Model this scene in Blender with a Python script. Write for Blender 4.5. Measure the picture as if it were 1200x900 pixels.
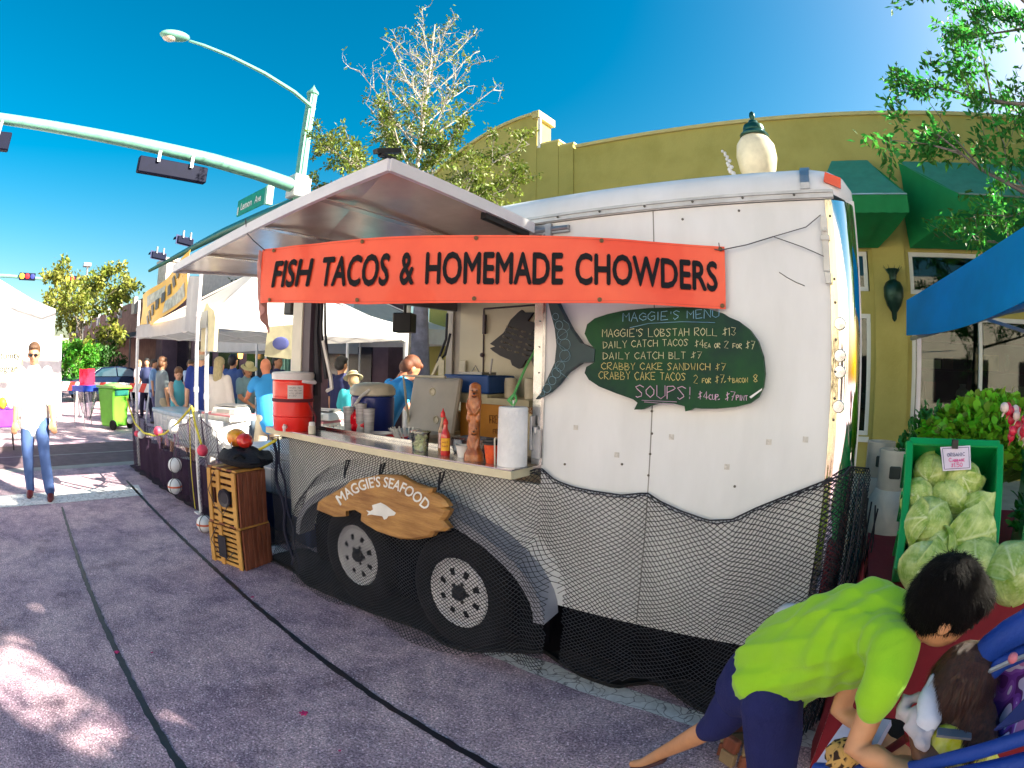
import bpy, bmesh, math, random
from math import sin, cos, pi, radians, sqrt, atan2
from mathutils import Vector, Matrix, noise
S = bpy.context.scene
for o in list(bpy.data.objects): bpy.data.objects.remove(o)
C = S.collection.objects
TS_ = bpy.data.scenes.new('work')
def evald(o):      # evaluate one object by itself, in a scratch scene
    C.unlink(o); TS_.collection.objects.link(o); 
    with bpy.context.temp_override(scene=TS_, view_layer=TS_.view_layers[0]): dg = bpy.context.evaluated_depsgraph_get()
    dg.update()
    me = bpy.data.meshes.new_from_object(o.evaluated_get(dg)); return me
R0 = random.Random(7)
# ------------------------------------------------------------ camera (wide action-camera lens)
CAM = Vector((1.893, -2.199, 1.57)); YAW, PITCH, ROLL = -0.6243, -0.0251, 0.0248
fw = Vector((sin(YAW)*cos(PITCH), cos(YAW)*cos(PITCH), sin(PITCH)))
rt0 = Vector((cos(YAW), -sin(YAW), 0)); up0 = rt0.cross(fw)
rt = rt0*cos(ROLL)+up0*sin(ROLL); up = -rt0*sin(ROLL)+up0*cos(ROLL)
cd = bpy.data.cameras.new('camera'); cam = bpy.data.objects.new('camera', cd); C.link(cam)
mw = Matrix((rt, up, -fw)).transposed().to_4x4(); mw.translation = CAM; cam.matrix_world = mw
cd.type = 'PANO'; cd.sensor_width = 36; cd.sensor_fit = 'HORIZONTAL'
for holder in (cd, getattr(cd, 'cycles', None)):
    try:
        holder.panorama_type = 'FISHEYE_EQUISOLID'; holder.fisheye_lens = 658.3/1200*36; holder.fisheye_fov = pi
    except Exception: pass
cd.clip_start = .05; cd.clip_end = 2000
S.camera = cam
# ------------------------------------------------------------ sky, sun, exposure
SUN_EL, SUN_AZ = radians(31), radians(58)      # azimuth from +Y towards +X
SD = Vector((sin(SUN_AZ)*cos(SUN_EL), cos(SUN_AZ)*cos(SUN_EL), sin(SUN_EL)))
W = bpy.data.worlds.new('World'); S.world = W; W.use_nodes = True
wn, wl = W.node_tree.nodes, W.node_tree.links
bg = wn['Background']; bg.inputs[1].default_value = .05
sk = wn.new('ShaderNodeTexSky'); sk.sky_type = 'NISHITA'; sk.sun_disc = False
sk.sun_elevation = SUN_EL; sk.sun_rotation = SUN_AZ; sk.air_density = 1.1; sk.dust_density = 2.2; sk.ozone_density = 1.2
hs = wn.new('ShaderNodeHueSaturation'); hs.inputs['Saturation'].default_value = 1.75; hs.inputs['Hue'].default_value = .481; hs.inputs['Value'].default_value = .76
gm_ = wn.new('ShaderNodeGamma'); gm_.inputs[1].default_value = 1.0
wl.new(sk.outputs[0], gm_.inputs[0]); wl.new(gm_.outputs[0], hs.inputs['Color']); wl.new(hs.outputs[0], bg.inputs[0])
sl = bpy.data.lights.new('sun', 'SUN'); sl.energy = 4.6; sl.angle = radians(.5); sl.color = (1, .91, .74)
so = bpy.data.objects.new('sun', sl); C.link(so); so.rotation_euler = SD.to_track_quat('Z', 'Y').to_euler(); so.location = (0, 0, 30)
S.view_settings.view_transform = 'Standard'; S.view_settings.look = 'None'; S.view_settings.gamma = 1
S.view_settings.exposure = 2.45
try:
    S.cycles.max_bounces = 8; S.cycles.transparent_max_bounces = 16
except Exception: pass
# ------------------------------------------------------------ layout helpers
def ray(u, v):       # direction of a point of the 1200x900 photograph
    x, y = u-600, 450-v; r = sqrt(x*x+y*y)+1e-9; th = 2*math.asin(r/658.3/2)
    return rt*(sin(th)*x/r)+up*(sin(th)*y/r)+fw*cos(th)
def at(u, v, ax, val):
    d = ray(u, v); i = 'xyz'.index(ax); return CAM+d*((val-CAM[i])/d[i])
def atd(u, v, t): return CAM+ray(u, v)*t
def gp(u, dist, v=430):
    d = ray(u, v); d.z = 0; d.normalize(); p = CAM+d*dist; return Vector((p.x, p.y, 0))
# ------------------------------------------------------------ object helpers
def thing(name, label, cat, loc=(0, 0, 0), rotz=0, group=None):
    o = bpy.data.objects.new(name, None); C.link(o); o.location = loc; o.rotation_euler = (0, 0, rotz)
    o.empty_display_size = .2; o['label'] = label; o['category'] = cat
    if group: o['group'] = group
    return o
def tag(o, label, cat, group=None):
    o['label'] = label; o['category'] = cat
    if group: o['group'] = group
    return o
def worldmat(o):
    m = Matrix.LocRotScale(o.location, o.rotation_euler, o.scale)
    return worldmat(o.parent) @ m if o.parent else m
class MB:
    def __init__(s): s.v = []; s.f = []
    def add(s, vs, fs):
        n = len(s.v); s.v += [Vector(v) for v in vs]; s.f += [tuple(i+n for i in f) for f in fs]; return s
    def box(s, a, b, rot=None, piv=None, taper=0):
        x0, y0, z0 = a; x1, y1, z1 = b
        vs = [Vector(p) for p in ((x0, y0, z0), (x1, y0, z0), (x1, y1, z0), (x0, y1, z0), (x0, y0, z1), (x1, y0, z1), (x1, y1, z1), (x0, y1, z1))]
        if taper:
            c = Vector(((x0+x1)/2, (y0+y1)/2, 0))
            for v in vs[:4]:
                v.x = c.x+(v.x-c.x)*(1-taper); v.y = c.y+(v.y-c.y)*(1-taper)
        if rot is not None:
            pv = Vector(piv) if piv is not None else (Vector(a)+Vector(b))/2
            vs = [pv+rot @ (v-pv) for v in vs]
        return s.add(vs, [(3, 2, 1, 0), (4, 5, 6, 7), (0, 1, 5, 4), (1, 2, 6, 5), (2, 3, 7, 6), (3, 0, 4, 7)])
    def cbox(s, c, d, rot=None):
        c = Vector(c); d = Vector(d)/2; return s.box(c-d, c+d, rot)
    def beam(s, a, b, w, h=None, ref=(0, 0, 1)):
        a = Vector(a); b = Vector(b); h = h or w; t = (b-a).normalized(); r = Vector(ref)
        if abs(t.dot(r)) > .98: r = Vector((1, 0, 0))
        n = t.cross(r).normalized(); m = n.cross(t)
        vs = [p+n*i*w/2+m*j*h/2 for p in (a, b) for i, j in ((-1, -1), (1, -1), (1, 1), (-1, 1))]
        return s.add(vs, [(3, 2, 1, 0), (4, 5, 6, 7), (0, 1, 5, 4), (1, 2, 6, 5), (2, 3, 7, 6), (3, 0, 4, 7)])
    def tube(s, pts, r, n=6, caps=True, ra=None):
        pts = [Vector(p) for p in pts]; m = len(pts)
        rs = list(r) if isinstance(r, (list, tuple)) else [r]*m
        t0 = (pts[1]-pts[0]).normalized(); ref = Vector((0, 0, 1)) if abs(t0.z) < .9 else Vector((1, 0, 0))
        nn = t0.cross(ref).normalized(); vs = []
        for i, p in enumerate(pts):
            t = (pts[min(i+1, m-1)]-pts[max(i-1, 0)]).normalized()
            nn = (nn-t*nn.dot(t))
            nn = nn.normalized() if nn.length > 1e-6 else t.orthogonal().normalized()
            b = t.cross(nn)
            for k in range(n):
                a = 2*pi*k/n; vs.append(p+(nn*cos(a)+b*sin(a))*rs[i])
        fs = [(i*n+k, i*n+(k+1) % n, (i+1)*n+(k+1) % n, (i+1)*n+k) for i in range(m-1) for k in range(n)]
        if caps: fs += [tuple(range(n-1, -1, -1)), tuple(range((m-1)*n, m*n))]
        return s.add(vs, fs)
    def lathe(s, prof, c=(0, 0, 0), n=20, axis='z', rot=None, sx=1, sy=1):
        c = Vector(c); vs = []
        for r, z in prof:
            for k in range(n):
                a = 2*pi*k/n; p = Vector((r*cos(a)*sx, r*sin(a)*sy, z))
                if axis == 'y': p = Vector((p.x, z, -p.y) if 0 else (r*cos(a)*sx, z, r*sin(a)*sy))
                elif axis == 'x': p = Vector((z, r*cos(a)*sx, r*sin(a)*sy))
                if rot is not None: p = rot @ p
                vs.append(c+p)
        m = len(prof)
        fs = [(i*n+k, i*n+(k+1) % n, (i+1)*n+(k+1) % n, (i+1)*n+k) for i in range(m-1) for k in range(n)]
        fs += [tuple(range(n-1, -1, -1)), tuple(range((m-1)*n, m*n))]
        return s.add(vs, fs)
    def ball(s, c, r, n=12, m=8, rot=None):
        r = r if isinstance(r, (tuple, list, Vector)) else (r, r, r); c = Vector(c)
        vs = [Vector((0, 0, -r[2]))]
        for j in range(1, m):
            t = -pi/2+pi*j/m
            for k in range(n):
                a = 2*pi*k/n; vs.append(Vector((r[0]*cos(t)*cos(a), r[1]*cos(t)*sin(a), r[2]*sin(t))))
        vs.append(Vector((0, 0, r[2])))
        if rot is not None: vs = [rot @ v for v in vs]
        fs = [(0, 1+(k+1) % n, 1+k) for k in range(n)]
        fs += [(1+j*n+k, 1+j*n+(k+1) % n, 1+(j+1)*n+(k+1) % n, 1+(j+1)*n+k) for j in range(m-2) for k in range(n)]
        L = len(vs)-1; b = 1+(m-2)*n; fs += [(b+k, b+(k+1) % n, L) for k in range(n)]
        return s.add([c+v for v in vs], fs)
    def prism(s, out, d0, d1, f):       # out: 2-D outline, f(a, b, depth) -> point
        n = len(out); vs = [f(a, b, d0) for a, b in out]+[f(a, b, d1) for a, b in out]
        return s.add(vs, [tuple(range(n-1, -1, -1)), tuple(range(n, 2*n))]+[(i, (i+1) % n, n+(i+1) % n, n+i) for i in range(n)])
    def grid(s, nu, nv, f):
        vs = [f(i/nu, j/nv) for j in range(nv+1) for i in range(nu+1)]
        return s.add(vs, [(j*(nu+1)+i, j*(nu+1)+i+1, (j+1)*(nu+1)+i+1, (j+1)*(nu+1)+i) for j in range(nv) for i in range(nu)])
    def build(s, name, m, parent=None, smooth=False, world=False, bevel=0, label=None, kind=None, solid=0, angle=40):
        me = bpy.data.meshes.new(name)
        vs = s.v
        if world and parent is not None:
            inv = worldmat(parent).inverted(); vs = [inv @ v for v in vs]
        me.from_pydata([tuple(v) for v in vs], [], s.f)
        for mm in (m if isinstance(m, (list, tuple)) else [m]): me.materials.append(mm)
        if not s.f and s.v: pass
        bm = bmesh.new(); bm.from_mesh(me)
        if solid: 
            bmesh.ops.solidify(bm, geom=bm.faces[:], thickness=solid)
        bmesh.ops.recalc_face_normals(bm, faces=bm.faces[:])
        if bevel:
            es = [e for e in bm.edges if len(e.link_faces) == 2 and e.calc_face_angle(0) > .6]
            bmesh.ops.bevel(bm, geom=es, offset=bevel, segments=1, affect='EDGES', clamp_overlap=True)
        bm.to_mesh(me); bm.free()
        if smooth:
            for p in me.polygons: p.use_smooth = True
            try: me.set_sharp_from_angle(angle=radians(angle))
            except Exception: pass
        o = bpy.data.objects.new(name, me); C.link(o)
        if parent is not None: o.parent = parent
        if label: o['label'] = label
        if kind: o['kind'] = kind
        return o
def struct(o): o['kind'] = 'structure'; return o
def dup(root, loc=None, rotz=None, label=None):
    r = root.copy(); C.link(r)
    if loc is not None: r.location = loc
    if rotz is not None: r.rotation_euler = (0, 0, rotz)
    if label: r['label'] = label
    def rec(a, b):
        for ch in list(a.children):
            c = ch.copy(); C.link(c); c.parent = b; rec(ch, c)
    rec(root, r); return r
def RZ(a): return Matrix.Rotation(a, 3, 'Z')
def RX(a): return Matrix.Rotation(a, 3, 'X')
def RY(a): return Matrix.Rotation(a, 3, 'Y')
# ------------------------------------------------------------ materials
def lin(c):
    return tuple((x/12.92 if x <= .04045 else ((x+.055)/1.055)**2.4) for x in c)
def mat(name, col, rough=.6, metal=0, var=.12, scale=6, bump=0, bscale=60, col2=None, coat=0, spec=.5, trans=0, emis=0, stretch=None, island=0, sheen=0, low=.35, high=.65):
    m = bpy.data.materials.new(name); m.use_nodes = True; n, l = m.node_tree.nodes, m.node_tree.links
    b = n['Principled BSDF']; b.inputs['Roughness'].default_value = rough; b.inputs['Metallic'].default_value = metal
    b.inputs['Specular IOR Level'].default_value = spec; b.inputs['Coat Weight'].default_value = coat
    if sheen: b.inputs['Sheen Weight'].default_value = sheen
    tc = n.new('ShaderNodeTexCoord'); src = tc.outputs['Object']
    if stretch:
        mp = n.new('ShaderNodeMapping'); mp.inputs['Scale'].default_value = stretch; l.new(src, mp.inputs[0]); src = mp.outputs[0]
    nz = n.new('ShaderNodeTexNoise'); nz.inputs['Scale'].default_value = scale; nz.inputs['Detail'].default_value = 6; nz.inputs['Roughness'].default_value = .6
    l.new(src, nz.inputs['Vector'])
    cr = n.new('ShaderNodeValToRGB'); e = cr.color_ramp.elements; e[0].position = low; e[1].position = high
    c2 = col2 or tuple(min(1, x*(1+var)) for x in col); c1 = col if col2 else tuple(x*(1-var) for x in col)
    e[0].color = (*c1, 1); e[1].color = (*c2, 1); l.new(nz.outputs['Fac'], cr.inputs[0]); out = cr.outputs[0]
    if island:
        g = n.new('ShaderNodeNewGeometry'); hsv = n.new('ShaderNodeHueSaturation')
        mr = n.new('ShaderNodeMapRange'); mr.inputs[3].default_value = 1-island; mr.inputs[4].default_value = 1+island
        l.new(g.outputs['Random Per Island'], mr.inputs[0]); l.new(mr.outputs[0], hsv.inputs['Value'])
        mh = n.new('ShaderNodeMapRange'); mh.inputs[3].default_value = .5-.05*island; mh.inputs[4].default_value = .5+.05*island
        l.new(g.outputs['Random Per Island'], mh.inputs[0]); l.new(mh.outputs[0], hsv.inputs['Hue'])
        l.new(out, hsv.inputs['Color']); out = hsv.outputs[0]
    l.new(out, b.inputs['Base Color'])
    if bump:
        n2 = n.new('ShaderNodeTexNoise'); n2.inputs['Scale'].default_value = bscale; n2.inputs['Detail'].default_value = 4; l.new(src, n2.inputs['Vector'])
        bp = n.new('ShaderNodeBump'); bp.inputs['Strength'].default_value = bump; bp.inputs['Distance'].default_value = .01
        l.new(n2.outputs['Fac'], bp.inputs['Height']); l.new(bp.outputs[0], b.inputs['Normal'])
    if trans:
        t = n.new('ShaderNodeBsdfTranslucent'); l.new(out, t.inputs[0]); mx = n.new('ShaderNodeMixShader'); mx.inputs[0].default_value = trans
        l.new(b.outputs[0], mx.inputs[1]); l.new(t.outputs[0], mx.inputs[2]); l.new(mx.outputs[0], n['Material Output'].inputs[0])
    if emis:
        b.inputs['Emission Color'].default_value = (*col, 1); b.inputs['Emission Strength'].default_value = emis
    return m
def glass(name, tint=(.9, .95, .95), mixf=.7, rough=.02):
    m = bpy.data.materials.new(name); m.use_nodes = True; n, l = m.node_tree.nodes, m.node_tree.links
    g = n.new('ShaderNodeBsdfGlossy'); g.inputs['Roughness'].default_value = rough
    t = n.new('ShaderNodeBsdfTransparent'); t.inputs[0].default_value = (*tint, 1)
    fr = n.new('ShaderNodeFresnel'); fr.inputs[0].default_value = 1.5
    ad = n.new('ShaderNodeMath'); ad.operation = 'ADD'; ad.inputs[1].default_value = 1-mixf; ad.use_clamp = True; l.new(fr.outputs[0], ad.inputs[0])
    mx = n.new('ShaderNodeMixShader'); l.new(ad.outputs[0], mx.inputs[0]); l.new(t.outputs[0], mx.inputs[1]); l.new(g.outputs[0], mx.inputs[2])
    l.new(mx.outputs[0], n['Material Output'].inputs[0]); return m
MT = {}
def M(key, *a, **k):
    if key not in MT: MT[key] = mat(key, *a, **k)
    return MT[key]
white_paint = mat('trailer_white', (.64, .665, .665), .38, var=.06, scale=2.2, coat=.15, bump=.4, bscale=2.4, col2=(.74, .765, .775), stretch=(1.6, 1, .5), low=.3, high=.6)
alu = mat('aluminium', (.62, .62, .62), .25, 1, var=.1, scale=12, bump=.05, bscale=30)
alu_dull = mat('aluminium_dull', (.42, .43, .45), .45, .9, var=.15, scale=9)
chrome = mat('chrome', (.8, .8, .8), .07, 1, var=.02)
black = mat('black_plastic', (.006, .006, .008), .5, var=.3)
steel = mat('steel', (.45, .46, .48), .3, .9, var=.1)
white_m = mat('white_metal', (.75, .75, .76), .4, var=.05)
# asphalt ------------------------------------------------------------------
def asphalt():
    m = bpy.data.materials.new('asphalt'); m.use_nodes = True; n, l = m.node_tree.nodes, m.node_tree.links
    b = n['Principled BSDF']; b.inputs['Roughness'].default_value = .85; tc = n.new('ShaderNodeTexCoord')
    def nz(s, d=5, r=.6):
        x = n.new('ShaderNodeTexNoise'); x.inputs['Scale'].default_value = s; x.inputs['Detail'].default_value = d; x.inputs['Roughness'].default_value = r
        l.new(tc.outputs['Object'], x.inputs['Vector']); return x
    def ramp(src, a, ca, bb, cb):
        r = n.new('ShaderNodeValToRGB'); e = r.color_ramp.elements; e[0].position = a; e[0].color = (*ca, 1); e[1].position = bb; e[1].color = (*cb, 1); l.new(src, r.inputs[0]); return r
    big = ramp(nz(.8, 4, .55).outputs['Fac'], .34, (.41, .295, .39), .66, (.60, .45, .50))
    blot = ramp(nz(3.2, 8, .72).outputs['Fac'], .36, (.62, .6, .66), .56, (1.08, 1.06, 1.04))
    stn = ramp(nz(1.9, 2, .5).outputs['Fac'], .27, (.62, .58, .6), .40, (1, 1, 1))
    fine = ramp(nz(85, 3, .7).outputs['Fac'], .32, (.22, .22, .24), .7, (1.7, 1.68, 1.66))
    mid = ramp(nz(14, 6, .75).outputs['Fac'], .32, (.66, .66, .68), .55, (1.05, 1.03, 1.0))
    vo = n.new('ShaderNodeTexVoronoi'); vo.inputs['Scale'].default_value = 150; l.new(tc.outputs['Object'], vo.inputs['Vector'])
    wn_ = n.new('ShaderNodeTexWhiteNoise'); l.new(vo.outputs['Color'], wn_.inputs['Vector'])
    spk = ramp(wn_.outputs['Value'], .90, (0, 0, 0), .97, (.42, .38, .40))
    def mix(a, bb, t):
        x = n.new('ShaderNodeMixRGB'); x.blend_type = t; x.inputs[0].default_value = 1; l.new(a, x.inputs[1]); l.new(bb, x.inputs[2]); return x.outputs[0]
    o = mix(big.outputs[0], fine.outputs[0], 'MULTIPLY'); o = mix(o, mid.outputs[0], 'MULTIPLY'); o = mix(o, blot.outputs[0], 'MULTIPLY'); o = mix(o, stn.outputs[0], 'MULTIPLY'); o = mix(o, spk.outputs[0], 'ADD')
    l.new(o, b.inputs['Base Color'])
    bp = n.new('ShaderNodeBump'); bp.inputs['Strength'].default_value = .7; bp.inputs['Distance'].default_value = .006
    l.new(nz(110, 3).outputs['Fac'], bp.inputs['Height']); l.new(bp.outputs[0], b.inputs['Normal']); return m
def paintmat():
    m = mat('road_paint', (.72, .72, .72), .75, var=.15, scale=12, bump=.3, bscale=90); n, l = m.node_tree.nodes, m.node_tree.links
    tc = n.new('ShaderNodeTexCoord'); vo = n.new('ShaderNodeTexVoronoi'); vo.feature = 'DISTANCE_TO_EDGE'; vo.inputs['Scale'].default_value = 13
    nz = n.new('ShaderNodeTexNoise'); nz.inputs['Scale'].default_value = 6; ad = n.new('ShaderNodeVectorMath'); ad.operation = 'MULTIPLY_ADD'
    l.new(tc.outputs['Object'], nz.inputs['Vector']); l.new(nz.outputs['Color'], ad.inputs[0]); ad.inputs[1].default_value = (.25, .25, .25); l.new(tc.outputs['Object'], ad.inputs[2]); l.new(ad.outputs[0], vo.inputs['Vector'])
    r = n.new('ShaderNodeValToRGB'); r.color_ramp.elements[0].position = .01; r.color_ramp.elements[0].color = (.35, .34, .35, 1); r.color_ramp.elements[1].position = .05; r.color_ramp.elements[1].color = (1, 1, 1, 1)
    l.new(vo.outputs['Distance'], r.inputs[0]); mx = n.new('ShaderNodeMixRGB'); mx.blend_type = 'MULTIPLY'; mx.inputs[0].default_value = 1
    b = n['Principled BSDF']; src = b.inputs['Base Color'].links[0].from_socket; l.new(src, mx.inputs[1]); l.new(r.outputs[0], mx.inputs[2]); l.new(mx.outputs[0], b.inputs['Base Color']); return m
# ------------------------------------------------------------ text helpers
def text_mesh(body, shear=0, bold=0.0):
    c = bpy.data.curves.new('t', 'FONT'); c.body = body; c.size = 1; c.shear = shear; c.resolution_u = 3
    o = bpy.data.objects.new('t', c); C.link(o); me = evald(o); vs = [Vector(v.co) for v in me.vertices]; fs = [tuple(p.vertices) for p in me.polygons]
    bpy.data.objects.remove(o); bpy.data.curves.remove(c); bpy.data.meshes.remove(me)
    B = bold; n0 = len(vs); sh_ = [(0, 0)]+([(B, 0), (-B, 0), (0, B), (0, -B)] if B else [])
    fs = [tuple(i+k*n0 for i in f) for k in range(len(sh_)) for f in fs]; vs = [Vector((v.x+dx, v.y+dy, k)) for k, (dx, dy) in enumerate(sh_) for v in vs]
    x0 = min(v.x for v in vs); x1 = max(v.x for v in vs); y0 = min(v.y for v in vs); y1 = max(v.y for v in vs)
    return [((v.x-x0)/(x1-x0), (v.y-y0)/(y1-y0), v.z*.0004) for v in vs], fs
STK = {'A': '00 26 40;12 32', 'B': '00 06 35 34 03 42 30 00', 'C': '45 26 04 02 20 41', 'D': '00 06 35 43 31 00', 'E': '46 06 00 40;03 33', 'F': '46 06 00;03 33', 'G': '45 26 04 02 20 41 43 23', 'H': '00 06;40 46;03 43', 'I': '20 26', 'K': '00 06;46 03 40', 'L': '06 00 40', 'M': '00 06 23 46 40', 'N': '00 06 40 46', 'O': '20 02 04 26 44 42 20', 'P': '00 06 36 45 34 03', 'R': '00 06 36 45 34 03 40', 'S': '45 26 05 14 32 31 10 01', 'T': '06 46;26 20', 'U': '06 01 20 41 46', 'V': '06 20 46', 'W': '06 10 23 30 46', 'Y': '06 23 46;23 20', 'Z': '06 46 00 40', '1': '20 26 15', '2': '05 26 45 00 40', '3': '06 46 23 42 20 01', '4': '30 36 02 42', '5': '46 06 04 43 41 00', '6': '46 03 01 20 42 24 02', '7': '06 46 10;13 33', '8': '23 05 26 45 23 01 20 41 23', '9': '43 04 26 45 20', '0': '20 02 04 26 44 42 20', '$': '45 14 32 01;26 20', "'": '26 24', '!': '26 22;21 20', ',': '21 00', '+': '21 25;03 43', '/': '00 46', '-': '03 43', '.': '20 21', '&': '40 05 26 35 01 10 42', ':': '21 22;24 25'}
def strokes(body):
    out = []; x = 0
    for ch in body:
        if ch == ' ': x += .55; continue
        s = .82
        g = ch.upper(); k = .62 if ch.islower() else 1
        for pl in STK.get(g, '').split(';'):
            nr = -.2 if g in "I'!.,1:" else 0
            if pl: out.append([(x+(int(a[0])/4*.62+nr)*k, int(a[1])/6*k) for a in pl.split()])
        x += (.36 if g in "I'!.,1:" else s)*k if g != "I" else .45*k
    return [[(a/x, b) for a, b in pl] for pl in out]
def scribble(mb, body, f, r, jit=.03, rnd=R0):
    for pl in strokes(body):
        pts = []
        for i, (a, b) in enumerate(pl):
            a += rnd.uniform(-jit, jit)*.5/len(body); b += rnd.uniform(-jit, jit); pts.append(f(a, b))
        if len(pts) > 1: mb.tube(pts, r, 3, caps=False)
# ============================================================ SETTING: ground
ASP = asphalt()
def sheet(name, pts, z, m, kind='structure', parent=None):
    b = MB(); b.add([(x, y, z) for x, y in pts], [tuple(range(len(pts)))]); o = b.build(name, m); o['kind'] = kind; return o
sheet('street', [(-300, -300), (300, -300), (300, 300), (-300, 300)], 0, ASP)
band_m = mat('red_pavers', (.13, .085, .1), .85, var=.25, scale=5, bump=.3, bscale=50)
concrete = mat('concrete', (.34, .33, .31), .85, var=.12, scale=3, bump=.25, bscale=45)
RP = paintmat()
sheet('crossing_band', [(-9.7, -12), (-7.1, -12), (-7.3, 3), (-9.7, 3)], .004, band_m)
sheet('crossing_edge', [(-7.1, -12), (-6.85, -12), (-7.0, 3), (-7.3, 3)], .004, concrete)
sheet('crossing_edge', [(-8.35, -12), (-8.28, -12), (-8.33, 3), (-8.4, 3)], .008, concrete)
sheet('stop_line', [(-5.36, -9), (-4.74, -9), (-4.8, -.35), (-5.42, -.25)], .004, RP)
def wavy_strip(name, pts, w, z, m, seed, step=.05):
    rnd = random.Random(seed); out = []; P = [Vector((*p, 0)) for p in pts]; L = []; n = 0
    for i in range(len(P)-1):
        k = max(2, int((P[i+1]-P[i]).length/step))
        L += [P[i].lerp(P[i+1], j/k) for j in range(k)]
    L.append(P[-1]); vs = []
    for i, p in enumerate(L):
        t = (L[min(i+1, len(L)-1)]-L[max(i-1, 0)]).normalized(); nn = Vector((-t.y, t.x, 0)); ww = w(i/len(L)) if callable(w) else w
        vs += [p+nn*ww*(.5+rnd.uniform(-.14, .14)), p-nn*ww*(.5+rnd.uniform(-.14, .14))]
    for v in vs: v.z = z
    b = MB(); b.add(vs, [(2*i, 2*i+1, 2*i+3, 2*i+2) for i in range(len(L)-1)]); o = b.build(name, m); o['kind'] = 'structure'; return o
tar = mat('tar_seal', (.014, .012, .02), .5, var=.3, scale=20, bump=.2, bscale=40)
wavy_strip('tar_seam', [(3, -2.1), (.05, -1.78), (-1, -1.72), (-2.26, -1.65), (-4.6, -1.5)], lambda t: .05-.022*t, .004, tar, 1)
wavy_strip('tar_seam', [(3, -.95), (.83, -.78), (-.21, -.71), (-2.09, -.57), (-5.75, -.34)], lambda t: .036, .004, tar, 2)
wavy_strip('edge_line', [(4, -.02), (1.4, 0), (.3, .07), (-3.5, .12)], .13, .004, RP, 3, .12)
for i, (u, v, s) in enumerate([(137, 765, .014), (356, 837, .017), (178, 765, .006), (296, 700, .010), (398, 880, .006)]):
    p = at(u, v, 'z', 0); b = MB(); rr = random.Random(i)
    for k in range(5): b.ball((s*.6*cos(k*1.3), s*.6*sin(k*1.3), s*.45), (s*.8, s*.5, s*.25), 7, 4, RZ(k*1.3) @ RX(.5))
    o = b.build('petal', M('pink_petal', (.6, .02, .16), .6), smooth=True); o.location = p
    tag(o, ['pink blossom lying on the left tar seam', 'largest pink blossom on the asphalt right of the seams', 'small pink petal just right of the left tar seam', 'pink petal near the lower wooden trap', 'small pink petal on asphalt at the lower middle'][i], 'petal', 'pink petals fallen on the street')
# kerbs and pavements beyond
b = MB(); b.box((-6.5, 2.9, -.1), (14, 3.05, .12)); struct(b.build('kerb', concrete))
b = MB(); b.box((-6.5, 3.052, -.1), (14, 8, .116)); struct(b.build('sidewalk', concrete))
# ============================================================ TRAILER
TR = thing('food_trailer', 'white food vending trailer with raised serving hatch and net draped along its lower side', 'food trailer', (0, .95, 0))
XL, XO, XR, YB, ZB, ZT = -1.72, .47, 1.79, 1.9, .44, 2.27
def tp(name, mb, m, **k): return mb.build(name, m, k.pop('parent', TR), world=True, **k)
b = MB(); b.prism([(XO+.02, ZB), (1.03, ZB), (1.03, ZT), (XO+.02, ZT)], 0, .03, lambda a, c, d: (a, d, c)); tp('side_panel', b, white_paint)
b = MB(); b.prism([(1.036, ZB), (XR, ZB), (XR, ZT), (1.036, ZT)], 0, .03, lambda a, c, d: (a, d, c)); tp('side_panel', b, white_paint)
arch = [(XL, ZB)]+[(-.38-1.0, ZB)]+[(-.38+1.0*cos(a), ZB+.36*sin(a)) for a in [pi-pi*i/14 for i in range(1, 14)]]+[(.6, ZB), (XO+.016, ZB), (XO+.016, 1.03), (XL, 1.03)]
arch = [p for p in arch if p[0] <= XO+.016]
b = MB(); b.prism([(XL, .8), (XO+.016, .8), (XO+.016, 1.03), (XL, 1.03)], 0, .03, lambda a, c, d: (a, d, c))
b.prism([(XL, ZB), (-1.4, ZB), (-1.4, .798), (XL, .798)], 0, .03, lambda a, c, d: (a, d, c)); tp('side_panel', b, white_paint)
for xa, xb in ((-1.398, -.75), (-.1, XO+.016)):
    b = MB(); k = 8; b.prism([(xa+(xb-xa)*i/k, min(.797, .38+.5*sqrt(max(0, 1-((xa+(xb-xa)*i/k+.42)/1.04)**2)))) for i in range(k+1)]+[(xb, .798), (xa, .798)], .001, .031, lambda a, c, d: (a, d, c)); tp('arch_panel', b, white_paint)
# header over opening, strip above to the rail
b = MB(); b.box((XL, .0, 2.225), (XO+.016, .05, ZT)); tp('header', b, alu_dull)
# rails and roof
rp = [(XL-.02, 2.27), (XR+.03, 2.27), (XR+.03, 2.275)]
b = MB(); b.box((XL-.02, -.012, 2.272), (XR+.035, .02, 2.312)); b.box((XL-.02, -.02, 2.276), (XR+.035, -.012, 2.284)); b.box((XL-.02, -.018, 2.298), (XR+.035, -.012, 2.307)); tp('roof_rail', b, alu_dull)
rprof = [(0, 2.314), (0, 2.34), (.012, 2.375), (.035, 2.405), (.07, 2.428), (.12, 2.442), (.3, 2.456), (.95, 2.475)]
rprof2 = rprof+[(1.9-y, z) for y, z in rprof[::-1][1:]]
b = MB(); n = len(rprof2)
ends = [(XL-.02, 0), (XR-.06, 0), (XR+.02, .02), (XR+.08, .07), (XR+.115, .16)]
vs = [(x, .0+min(d, .95) + (y)*(1-2*d/1.9) if 1 else y, z-(.0 if d == 0 else d*.35)) for x, d in ends for y, z in rprof2]
b.add(vs, [(i*n+k, i*n+k+1, (i+1)*n+k+1, (i+1)*n+k) for i in range(len(ends)-1) for k in range(n-1)]+[tuple(range(n))]); tp('roof', b, white_paint, smooth=True, angle=50)
b = MB(); b.add([(x, y-.004 if y < .95 else y+.004, z+.005) for x in (XR-.1, XR-.06) for y, z in rprof2], [(k, k+1, n+k+1, n+k) for k in range(n-1)]); tp('roof_seam', b, alu_dull, solid=.004)
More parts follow.
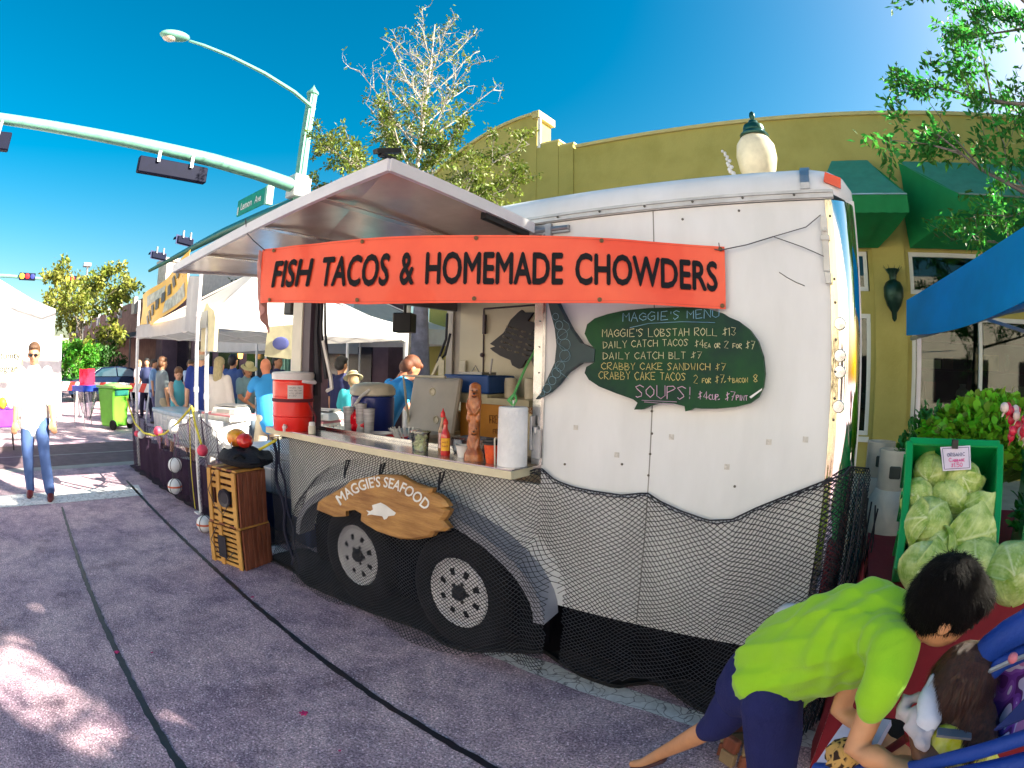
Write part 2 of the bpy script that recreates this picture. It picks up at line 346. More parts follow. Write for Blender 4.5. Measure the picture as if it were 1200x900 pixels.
b = MB(); b.prism([(XR+.0, 2.35), (XR+.07, 2.33), (XR+.075, 2.375), (XR+.01, 2.392)], .03, .045, lambda a, c, d: (a, d-.03+(a-XR)*.5, c)); tp('marker_light', b, M('orange_lens', (.75, .1, .02), .25, coat=.5))
b = MB(); b.lathe([(0, 0), (.11, 0), (.1, .02), (.05, .035), (0, .04)], (1.4, .55, 2.44), 20); tp('roof_vent', b, alu_dull, smooth=True)
# rounded front corner
b = MB(); b.add([(XR+.004+.11*sin(a)+(.012 if i == 0 else 0), .11*(1-cos(a))-.006, z) for i, a in enumerate([pi/2*k/8 for k in range(9)]) for z in (ZB, 2.268)], [(2*k, 2*k+1, 2*k+3, 2*k+2) for k in range(8)]); tp('corner_trim', b, chrome, smooth=True, angle=80)
b = MB(); b.box((XR-.004, -.012, ZB), (XR+.026, .0, 2.268)); tp('corner_flange', b, mat('flange_gold_reflection', (.55, .50, .36), .12, 1, var=.25, scale=3, stretch=(6, 6, .5), bump=.8, bscale=5))  # golden reflection in the chrome, tinted into the metal colour
b = MB(); b.box((XR+.1, .12, ZB), (XR+.12, YB-.12, 2.3)); tp('front_wall', b, white_paint)
# far wall (solid at right), floor, ceiling, rear posts
inner = mat('inner_wall', (.62, .57, .42), .4, var=.06, scale=2)
b = MB(); b.box((-1.66, YB-.04, ZB+.06), (XR+.1, YB, 2.24)); tp('back_wall', b, inner)
b = MB(); b.box((.55, .04, ZB+.06), (.57, YB-.04, 2.24)); tp('partition', b, inner)
b = MB(); b.box((XL, .035, ZB+.01), (XR+.09, YB-.001, ZB+.06)); tp('floor', b, M('dark_floor', (.06, .06, .06), .7))
b = MB(); b.box((XL, .055, 2.243), (XR+.09, YB-.001, 2.27)); tp('ceiling', b, M('ceiling_panel', (.32, .32, .31), .5))
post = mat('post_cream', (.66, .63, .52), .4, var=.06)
b = MB(); b.box((-1.69, .0, 1.032), (-1.56, .09, 2.223)); tp('corner_post', b, post)
b = MB(); b.box((-1.555, .01, 1.032), (-1.46, .12, 2.223)); tp('door_edge', b, M('dark_trim', (.07, .05, .07), .5))
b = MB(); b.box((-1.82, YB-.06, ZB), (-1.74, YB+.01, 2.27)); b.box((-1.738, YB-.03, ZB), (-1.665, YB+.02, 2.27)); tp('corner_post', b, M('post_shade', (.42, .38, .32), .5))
b = MB(); b.box((XL-.02, .1, 2.12), (XL+.04, YB-.07, 2.27)); tp('rear_header', b, M('dark_trim2', (.12, .11, .12), .4))
# opening edge strip with rivets and latch
b = MB(); b.box((XO-.03, -.012, 1.13), (XO+.03, -.001, 2.22)); b.box((XO+.012, -.022, 1.13), (XO+.022, -.012, 2.22)); tp('opening_frame', b, alu)
b = MB(); b.box((XO-.016, -.036, 1.16), (XO+.03, -.024, 1.3)); b.lathe([(0, 0), (.012, 0), (.012, .03), (0, .03)], (XO+.005, -.036, 1.28), 8); b.box((XO-.02, -.05, 1.2), (XO-.008, -.024, 1.36)); tp('latch', b, alu_dull, bevel=.002)
# seam with screws
b = MB(); b.box((1.0295, .001, ZB), (1.0365, .006, ZT)); tp('seam', b, M('seam_grey', (.25, .25, .24), .6))
scr = MB()
def dot(x, z, r=.006, y=-.001): scr.lathe([(0, 0), (r, 0), (r*.8, -.004), (0, -.005)], (x, y, z), 7, 'y')
for u, v in [(764, 482), (764, 508), (762, 532), (760, 557), (800, 257), (866, 247), (667, 265), (861, 570), (729, 544), (662, 544)]:
    p = at(u, v, 'y', 0); dot(p.x, p.z)
for i in range(9): dot(-.1+i*.22, 2.291, .006, -.018)
for i in range(9): dot(XO, 1.2+i*.12, .004, -.012)
for z in (.7, .95, 1.2, 1.42, 1.5, 1.6, 1.72, 1.86, 1.95, 2.2): dot(XR+.013, z, .006, -.012)
tp('screws', scr, M('screw', (.12, .11, .1), .4, .6), kind='stuff')
wsh = MB()
for z in (1.47, 1.6, 1.66, 1.78): wsh.lathe([(0, 0), (.026, 0), (.022, -.004), (0, -.005)], (XR+.03, -.01, z), 14, 'y')
tp('washers', wsh, alu, kind='stuff')
pm = M('patch_grey', (.55, .54, .5), .6, var=.2, scale=60)
for u, v in [(675, 501), (787, 512), (901, 518), (944, 515), (852, 547), (723, 533)]:
    p = at(u, v, 'y', 0); b = MB(); b.box((p.x-.011, -.003, p.z-.011), (p.x+.011, -.0005, p.z+.011)); tp('patch', b, pm)
b = MB(); b.tube([at(u, v, 'y', -.0015) for u, v in ((913, 319), (922, 325), (933, 331), (943, 335))], .0018, 4); tp('scratch', b, M('scuff_grey', (.12, .12, .12), .7))
# door hinge strip at the right corner
b = MB(); b.box((XR-.03, -.02, 1.98), (XR-.001, -.012, 2.2)); b.box((XR-.035, -.026, 2.1), (XR+.004, -.02, 2.12)); b.box((XR-.024, -.03, 1.93), (XR+.0, -.013, 1.975)); b.lathe([(0, 0), (.008, 0), (.008, -.02), (0, -.02)], (XR-.015, -.02, 2.14), 10, 'y'); tp('hinge', b, M('hinge_white', (.6, .6, .55), .4), bevel=.002)
b = MB(); b.box((.4, -.02, 2.215), (.62, -.002, 2.225)); b.lathe([(0, 0), (.012, 0), (.012, .2), (0, .2)], (.42, -.018, 2.235), 8, 'x'); b.box((.5, -.03, 2.2), (.53, -.01, 2.262)); tp('hatch_hinge', b, alu_dull)
# counter
CZ = 1.12; cwood = mat('counter_edge', (.62, .56, .38), .45, var=.08)
b = MB(); b.box((XL-.06, -.17, CZ-.006), (.44, .22, CZ)); tp('counter_top', b, M('counter_steel', (.5, .47, .48), .22, .85, var=.15, scale=5))
b = MB(); b.box((XL-.06, -.172, CZ-.045), (.441, -.16, CZ-.007)); b.box((.43, -.158, CZ-.045), (.442, .0, CZ-.007)); b.box((XL-.06, -.158, CZ-.035), (.428, -.002, CZ-.012)); tp('counter_edge', b, cwood)
b = MB(); b.box((XL+.0, .1, CZ+.001), (.4, .125, CZ+.02)); b.box((XL, .22, CZ-.09), (.42, .24, CZ-.008)); tp('window_track', b, alu)
# hatch
hm = mat('hatch_under', (.66, .54, .45), .22, .3, var=.2, scale=2.2, bump=.08, bscale=2.5)
H0, H1 = Vector((XL+.02, -.03, 2.215)), Vector((.43, -.03, 2.235)); F0, F1 = Vector((-1.67, -1.0, 2.165)), Vector((.42, -.94, 2.285))
b = MB(); b.add([H0, H1, F1, F0], [(0, 1, 2, 3)]); b2 = MB(); b2.add([p+Vector((0, 0, .035)) for p in (H0, H1, F1, F0)], [(0, 1, 2, 3)])
HT = tp('hatch', b, hm, solid=.002); tp('hatch_skin', b2, white_paint, parent=HT, solid=.003)
b = MB()
for p, q in ((F0, F1), (F1, H1), (H0, F0)): b.beam(p+Vector((0, 0, .014)), q+Vector((0, 0, .014)), .022, .05)
tp('hatch_rim', b, M('rim_white', (.7, .7, .72), .35, var=.05), parent=HT)
for t in (.24, .56, .8): 
    b = MB(); a = H0.lerp(H1, t)-Vector((0, 0, .006)); c = F0.lerp(F1, t)-Vector((0, 0, .006)); b.beam(a, c, .045, .006); tp('hatch_rib', b, M('rib', (.6, .55, .48), .25, .6), parent=HT)
b = MB(); b.beam(H1+Vector((-.02, -.02, -.02)), H1.lerp(F1, .38)+Vector((-.02, 0, -.02)), .03, .03); tp('gas_strut', b, black)
b = MB(); b.box((-.01, -.035, -.0), (.01, .035, .012), None); b.cbox((0, 0, .03), (.025, .12, .018), RX(.3)); o = b.build('hatch_clip', black, TR); o.location = F1-Vector(TR.location)+Vector((-.02, .0, .045))
# fender, wheels
skm = mat('matte_black', (.002, .002, .004), .95, var=.3, spec=.1)
fen = mat('fender', (.3, .31, .36), .4, var=.1, scale=4); FX = -.42
def oarc(r, zr, n=26): return [(FX+r*cos(a), .40+zr*sin(a)) for a in [pi-pi*i/n for i in range(n+1)]]
o1 = oarc(1.04, .5); o2 = oarc(.985, .445)
b = MB(); m_ = len(o1); vs = []
for (x, z), (x2, z2) in zip(o1, o2): vs += [(x, -.0, z), (x, -.13, z-.02), (x2, -.135, z2-.02), (x2, .0, z2)]
b.add(vs, [(4*i+k, 4*i+(k+1) % 4, 4*i+4+(k+1) % 4, 4*i+4+k) for i in range(m_-1) for k in range(4)]+[(0, 1, 2, 3), tuple(4*(m_-1)+k for k in (3, 2, 1, 0))]); tp('fender', b, fen, smooth=True, angle=35)
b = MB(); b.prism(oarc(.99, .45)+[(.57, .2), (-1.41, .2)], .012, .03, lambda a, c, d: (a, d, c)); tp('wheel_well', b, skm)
rubber = mat('tyre_rubber', (.006, .006, .008), .8, var=.2, bump=.1, spec=.25)
rimm = mat('rim_silver', (.72, .72, .75), .4, .15, var=.1)
for k, wx in enumerate((0, -.88)):
    w = MB(); RT = .345; w.lathe([(.21, .1), (.3, .11), (.335, .09), (RT, .05), (RT, -.07+.0), (.335, -.085), (.3, -.1), (.245, -.105), (.212, -.085), (.205, -.06)], (wx, .06, RT), 40, 'y')
    wo = tp('wheel', w, rubber, smooth=True, label='front wheel of the pair' if k == 0 else 'rear wheel of the pair, under the wooden sign')
    # rim disc with holes built from wedges
    r = MB(); prof = [(.207, -.085), (.2, -.094), (.19, -.086), (.18, -.076), (.16, -.072), (.148, -.075), (.108, -.08), (.06, -.07), (.0, -.066)]
    vs = []; nseg = 48
    for rr_, y in prof:
        for j in range(nseg):
            a = 2*pi*j/nseg; vs.append((wx+rr_*cos(a), .06+y, RT+rr_*sin(a)))
    fs = []
    for i in range(len(prof)-1):
        for j in range(nseg):
            if i == 5 and j % 6 in (2, 3): continue
            if i == 7: pass
            fs.append((i*nseg+j, i*nseg+(j+1) % nseg, (i+1)*nseg+(j+1) % nseg, (i+1)*nseg+j))
    r.add(vs, fs); ro = tp('rim', r, rimm, parent=wo, smooth=True, angle=30)
    h = MB(); h.lathe([(.045, -.05), (.045, -.09), (.03, -.105), (0, -.108)], (wx, .06, RT), 16, 'y')
    for j in range(5): a = 2*pi*j/5; h.lathe([(.011, -.05), (.011, -.078), (0, -.08)], (wx+.058*cos(a), .06, RT+.058*sin(a)), 6, 'y')
    tp('hub', h, black, parent=wo)
    d = MB(); d.lathe([(0, .0), (.19, .0), (.19, .02), (0, .02)], (wx, .06, RT), 20, 'y'); tp('brake_drum', d, black, parent=wo)
    # far side wheel
    w2 = MB(); w2.lathe([(0, .1), (.3, .11), (RT, .05), (RT, -.07), (.3, -.1), (0, -.1)], (wx, 1.75, RT), 28, 'y'); tp('wheel', w2, rubber, smooth=True)
b = MB(); b.grid(80, 6, lambda u, v: (XL+u*(XR-XL+.1), .25+.04*sin(u*40)+.02*sin(u*93), .008+v*(ZB+.02))); tp('underbody_shade_sheet', b, skm, smooth=True)  # black sheet added under the body to keep its shade dark against leaking light
for a_, c_, nm in (((XL, .3, .3), (XR, .4, ZB), 'chassis_rail'), ((XL, 1.5, .3), (XR, 1.6, ZB), 'chassis_rail'), ((-.1, .41, .3), (.1, 1.49, .38), 'axle'), ((-.98, .41, .3), (-.78, 1.49, .38), 'axle')): b = MB(); b.box(a_, c_); tp(nm, b, black)
# ============================================================ BANNER
def bez(p, t):
    p = [Vector(q) for q in p]
    while len(p) > 1: p = [a.lerp(b_, t) for a, b_ in zip(p, p[1:])]
    return p[0]
BP = [(1.355, -.03, 0), (.98, -.13, 0), (.62, -.42, 0), (.06, -.74, 0), (-.49, -.93, 0)]
BT = [2.085, 2.105, 2.115, 2.12, 2.118]; BB = [1.832, 1.842, 1.836, 1.832, 1.86]
tab = [bez(BP, i/200) for i in range(201)]; cum = [0]
for i in range(200): cum.append(cum[-1]+(tab[i+1]-tab[i]).length)
def bpt(s, t, off=0):       # s 0 = left end, 1 = right end; t 0 bottom, 1 top
    L = (1-s)*cum[-1]; i = 0
    lo, hi = 0, 200
    while hi-lo > 1:
        m = (lo+hi)//2
        if cum[m] <= L: lo = m
        else: hi = m
    f = (L-cum[lo])/(cum[hi]-cum[lo]+1e-9); p = tab[lo].lerp(tab[hi], f); tg = (tab[hi]-tab[lo]).normalized(); q = (lo+f)/200
    k = q*4; i = min(3, int(k)); g = k-i; zt = BT[i]+(BT[i+1]-BT[i])*g; zb = BB[i]+(BB[i+1]-BB[i])*g
    nrm = Vector((tg.y, -tg.x, 0)); nrm = nrm if nrm.y < 0 else -nrm
    w = .006*sin(s*17+t*2)+.012*(1-t)*sin(s*9)+.018*max(0, .25-s)*sin(s*60+t*2)*1.3
    return Vector((p.x, p.y, zb+(zt-zb)*t))+nrm*(w+off)
BN = thing('banner', 'orange vinyl banner reading FISH TACOS & HOMEMADE CHOWDERS across the serving hatch', 'banner', (.5, -.5, 1.83))
bm_ = mat('orange_vinyl', (.82, .062, .018), .42, var=.07, scale=2.5, coat=.15, col2=(.92, .10, .03), bump=.35, bscale=5)
b = MB(); b.grid(120, 10, lambda u, v: bpt(u, v)); b.build('vinyl_sheet', bm_, BN, smooth=True, world=True, solid=.002, angle=80)
b = MB(); b.grid(14, 8, lambda u, v: bpt(0, v*.98+(-.35*u*(1-v)))+Vector((-.035*u-.015*sin(v*6)*u, .06*u+.02*sin(u*9+v*5), -.05*u))); b.build('folded_end', M('vinyl_back', (.6, .3, .26), .5), BN, smooth=True, world=True, solid=.002)
hem = MB()
for t in (.035, .965): hem.grid(120, 1, lambda u, v: bpt(u, t+(v-.5)*.006, .002))
hem.build('hem_stitch', M('stitch', (.6, .05, .02), .5), BN, world=True)
tm = mat('banner_ink', (.005, .006, .01), .6, var=.1, spec=.2)
def btext(body, s0, s1, t0, t1, shear=0, bold=.012, cond=1):
    v2, f2 = text_mesh(body, shear, bold); b = MB(); b.add([bpt(s0+(s1-s0)*x, t0+(t1-t0)*y, .006+k) for x, y, k in v2], f2); return b
def s_of(u):
    lo, hi = 0, 1
    for _ in range(30):
        m = (lo+hi)/2; p = bpt(m, .5)-CAM; x, y, z = p.dot(rt), p.dot(up), p.dot(fw); rho = math.hypot(x, y); uu = 600+2*658.3*sin(atan2(rho, z)/2)*x/rho
        if uu < u: lo = m
        else: hi = m
    return (lo+hi)/2
for wd, u0, u1, sh in [('FISH', 320, 367, .12), ('TACOS', 378, 457, .12), ('&', 469, 486, 0), ('HOMEMADE', 499, 660, 0), ('CHOWDERS', 674, 841, 0)]:
    btext(wd, s_of(u0), s_of(u1), .26, .75, sh, .028).build('lettering', tm, BN, world=True, label='black word '+wd if wd != '&' else 'black ampersand')
for u, t in [(318, .95), (319, .05), (421, .06), (423, .95), (557, .06), (557, .95), (705, .95), (703, .05), (845, .95), (846, .05)]:
    s = s_of(u); c = bpt(s, t, .004); e = (bpt(s+.01, t)-bpt(s-.01, t)).normalized(); nr = Vector((e.y, -e.x, 0)); g = MB()
    mx = Matrix((e, Vector((0, 0, 1)), nr if nr.y < 0 else -nr)).transposed(); g.lathe([(.003, 0), (.009, 0), (.009, .003), (.004, .004)], c, 10, rot=mx); g.build('eyelet', M('brass_eyelet', (.12, .07, .03), .4, .5), BN, world=True)
rp_m = M('cord_dark', (.06, .06, .07), .8)
b = MB(); c0 = bpt(.99, .93, .006); kn = Vector((1.56, -.02, 2.12)); b.tube([c0, c0.lerp(kn, .5)+Vector((0, 0, -.006)), kn], .0025, 5); b.tube([kn, Vector((1.7, -.02, 2.155)), Vector((1.765, -.03, 2.2))], .002, 5); b.tube([kn, Vector((1.68, -.02, 2.075)), Vector((1.765, -.03, 2.035))], .002, 5)
for a in (0, 1.6, 3): b.tube([c0, c0+Vector((.02*cos(a), -.008, .03*sin(a)))], .002, 4)
tag(b.build('tie_cord', rp_m), 'thin dark cord tying the orange banner to the hinge at the trailer corner', 'cord')
b = MB(); c0 = bpt(.008, .97, .004); b.tube([c0, c0+Vector((-.04, -.05, .05)), Vector((-.62, -.97, 2.215)), Vector((-.62, -.99, 2.29))], .003, 5)
tag(b.build('tie_cord', rp_m), 'short dark cord tying the left end of the orange banner up to the hatch rim', 'cord')
# ============================================================ FISH MENU BOARD
FB = thing('fish_menu_board', 'large green fish shaped chalkboard listing the menu on the trailer side', 'menu board', (1.0, -.04, 1.4))
def fpt(u, v, off=.0):
    p = at(u, v, 'y', -.045-off); return p
body = [(688, 380), (697, 373), (712, 368), (730, 364), (760, 361), (800, 360), (830, 362), (847, 367), (853, 371), (865, 376), (878, 386), (888, 400), (894, 418), (896, 438), (894, 454), (888, 466), (878, 473), (862, 477), (840, 479), (822, 479), (813, 478), (808, 481), (803, 482), (802, 476), (790, 473), (775, 472), (760, 476), (752, 480), (743, 480), (747, 472), (742, 468), (722, 461), (702, 453), (690, 445), (685, 437), (687, 430), (697, 424), (694, 422), (694, 410), (697, 409), (690, 401), (685, 391)]
tail = [(640, 344), (648, 344), (656, 362), (668, 385), (680, 402), (697, 409), (696, 424), (680, 425), (664, 436), (652, 451), (642, 460), (627, 468), (634, 460), (643, 440), (650, 425), (652, 405), (650, 385), (644, 362)]
def board(out, name, m, d0, d1, parent):
    b = MB(); n = len(out); a = [at(u, v, 'y', d0) for u, v in out]; c = [Vector((p.x, d1, p.z)) for p in a]
    b.add(a+c, [tuple(range(n-1, -1, -1)), tuple(range(n, 2*n))]+[(i, (i+1) % n, n+(i+1) % n, n+i) for i in range(n)]); return b.build(name, m, parent, world=True)
chalk_green = mat('chalkboard_green', (.002, .028, .022), .6, var=.3, scale=4, col2=(.006, .075, .018), spec=.3); chalk_blue = mat('chalkboard_teal', (.004, .022, .032), .5, var=.3, scale=5, col2=(.008, .045, .05))
board(body, 'fish_body', chalk_green, -.045, -.01, FB); board(tail, 'fish_tail', chalk_blue, -.049, -.012, FB)
def chalk(name, lines, m, parent, plane=-.05, r=.0016):
    rnd = random.Random(11)
    for body_, u0, v0, u1, v1, h, jt in lines:
        b = MB()
        def f(a, c):
            u = u0+(u1-u0)*a; v = v0+(v1-v0)*a - h*c; return at(u, v, 'y', plane)
        scribble(b, body_, f, r, jt, rnd); b.build(name, m, parent, world=True, kind='stuff')
ck_w = mat('chalk_cream', (.62, .6, .36), .9); ck_b = mat('chalk_blue', (.2, .42, .6), .9); ck_p = mat('chalk_pink', (.62, .42, .55), .9); ck_y = mat('chalk_yellow', (.6, .52, .2), .9)
chalk('chalk_writing', [("MAGGIE'S MENU", 730, 377, 845, 372, 10, .08)], ck_b, FB)
chalk('chalk_writing', [("MAGGIE'S LOBSTAH ROLL $13", 706, 395, 864, 393, 9, .06), ("DAILY CATCH TACOS", 707, 408, 808, 405, 8, .06), ("$4ea or 2 for $7", 814, 407, 886, 409, 9, .06), ("DAILY CATCH BLT $7", 707, 421, 824, 420, 8, .06)], ck_w, FB)
chalk('chalk_writing', [("CRABBY CAKE SANDWICH $7", 705, 433, 852, 434, 8, .06), ("CRABBY CAKE TACOS", 702, 444, 805, 446, 9, .06), ("2 for $7,+bacon=8", 813, 449, 889, 448, 9, .06)], ck_y, FB)
chalk('chalk_writing', [("SOUPS!", 745, 466, 812, 468, 15, .06), ("$4cup, $7pint", 818, 468, 877, 470, 10, .06)], ck_p, FB, r=.0019)
P = lambda u, v: at(u, v, 'y', -.05)
for pl, mm in (([P(738, 384), P(760, 379), P(800, 377), P(838, 378)], ck_b), ([P(752, 469), P(793, 471)], ck_p), ([P(755, 471), P(790, 474)], ck_p)): b = MB(); b.tube(pl, .0014, 3); b.build('chalk_underline', mm, FB, world=True)
b = MB(); b.prism([(878, 465), (893, 455), (893, 457), (880, 467)], -.05, -.051, lambda a, c, d: at(a, c, 'y', d)); b.build('mouth_line', M('white_flat', (.8, .8, .78), .6), FB, world=True)
b = MB(); sc = [(651, 371, 4), (655, 381, 5), (659, 392, 6.5), (662, 404, 7), (662, 417, 7), (656, 429, 6), (652, 437, 6), (647, 446, 5), (641, 455, 5), (635, 461, 3.5)]
for u, v, r in sc: b.tube([at(u+r*.9*cos(a), v+r*sin(a), 'y', -.053) for a in [2*pi*k/12 for k in range(13)]], .0011, 3)
b.tube([at(660+8*sin(k*.9), 375+k*4.6, 'y', -.053) for k in range(16)], .0009, 3)
b.build('chalk_scales', M('chalk_scale', (.25, .42, .5), .9), FB, world=True)
# small fish board on the inside wall
FB2 = thing('fish_board', 'small dark fish shaped chalkboard hanging on the inner trailer wall', 'menu board', (-.8, 1.83, 1.6))
def bo2(out, d0, d1, name, m, pr):
    b = MB(); n = len(out); a = [at(u, v, 'y', d0) for u, v in out]; c = [Vector((p.x, d1, p.z)) for p in a]
    b.add(a+c, [tuple(range(n-1, -1, -1)), tuple(range(n, 2*n))]+[(i, (i+1) % n, n+(i+1) % n, n+i) for i in range(n)]); b.build(name, m, pr, world=True)
sf = [(574, 403), (590, 390), (598, 375), (607, 366), (611, 363), (614, 366), (625, 366), (618, 376), (632, 379), (624, 388), (633, 391), (626, 395), (635, 399), (634, 405), (623, 410), (626, 414), (634, 414), (634, 432), (626, 432), (622, 420), (616, 422), (612, 430), (607, 432), (600, 428), (598, 422), (586, 417), (577, 411), (574, 408), (580, 406)]
bo2(sf, 1.82, 1.845, 'fish_body', mat('chalkboard_navy', (.003, .008, .018), .5, col2=(.010, .006, .018)), FB2)
b = MB()
for k in range(5): scribble(b, 'catch of day', lambda a, c, k=k: at(593-k*2+a*36, 383+k*6+a*12-c*3, 'y', 1.815), .0022, .1)
b.build('chalk_writing', M('chalk_dim', (.3, .27, .2), .9), FB2, world=True, kind='stuff')
b = MB(); b.tube([at(631, 352, 'y', 1.83), at(634, 385, 'y', 1.83), at(635, 400, 'y', 1.83)], .012, 6); tp('dark_cable', b, black)
b = MB()
for (u0, v0), (u1, v1) in [((567, 362), (566, 440)), ((567, 362), (634, 357))]: b.tube([at(u0, v0, 'y', 1.852), at(u1, v1, 'y', 1.852)], .008, 4)
p = at(568, 384, 'y', 1.84); b.box((p.x-.012, 1.82, p.z-.06), (p.x+.012, 1.85, p.z+.12)); p = at(565, 416, 'y', 1.84); b.ball(p, .022, 8, 6); tp('inner_door_trim', b, M('dark_trim', (.07, .05, .07), .5))
b = MB(); p = at(544, 430, 'y', 1.85); b.box((p.x-.04, 1.83, p.z-.06), (p.x+.03, 1.858, p.z+.06)); tp('wall_socket', b, M('ivory', (.7, .66, .5), .4), bevel=.005)
# ============================================================ WOODEN SIGN
WS = thing('wooden_sign', 'rough edged driftwood sign reading MAGGIE\'S SEAFOOD above the trailer wheels', 'sign', (-.65, -.2, .57))
wd = mat('driftwood', (.26, .11, .025), .6, var=.3, scale=3, stretch=(1.2, 6, 9), bump=.5, bscale=14, col2=(.5, .26, .07), coat=.15)
outl = [(373, 589), (381, 583), (392, 577), (402, 570), (412, 563), (428, 560), (445, 557), (462, 556), (470, 557), (474, 561), (485, 566), (497, 570), (507, 573), (506, 577), (515, 581), (522, 587), (526, 593), (521, 595), (527, 598), (524, 604), (520, 610), (527, 619), (522, 623), (510, 624), (507, 629), (490, 632), (470, 632), (458, 629), (442, 623), (430, 616), (423, 610), (424, 602), (415, 598), (405, 599), (404, 605), (392, 606), (383, 602), (372, 597)]
YS = -.19
b = MB(); n = len(outl); rnd = random.Random(4); a = [at(u+rnd.uniform(-.8, .8), v+rnd.uniform(-.8, .8), 'y', YS) for u, v in outl]; cen = sum(a, Vector())/n
bev = [p.lerp(cen, .06)+Vector((0, -.012, 0)) for p in a]; bk = [Vector((p.x, YS+.03, p.z)) for p in a]
b.add(a+bev+bk, [(i, (i+1) % n, n+(i+1) % n, n+i) for i in range(n)]+[(i, 2*n+i, 2*n+(i+1) % n, (i+1) % n) for i in range(n)]+[tuple(range(n, 2*n)), tuple(range(3*n-1, 2*n-1, -1))]); b.build('board', wd, WS, world=True)
wl_ = mat('sign_white', (.75, .74, .7), .6); YT = YS-.0135
v2, f2 = text_mesh("MAGGIE'S SEAFOOD", 0, .02)
def arcf(x, y, k=0):
    th = radians(214-x*78) ; cx, cy, R_ = 455, 662, 63
    # arc through (398,592) (448,574) (500,600)
    xx = 399+x*99; yy = 597-26*math.sin(pi*min(1, x*.97))**.8 - (x-.5)*-8 + max(0, x-.5)*4; sl = -(26*pi*.97*cos(pi*x*.97)*.8)+10
    sl = (-26*.8*pi*cos(pi*min(.97, max(.03, x*.97)))+8)/99; L = sqrt(1+sl*sl); h = 13*y
    return at(xx+sl/L*h, yy-h/L, 'y', YT-k)
b = MB(); b.add([arcf(x, y, k) for x, y, k in v2], f2); b.build('lettering', wl_, WS, world=True)
fsh = [(429, 598), (434, 599), (437, 597), (436, 592), (446, 589), (452, 592), (460, 598), (464, 601), (462, 604), (455, 605), (453, 608), (450, 609), (448, 605), (441, 604), (435, 603), (430, 604), (432, 601)]
b = MB(); b.add([at(u, v, 'y', YT-.0) for u, v in fsh], [tuple(range(len(fsh)))]); b.build('fish_emblem', wl_, WS, world=True)
for u, v in [(404, 548), (445, 552), (514, 562)]:
    b = MB(); p = at(u, v+12, 'y', YS); q = at(u+2, v-8, 'y', -.06); b.tube([p, p.lerp(q, .5)+Vector((.015, -.02, .0)), q, q+Vector((.03, 0, .01)), q+Vector((.02, -.01, -.04)), p.lerp(q, .3)], .006, 5); b.build('hanging_tie', M('black_rope', (.012, .014, .025), .8), WS, world=True, smooth=True)
# ============================================================ FISHING NET on the trailer
netm = mat('net_twine', (.02, .022, .03), .8, var=.3)
def interp(tb, x):
    for (x0, y0), (x1, y1) in zip(tb, tb[1:]):
        if x <= x1: return y0+(y1-y0)*max(0, (x-x0))/(x1-x0)
    return tb[-1][1]
top = [(-2.0, 1.0), (-1.85, 1.03), (-1.6, 1.06), (.43, 1.09), (.5, 1.12), (.58, 1.07), (.68, 1.05), (.78, 1.045), (.92, 1.045), (1.04, 1.07), (1.1, 1.04), (1.2, 1.01), (1.32, .985), (1.42, 1.0), (1.52, 1.06), (1.63, 1.115), (1.79, 1.19), (1.93, 1.24), (2.2, 1.2)]
def netbase(s):      # plan path of the net: along the side, then round the front corner
    if s < 1.86: return Vector((s, -.022, 0))
    return Vector((1.86+.13*min(1, (s-1.86)*3), -.022+(s-1.86)*.9, 0))
def nety(s, z):
    y = 0
    ang = (s-FX)/1.07
    if abs(ang) < 1:
        zt = .40+.52*sqrt(1-ang*ang)
        if z < zt+.12: y = -.135*min(1, (zt+.12-z)/.12)
    if z < .1: y -= (.1-z)*.5
    return y
def make_net(name, s0, s1, dx, dz, ztop, zbot, pos, r, m, parent=None, seed=0, amp=.012):
    b = MB(); nx = int((s1-s0)/dx); P = {}
    def pt(i, j):
        if (i, j) in P: return P[(i, j)]
        s = s0+(i+(.5 if j % 2 else 0))*dx; zt = ztop(s); z = zt-j*dz
        q = noise.noise(Vector((s*2.2+seed, z*2.6, 3)))*amp*3.2+noise.noise(Vector((s*7, z*7, seed)))*amp*.9; q2 = noise.noise(Vector((s*2.6, z*2.4+seed, 9)))*amp*2.6
        fade = min(1, j/5)
        P[(i, j)] = (s, z) if z < zbot(s)-dz else (s, z)
        ss = s+q*fade; zz = z+q2*fade
        P[(i, j)] = (pos(ss, zz)+Vector((noise.noise(Vector((i*1.7, j*2.3, seed)))*.0035, 0, noise.noise(Vector((i*2.1, j*1.3, seed+5)))*.0035)), z >= zbot(s)); return P[(i, j)]
    maxj = 400
    for i in range(nx):
        s = s0+i*dx; nj = int((ztop(s)-zbot(s))/dz)+1
        for j in range(nj):
            p, ok = pt(i, j)
            if not ok: continue
            nb = ((i, j+1), (i-1, j+1)) if j % 2 == 0 else ((i, j+1), (i+1, j+1))
            for k in nb:
                if k[0] < 0 or k[0] >= nx: continue
                q, ok2 = pt(*k)
                if ok2 and (q-p).length < dz*4: b.tube([p, q], r, 3, caps=False)
    # top hem rope
    b.tube([pos(s0+i*dx, ztop(s0+i*dx)) for i in range(nx)], r*1.7, 5, caps=False)
    b.tube([pos(s0+i*dx, ztop(s0+i*dx)-.012+.004*sin(i*2.)) for i in range(nx)], r*1.2, 4, caps=False)
    return b.build(name, m, parent, kind='stuff')
NT = thing('fishing_net', 'black fishing net draped along the lower trailer side over fender and wheels', 'net', (0, -.03, 0))
def npos(s, z):
    p = netbase(s); return Vector((p.x, p.y+nety(s, z), max(z, .008)+0)) if z > .008 else Vector((p.x, p.y+nety(s, .0)+(z)*.9, .012))
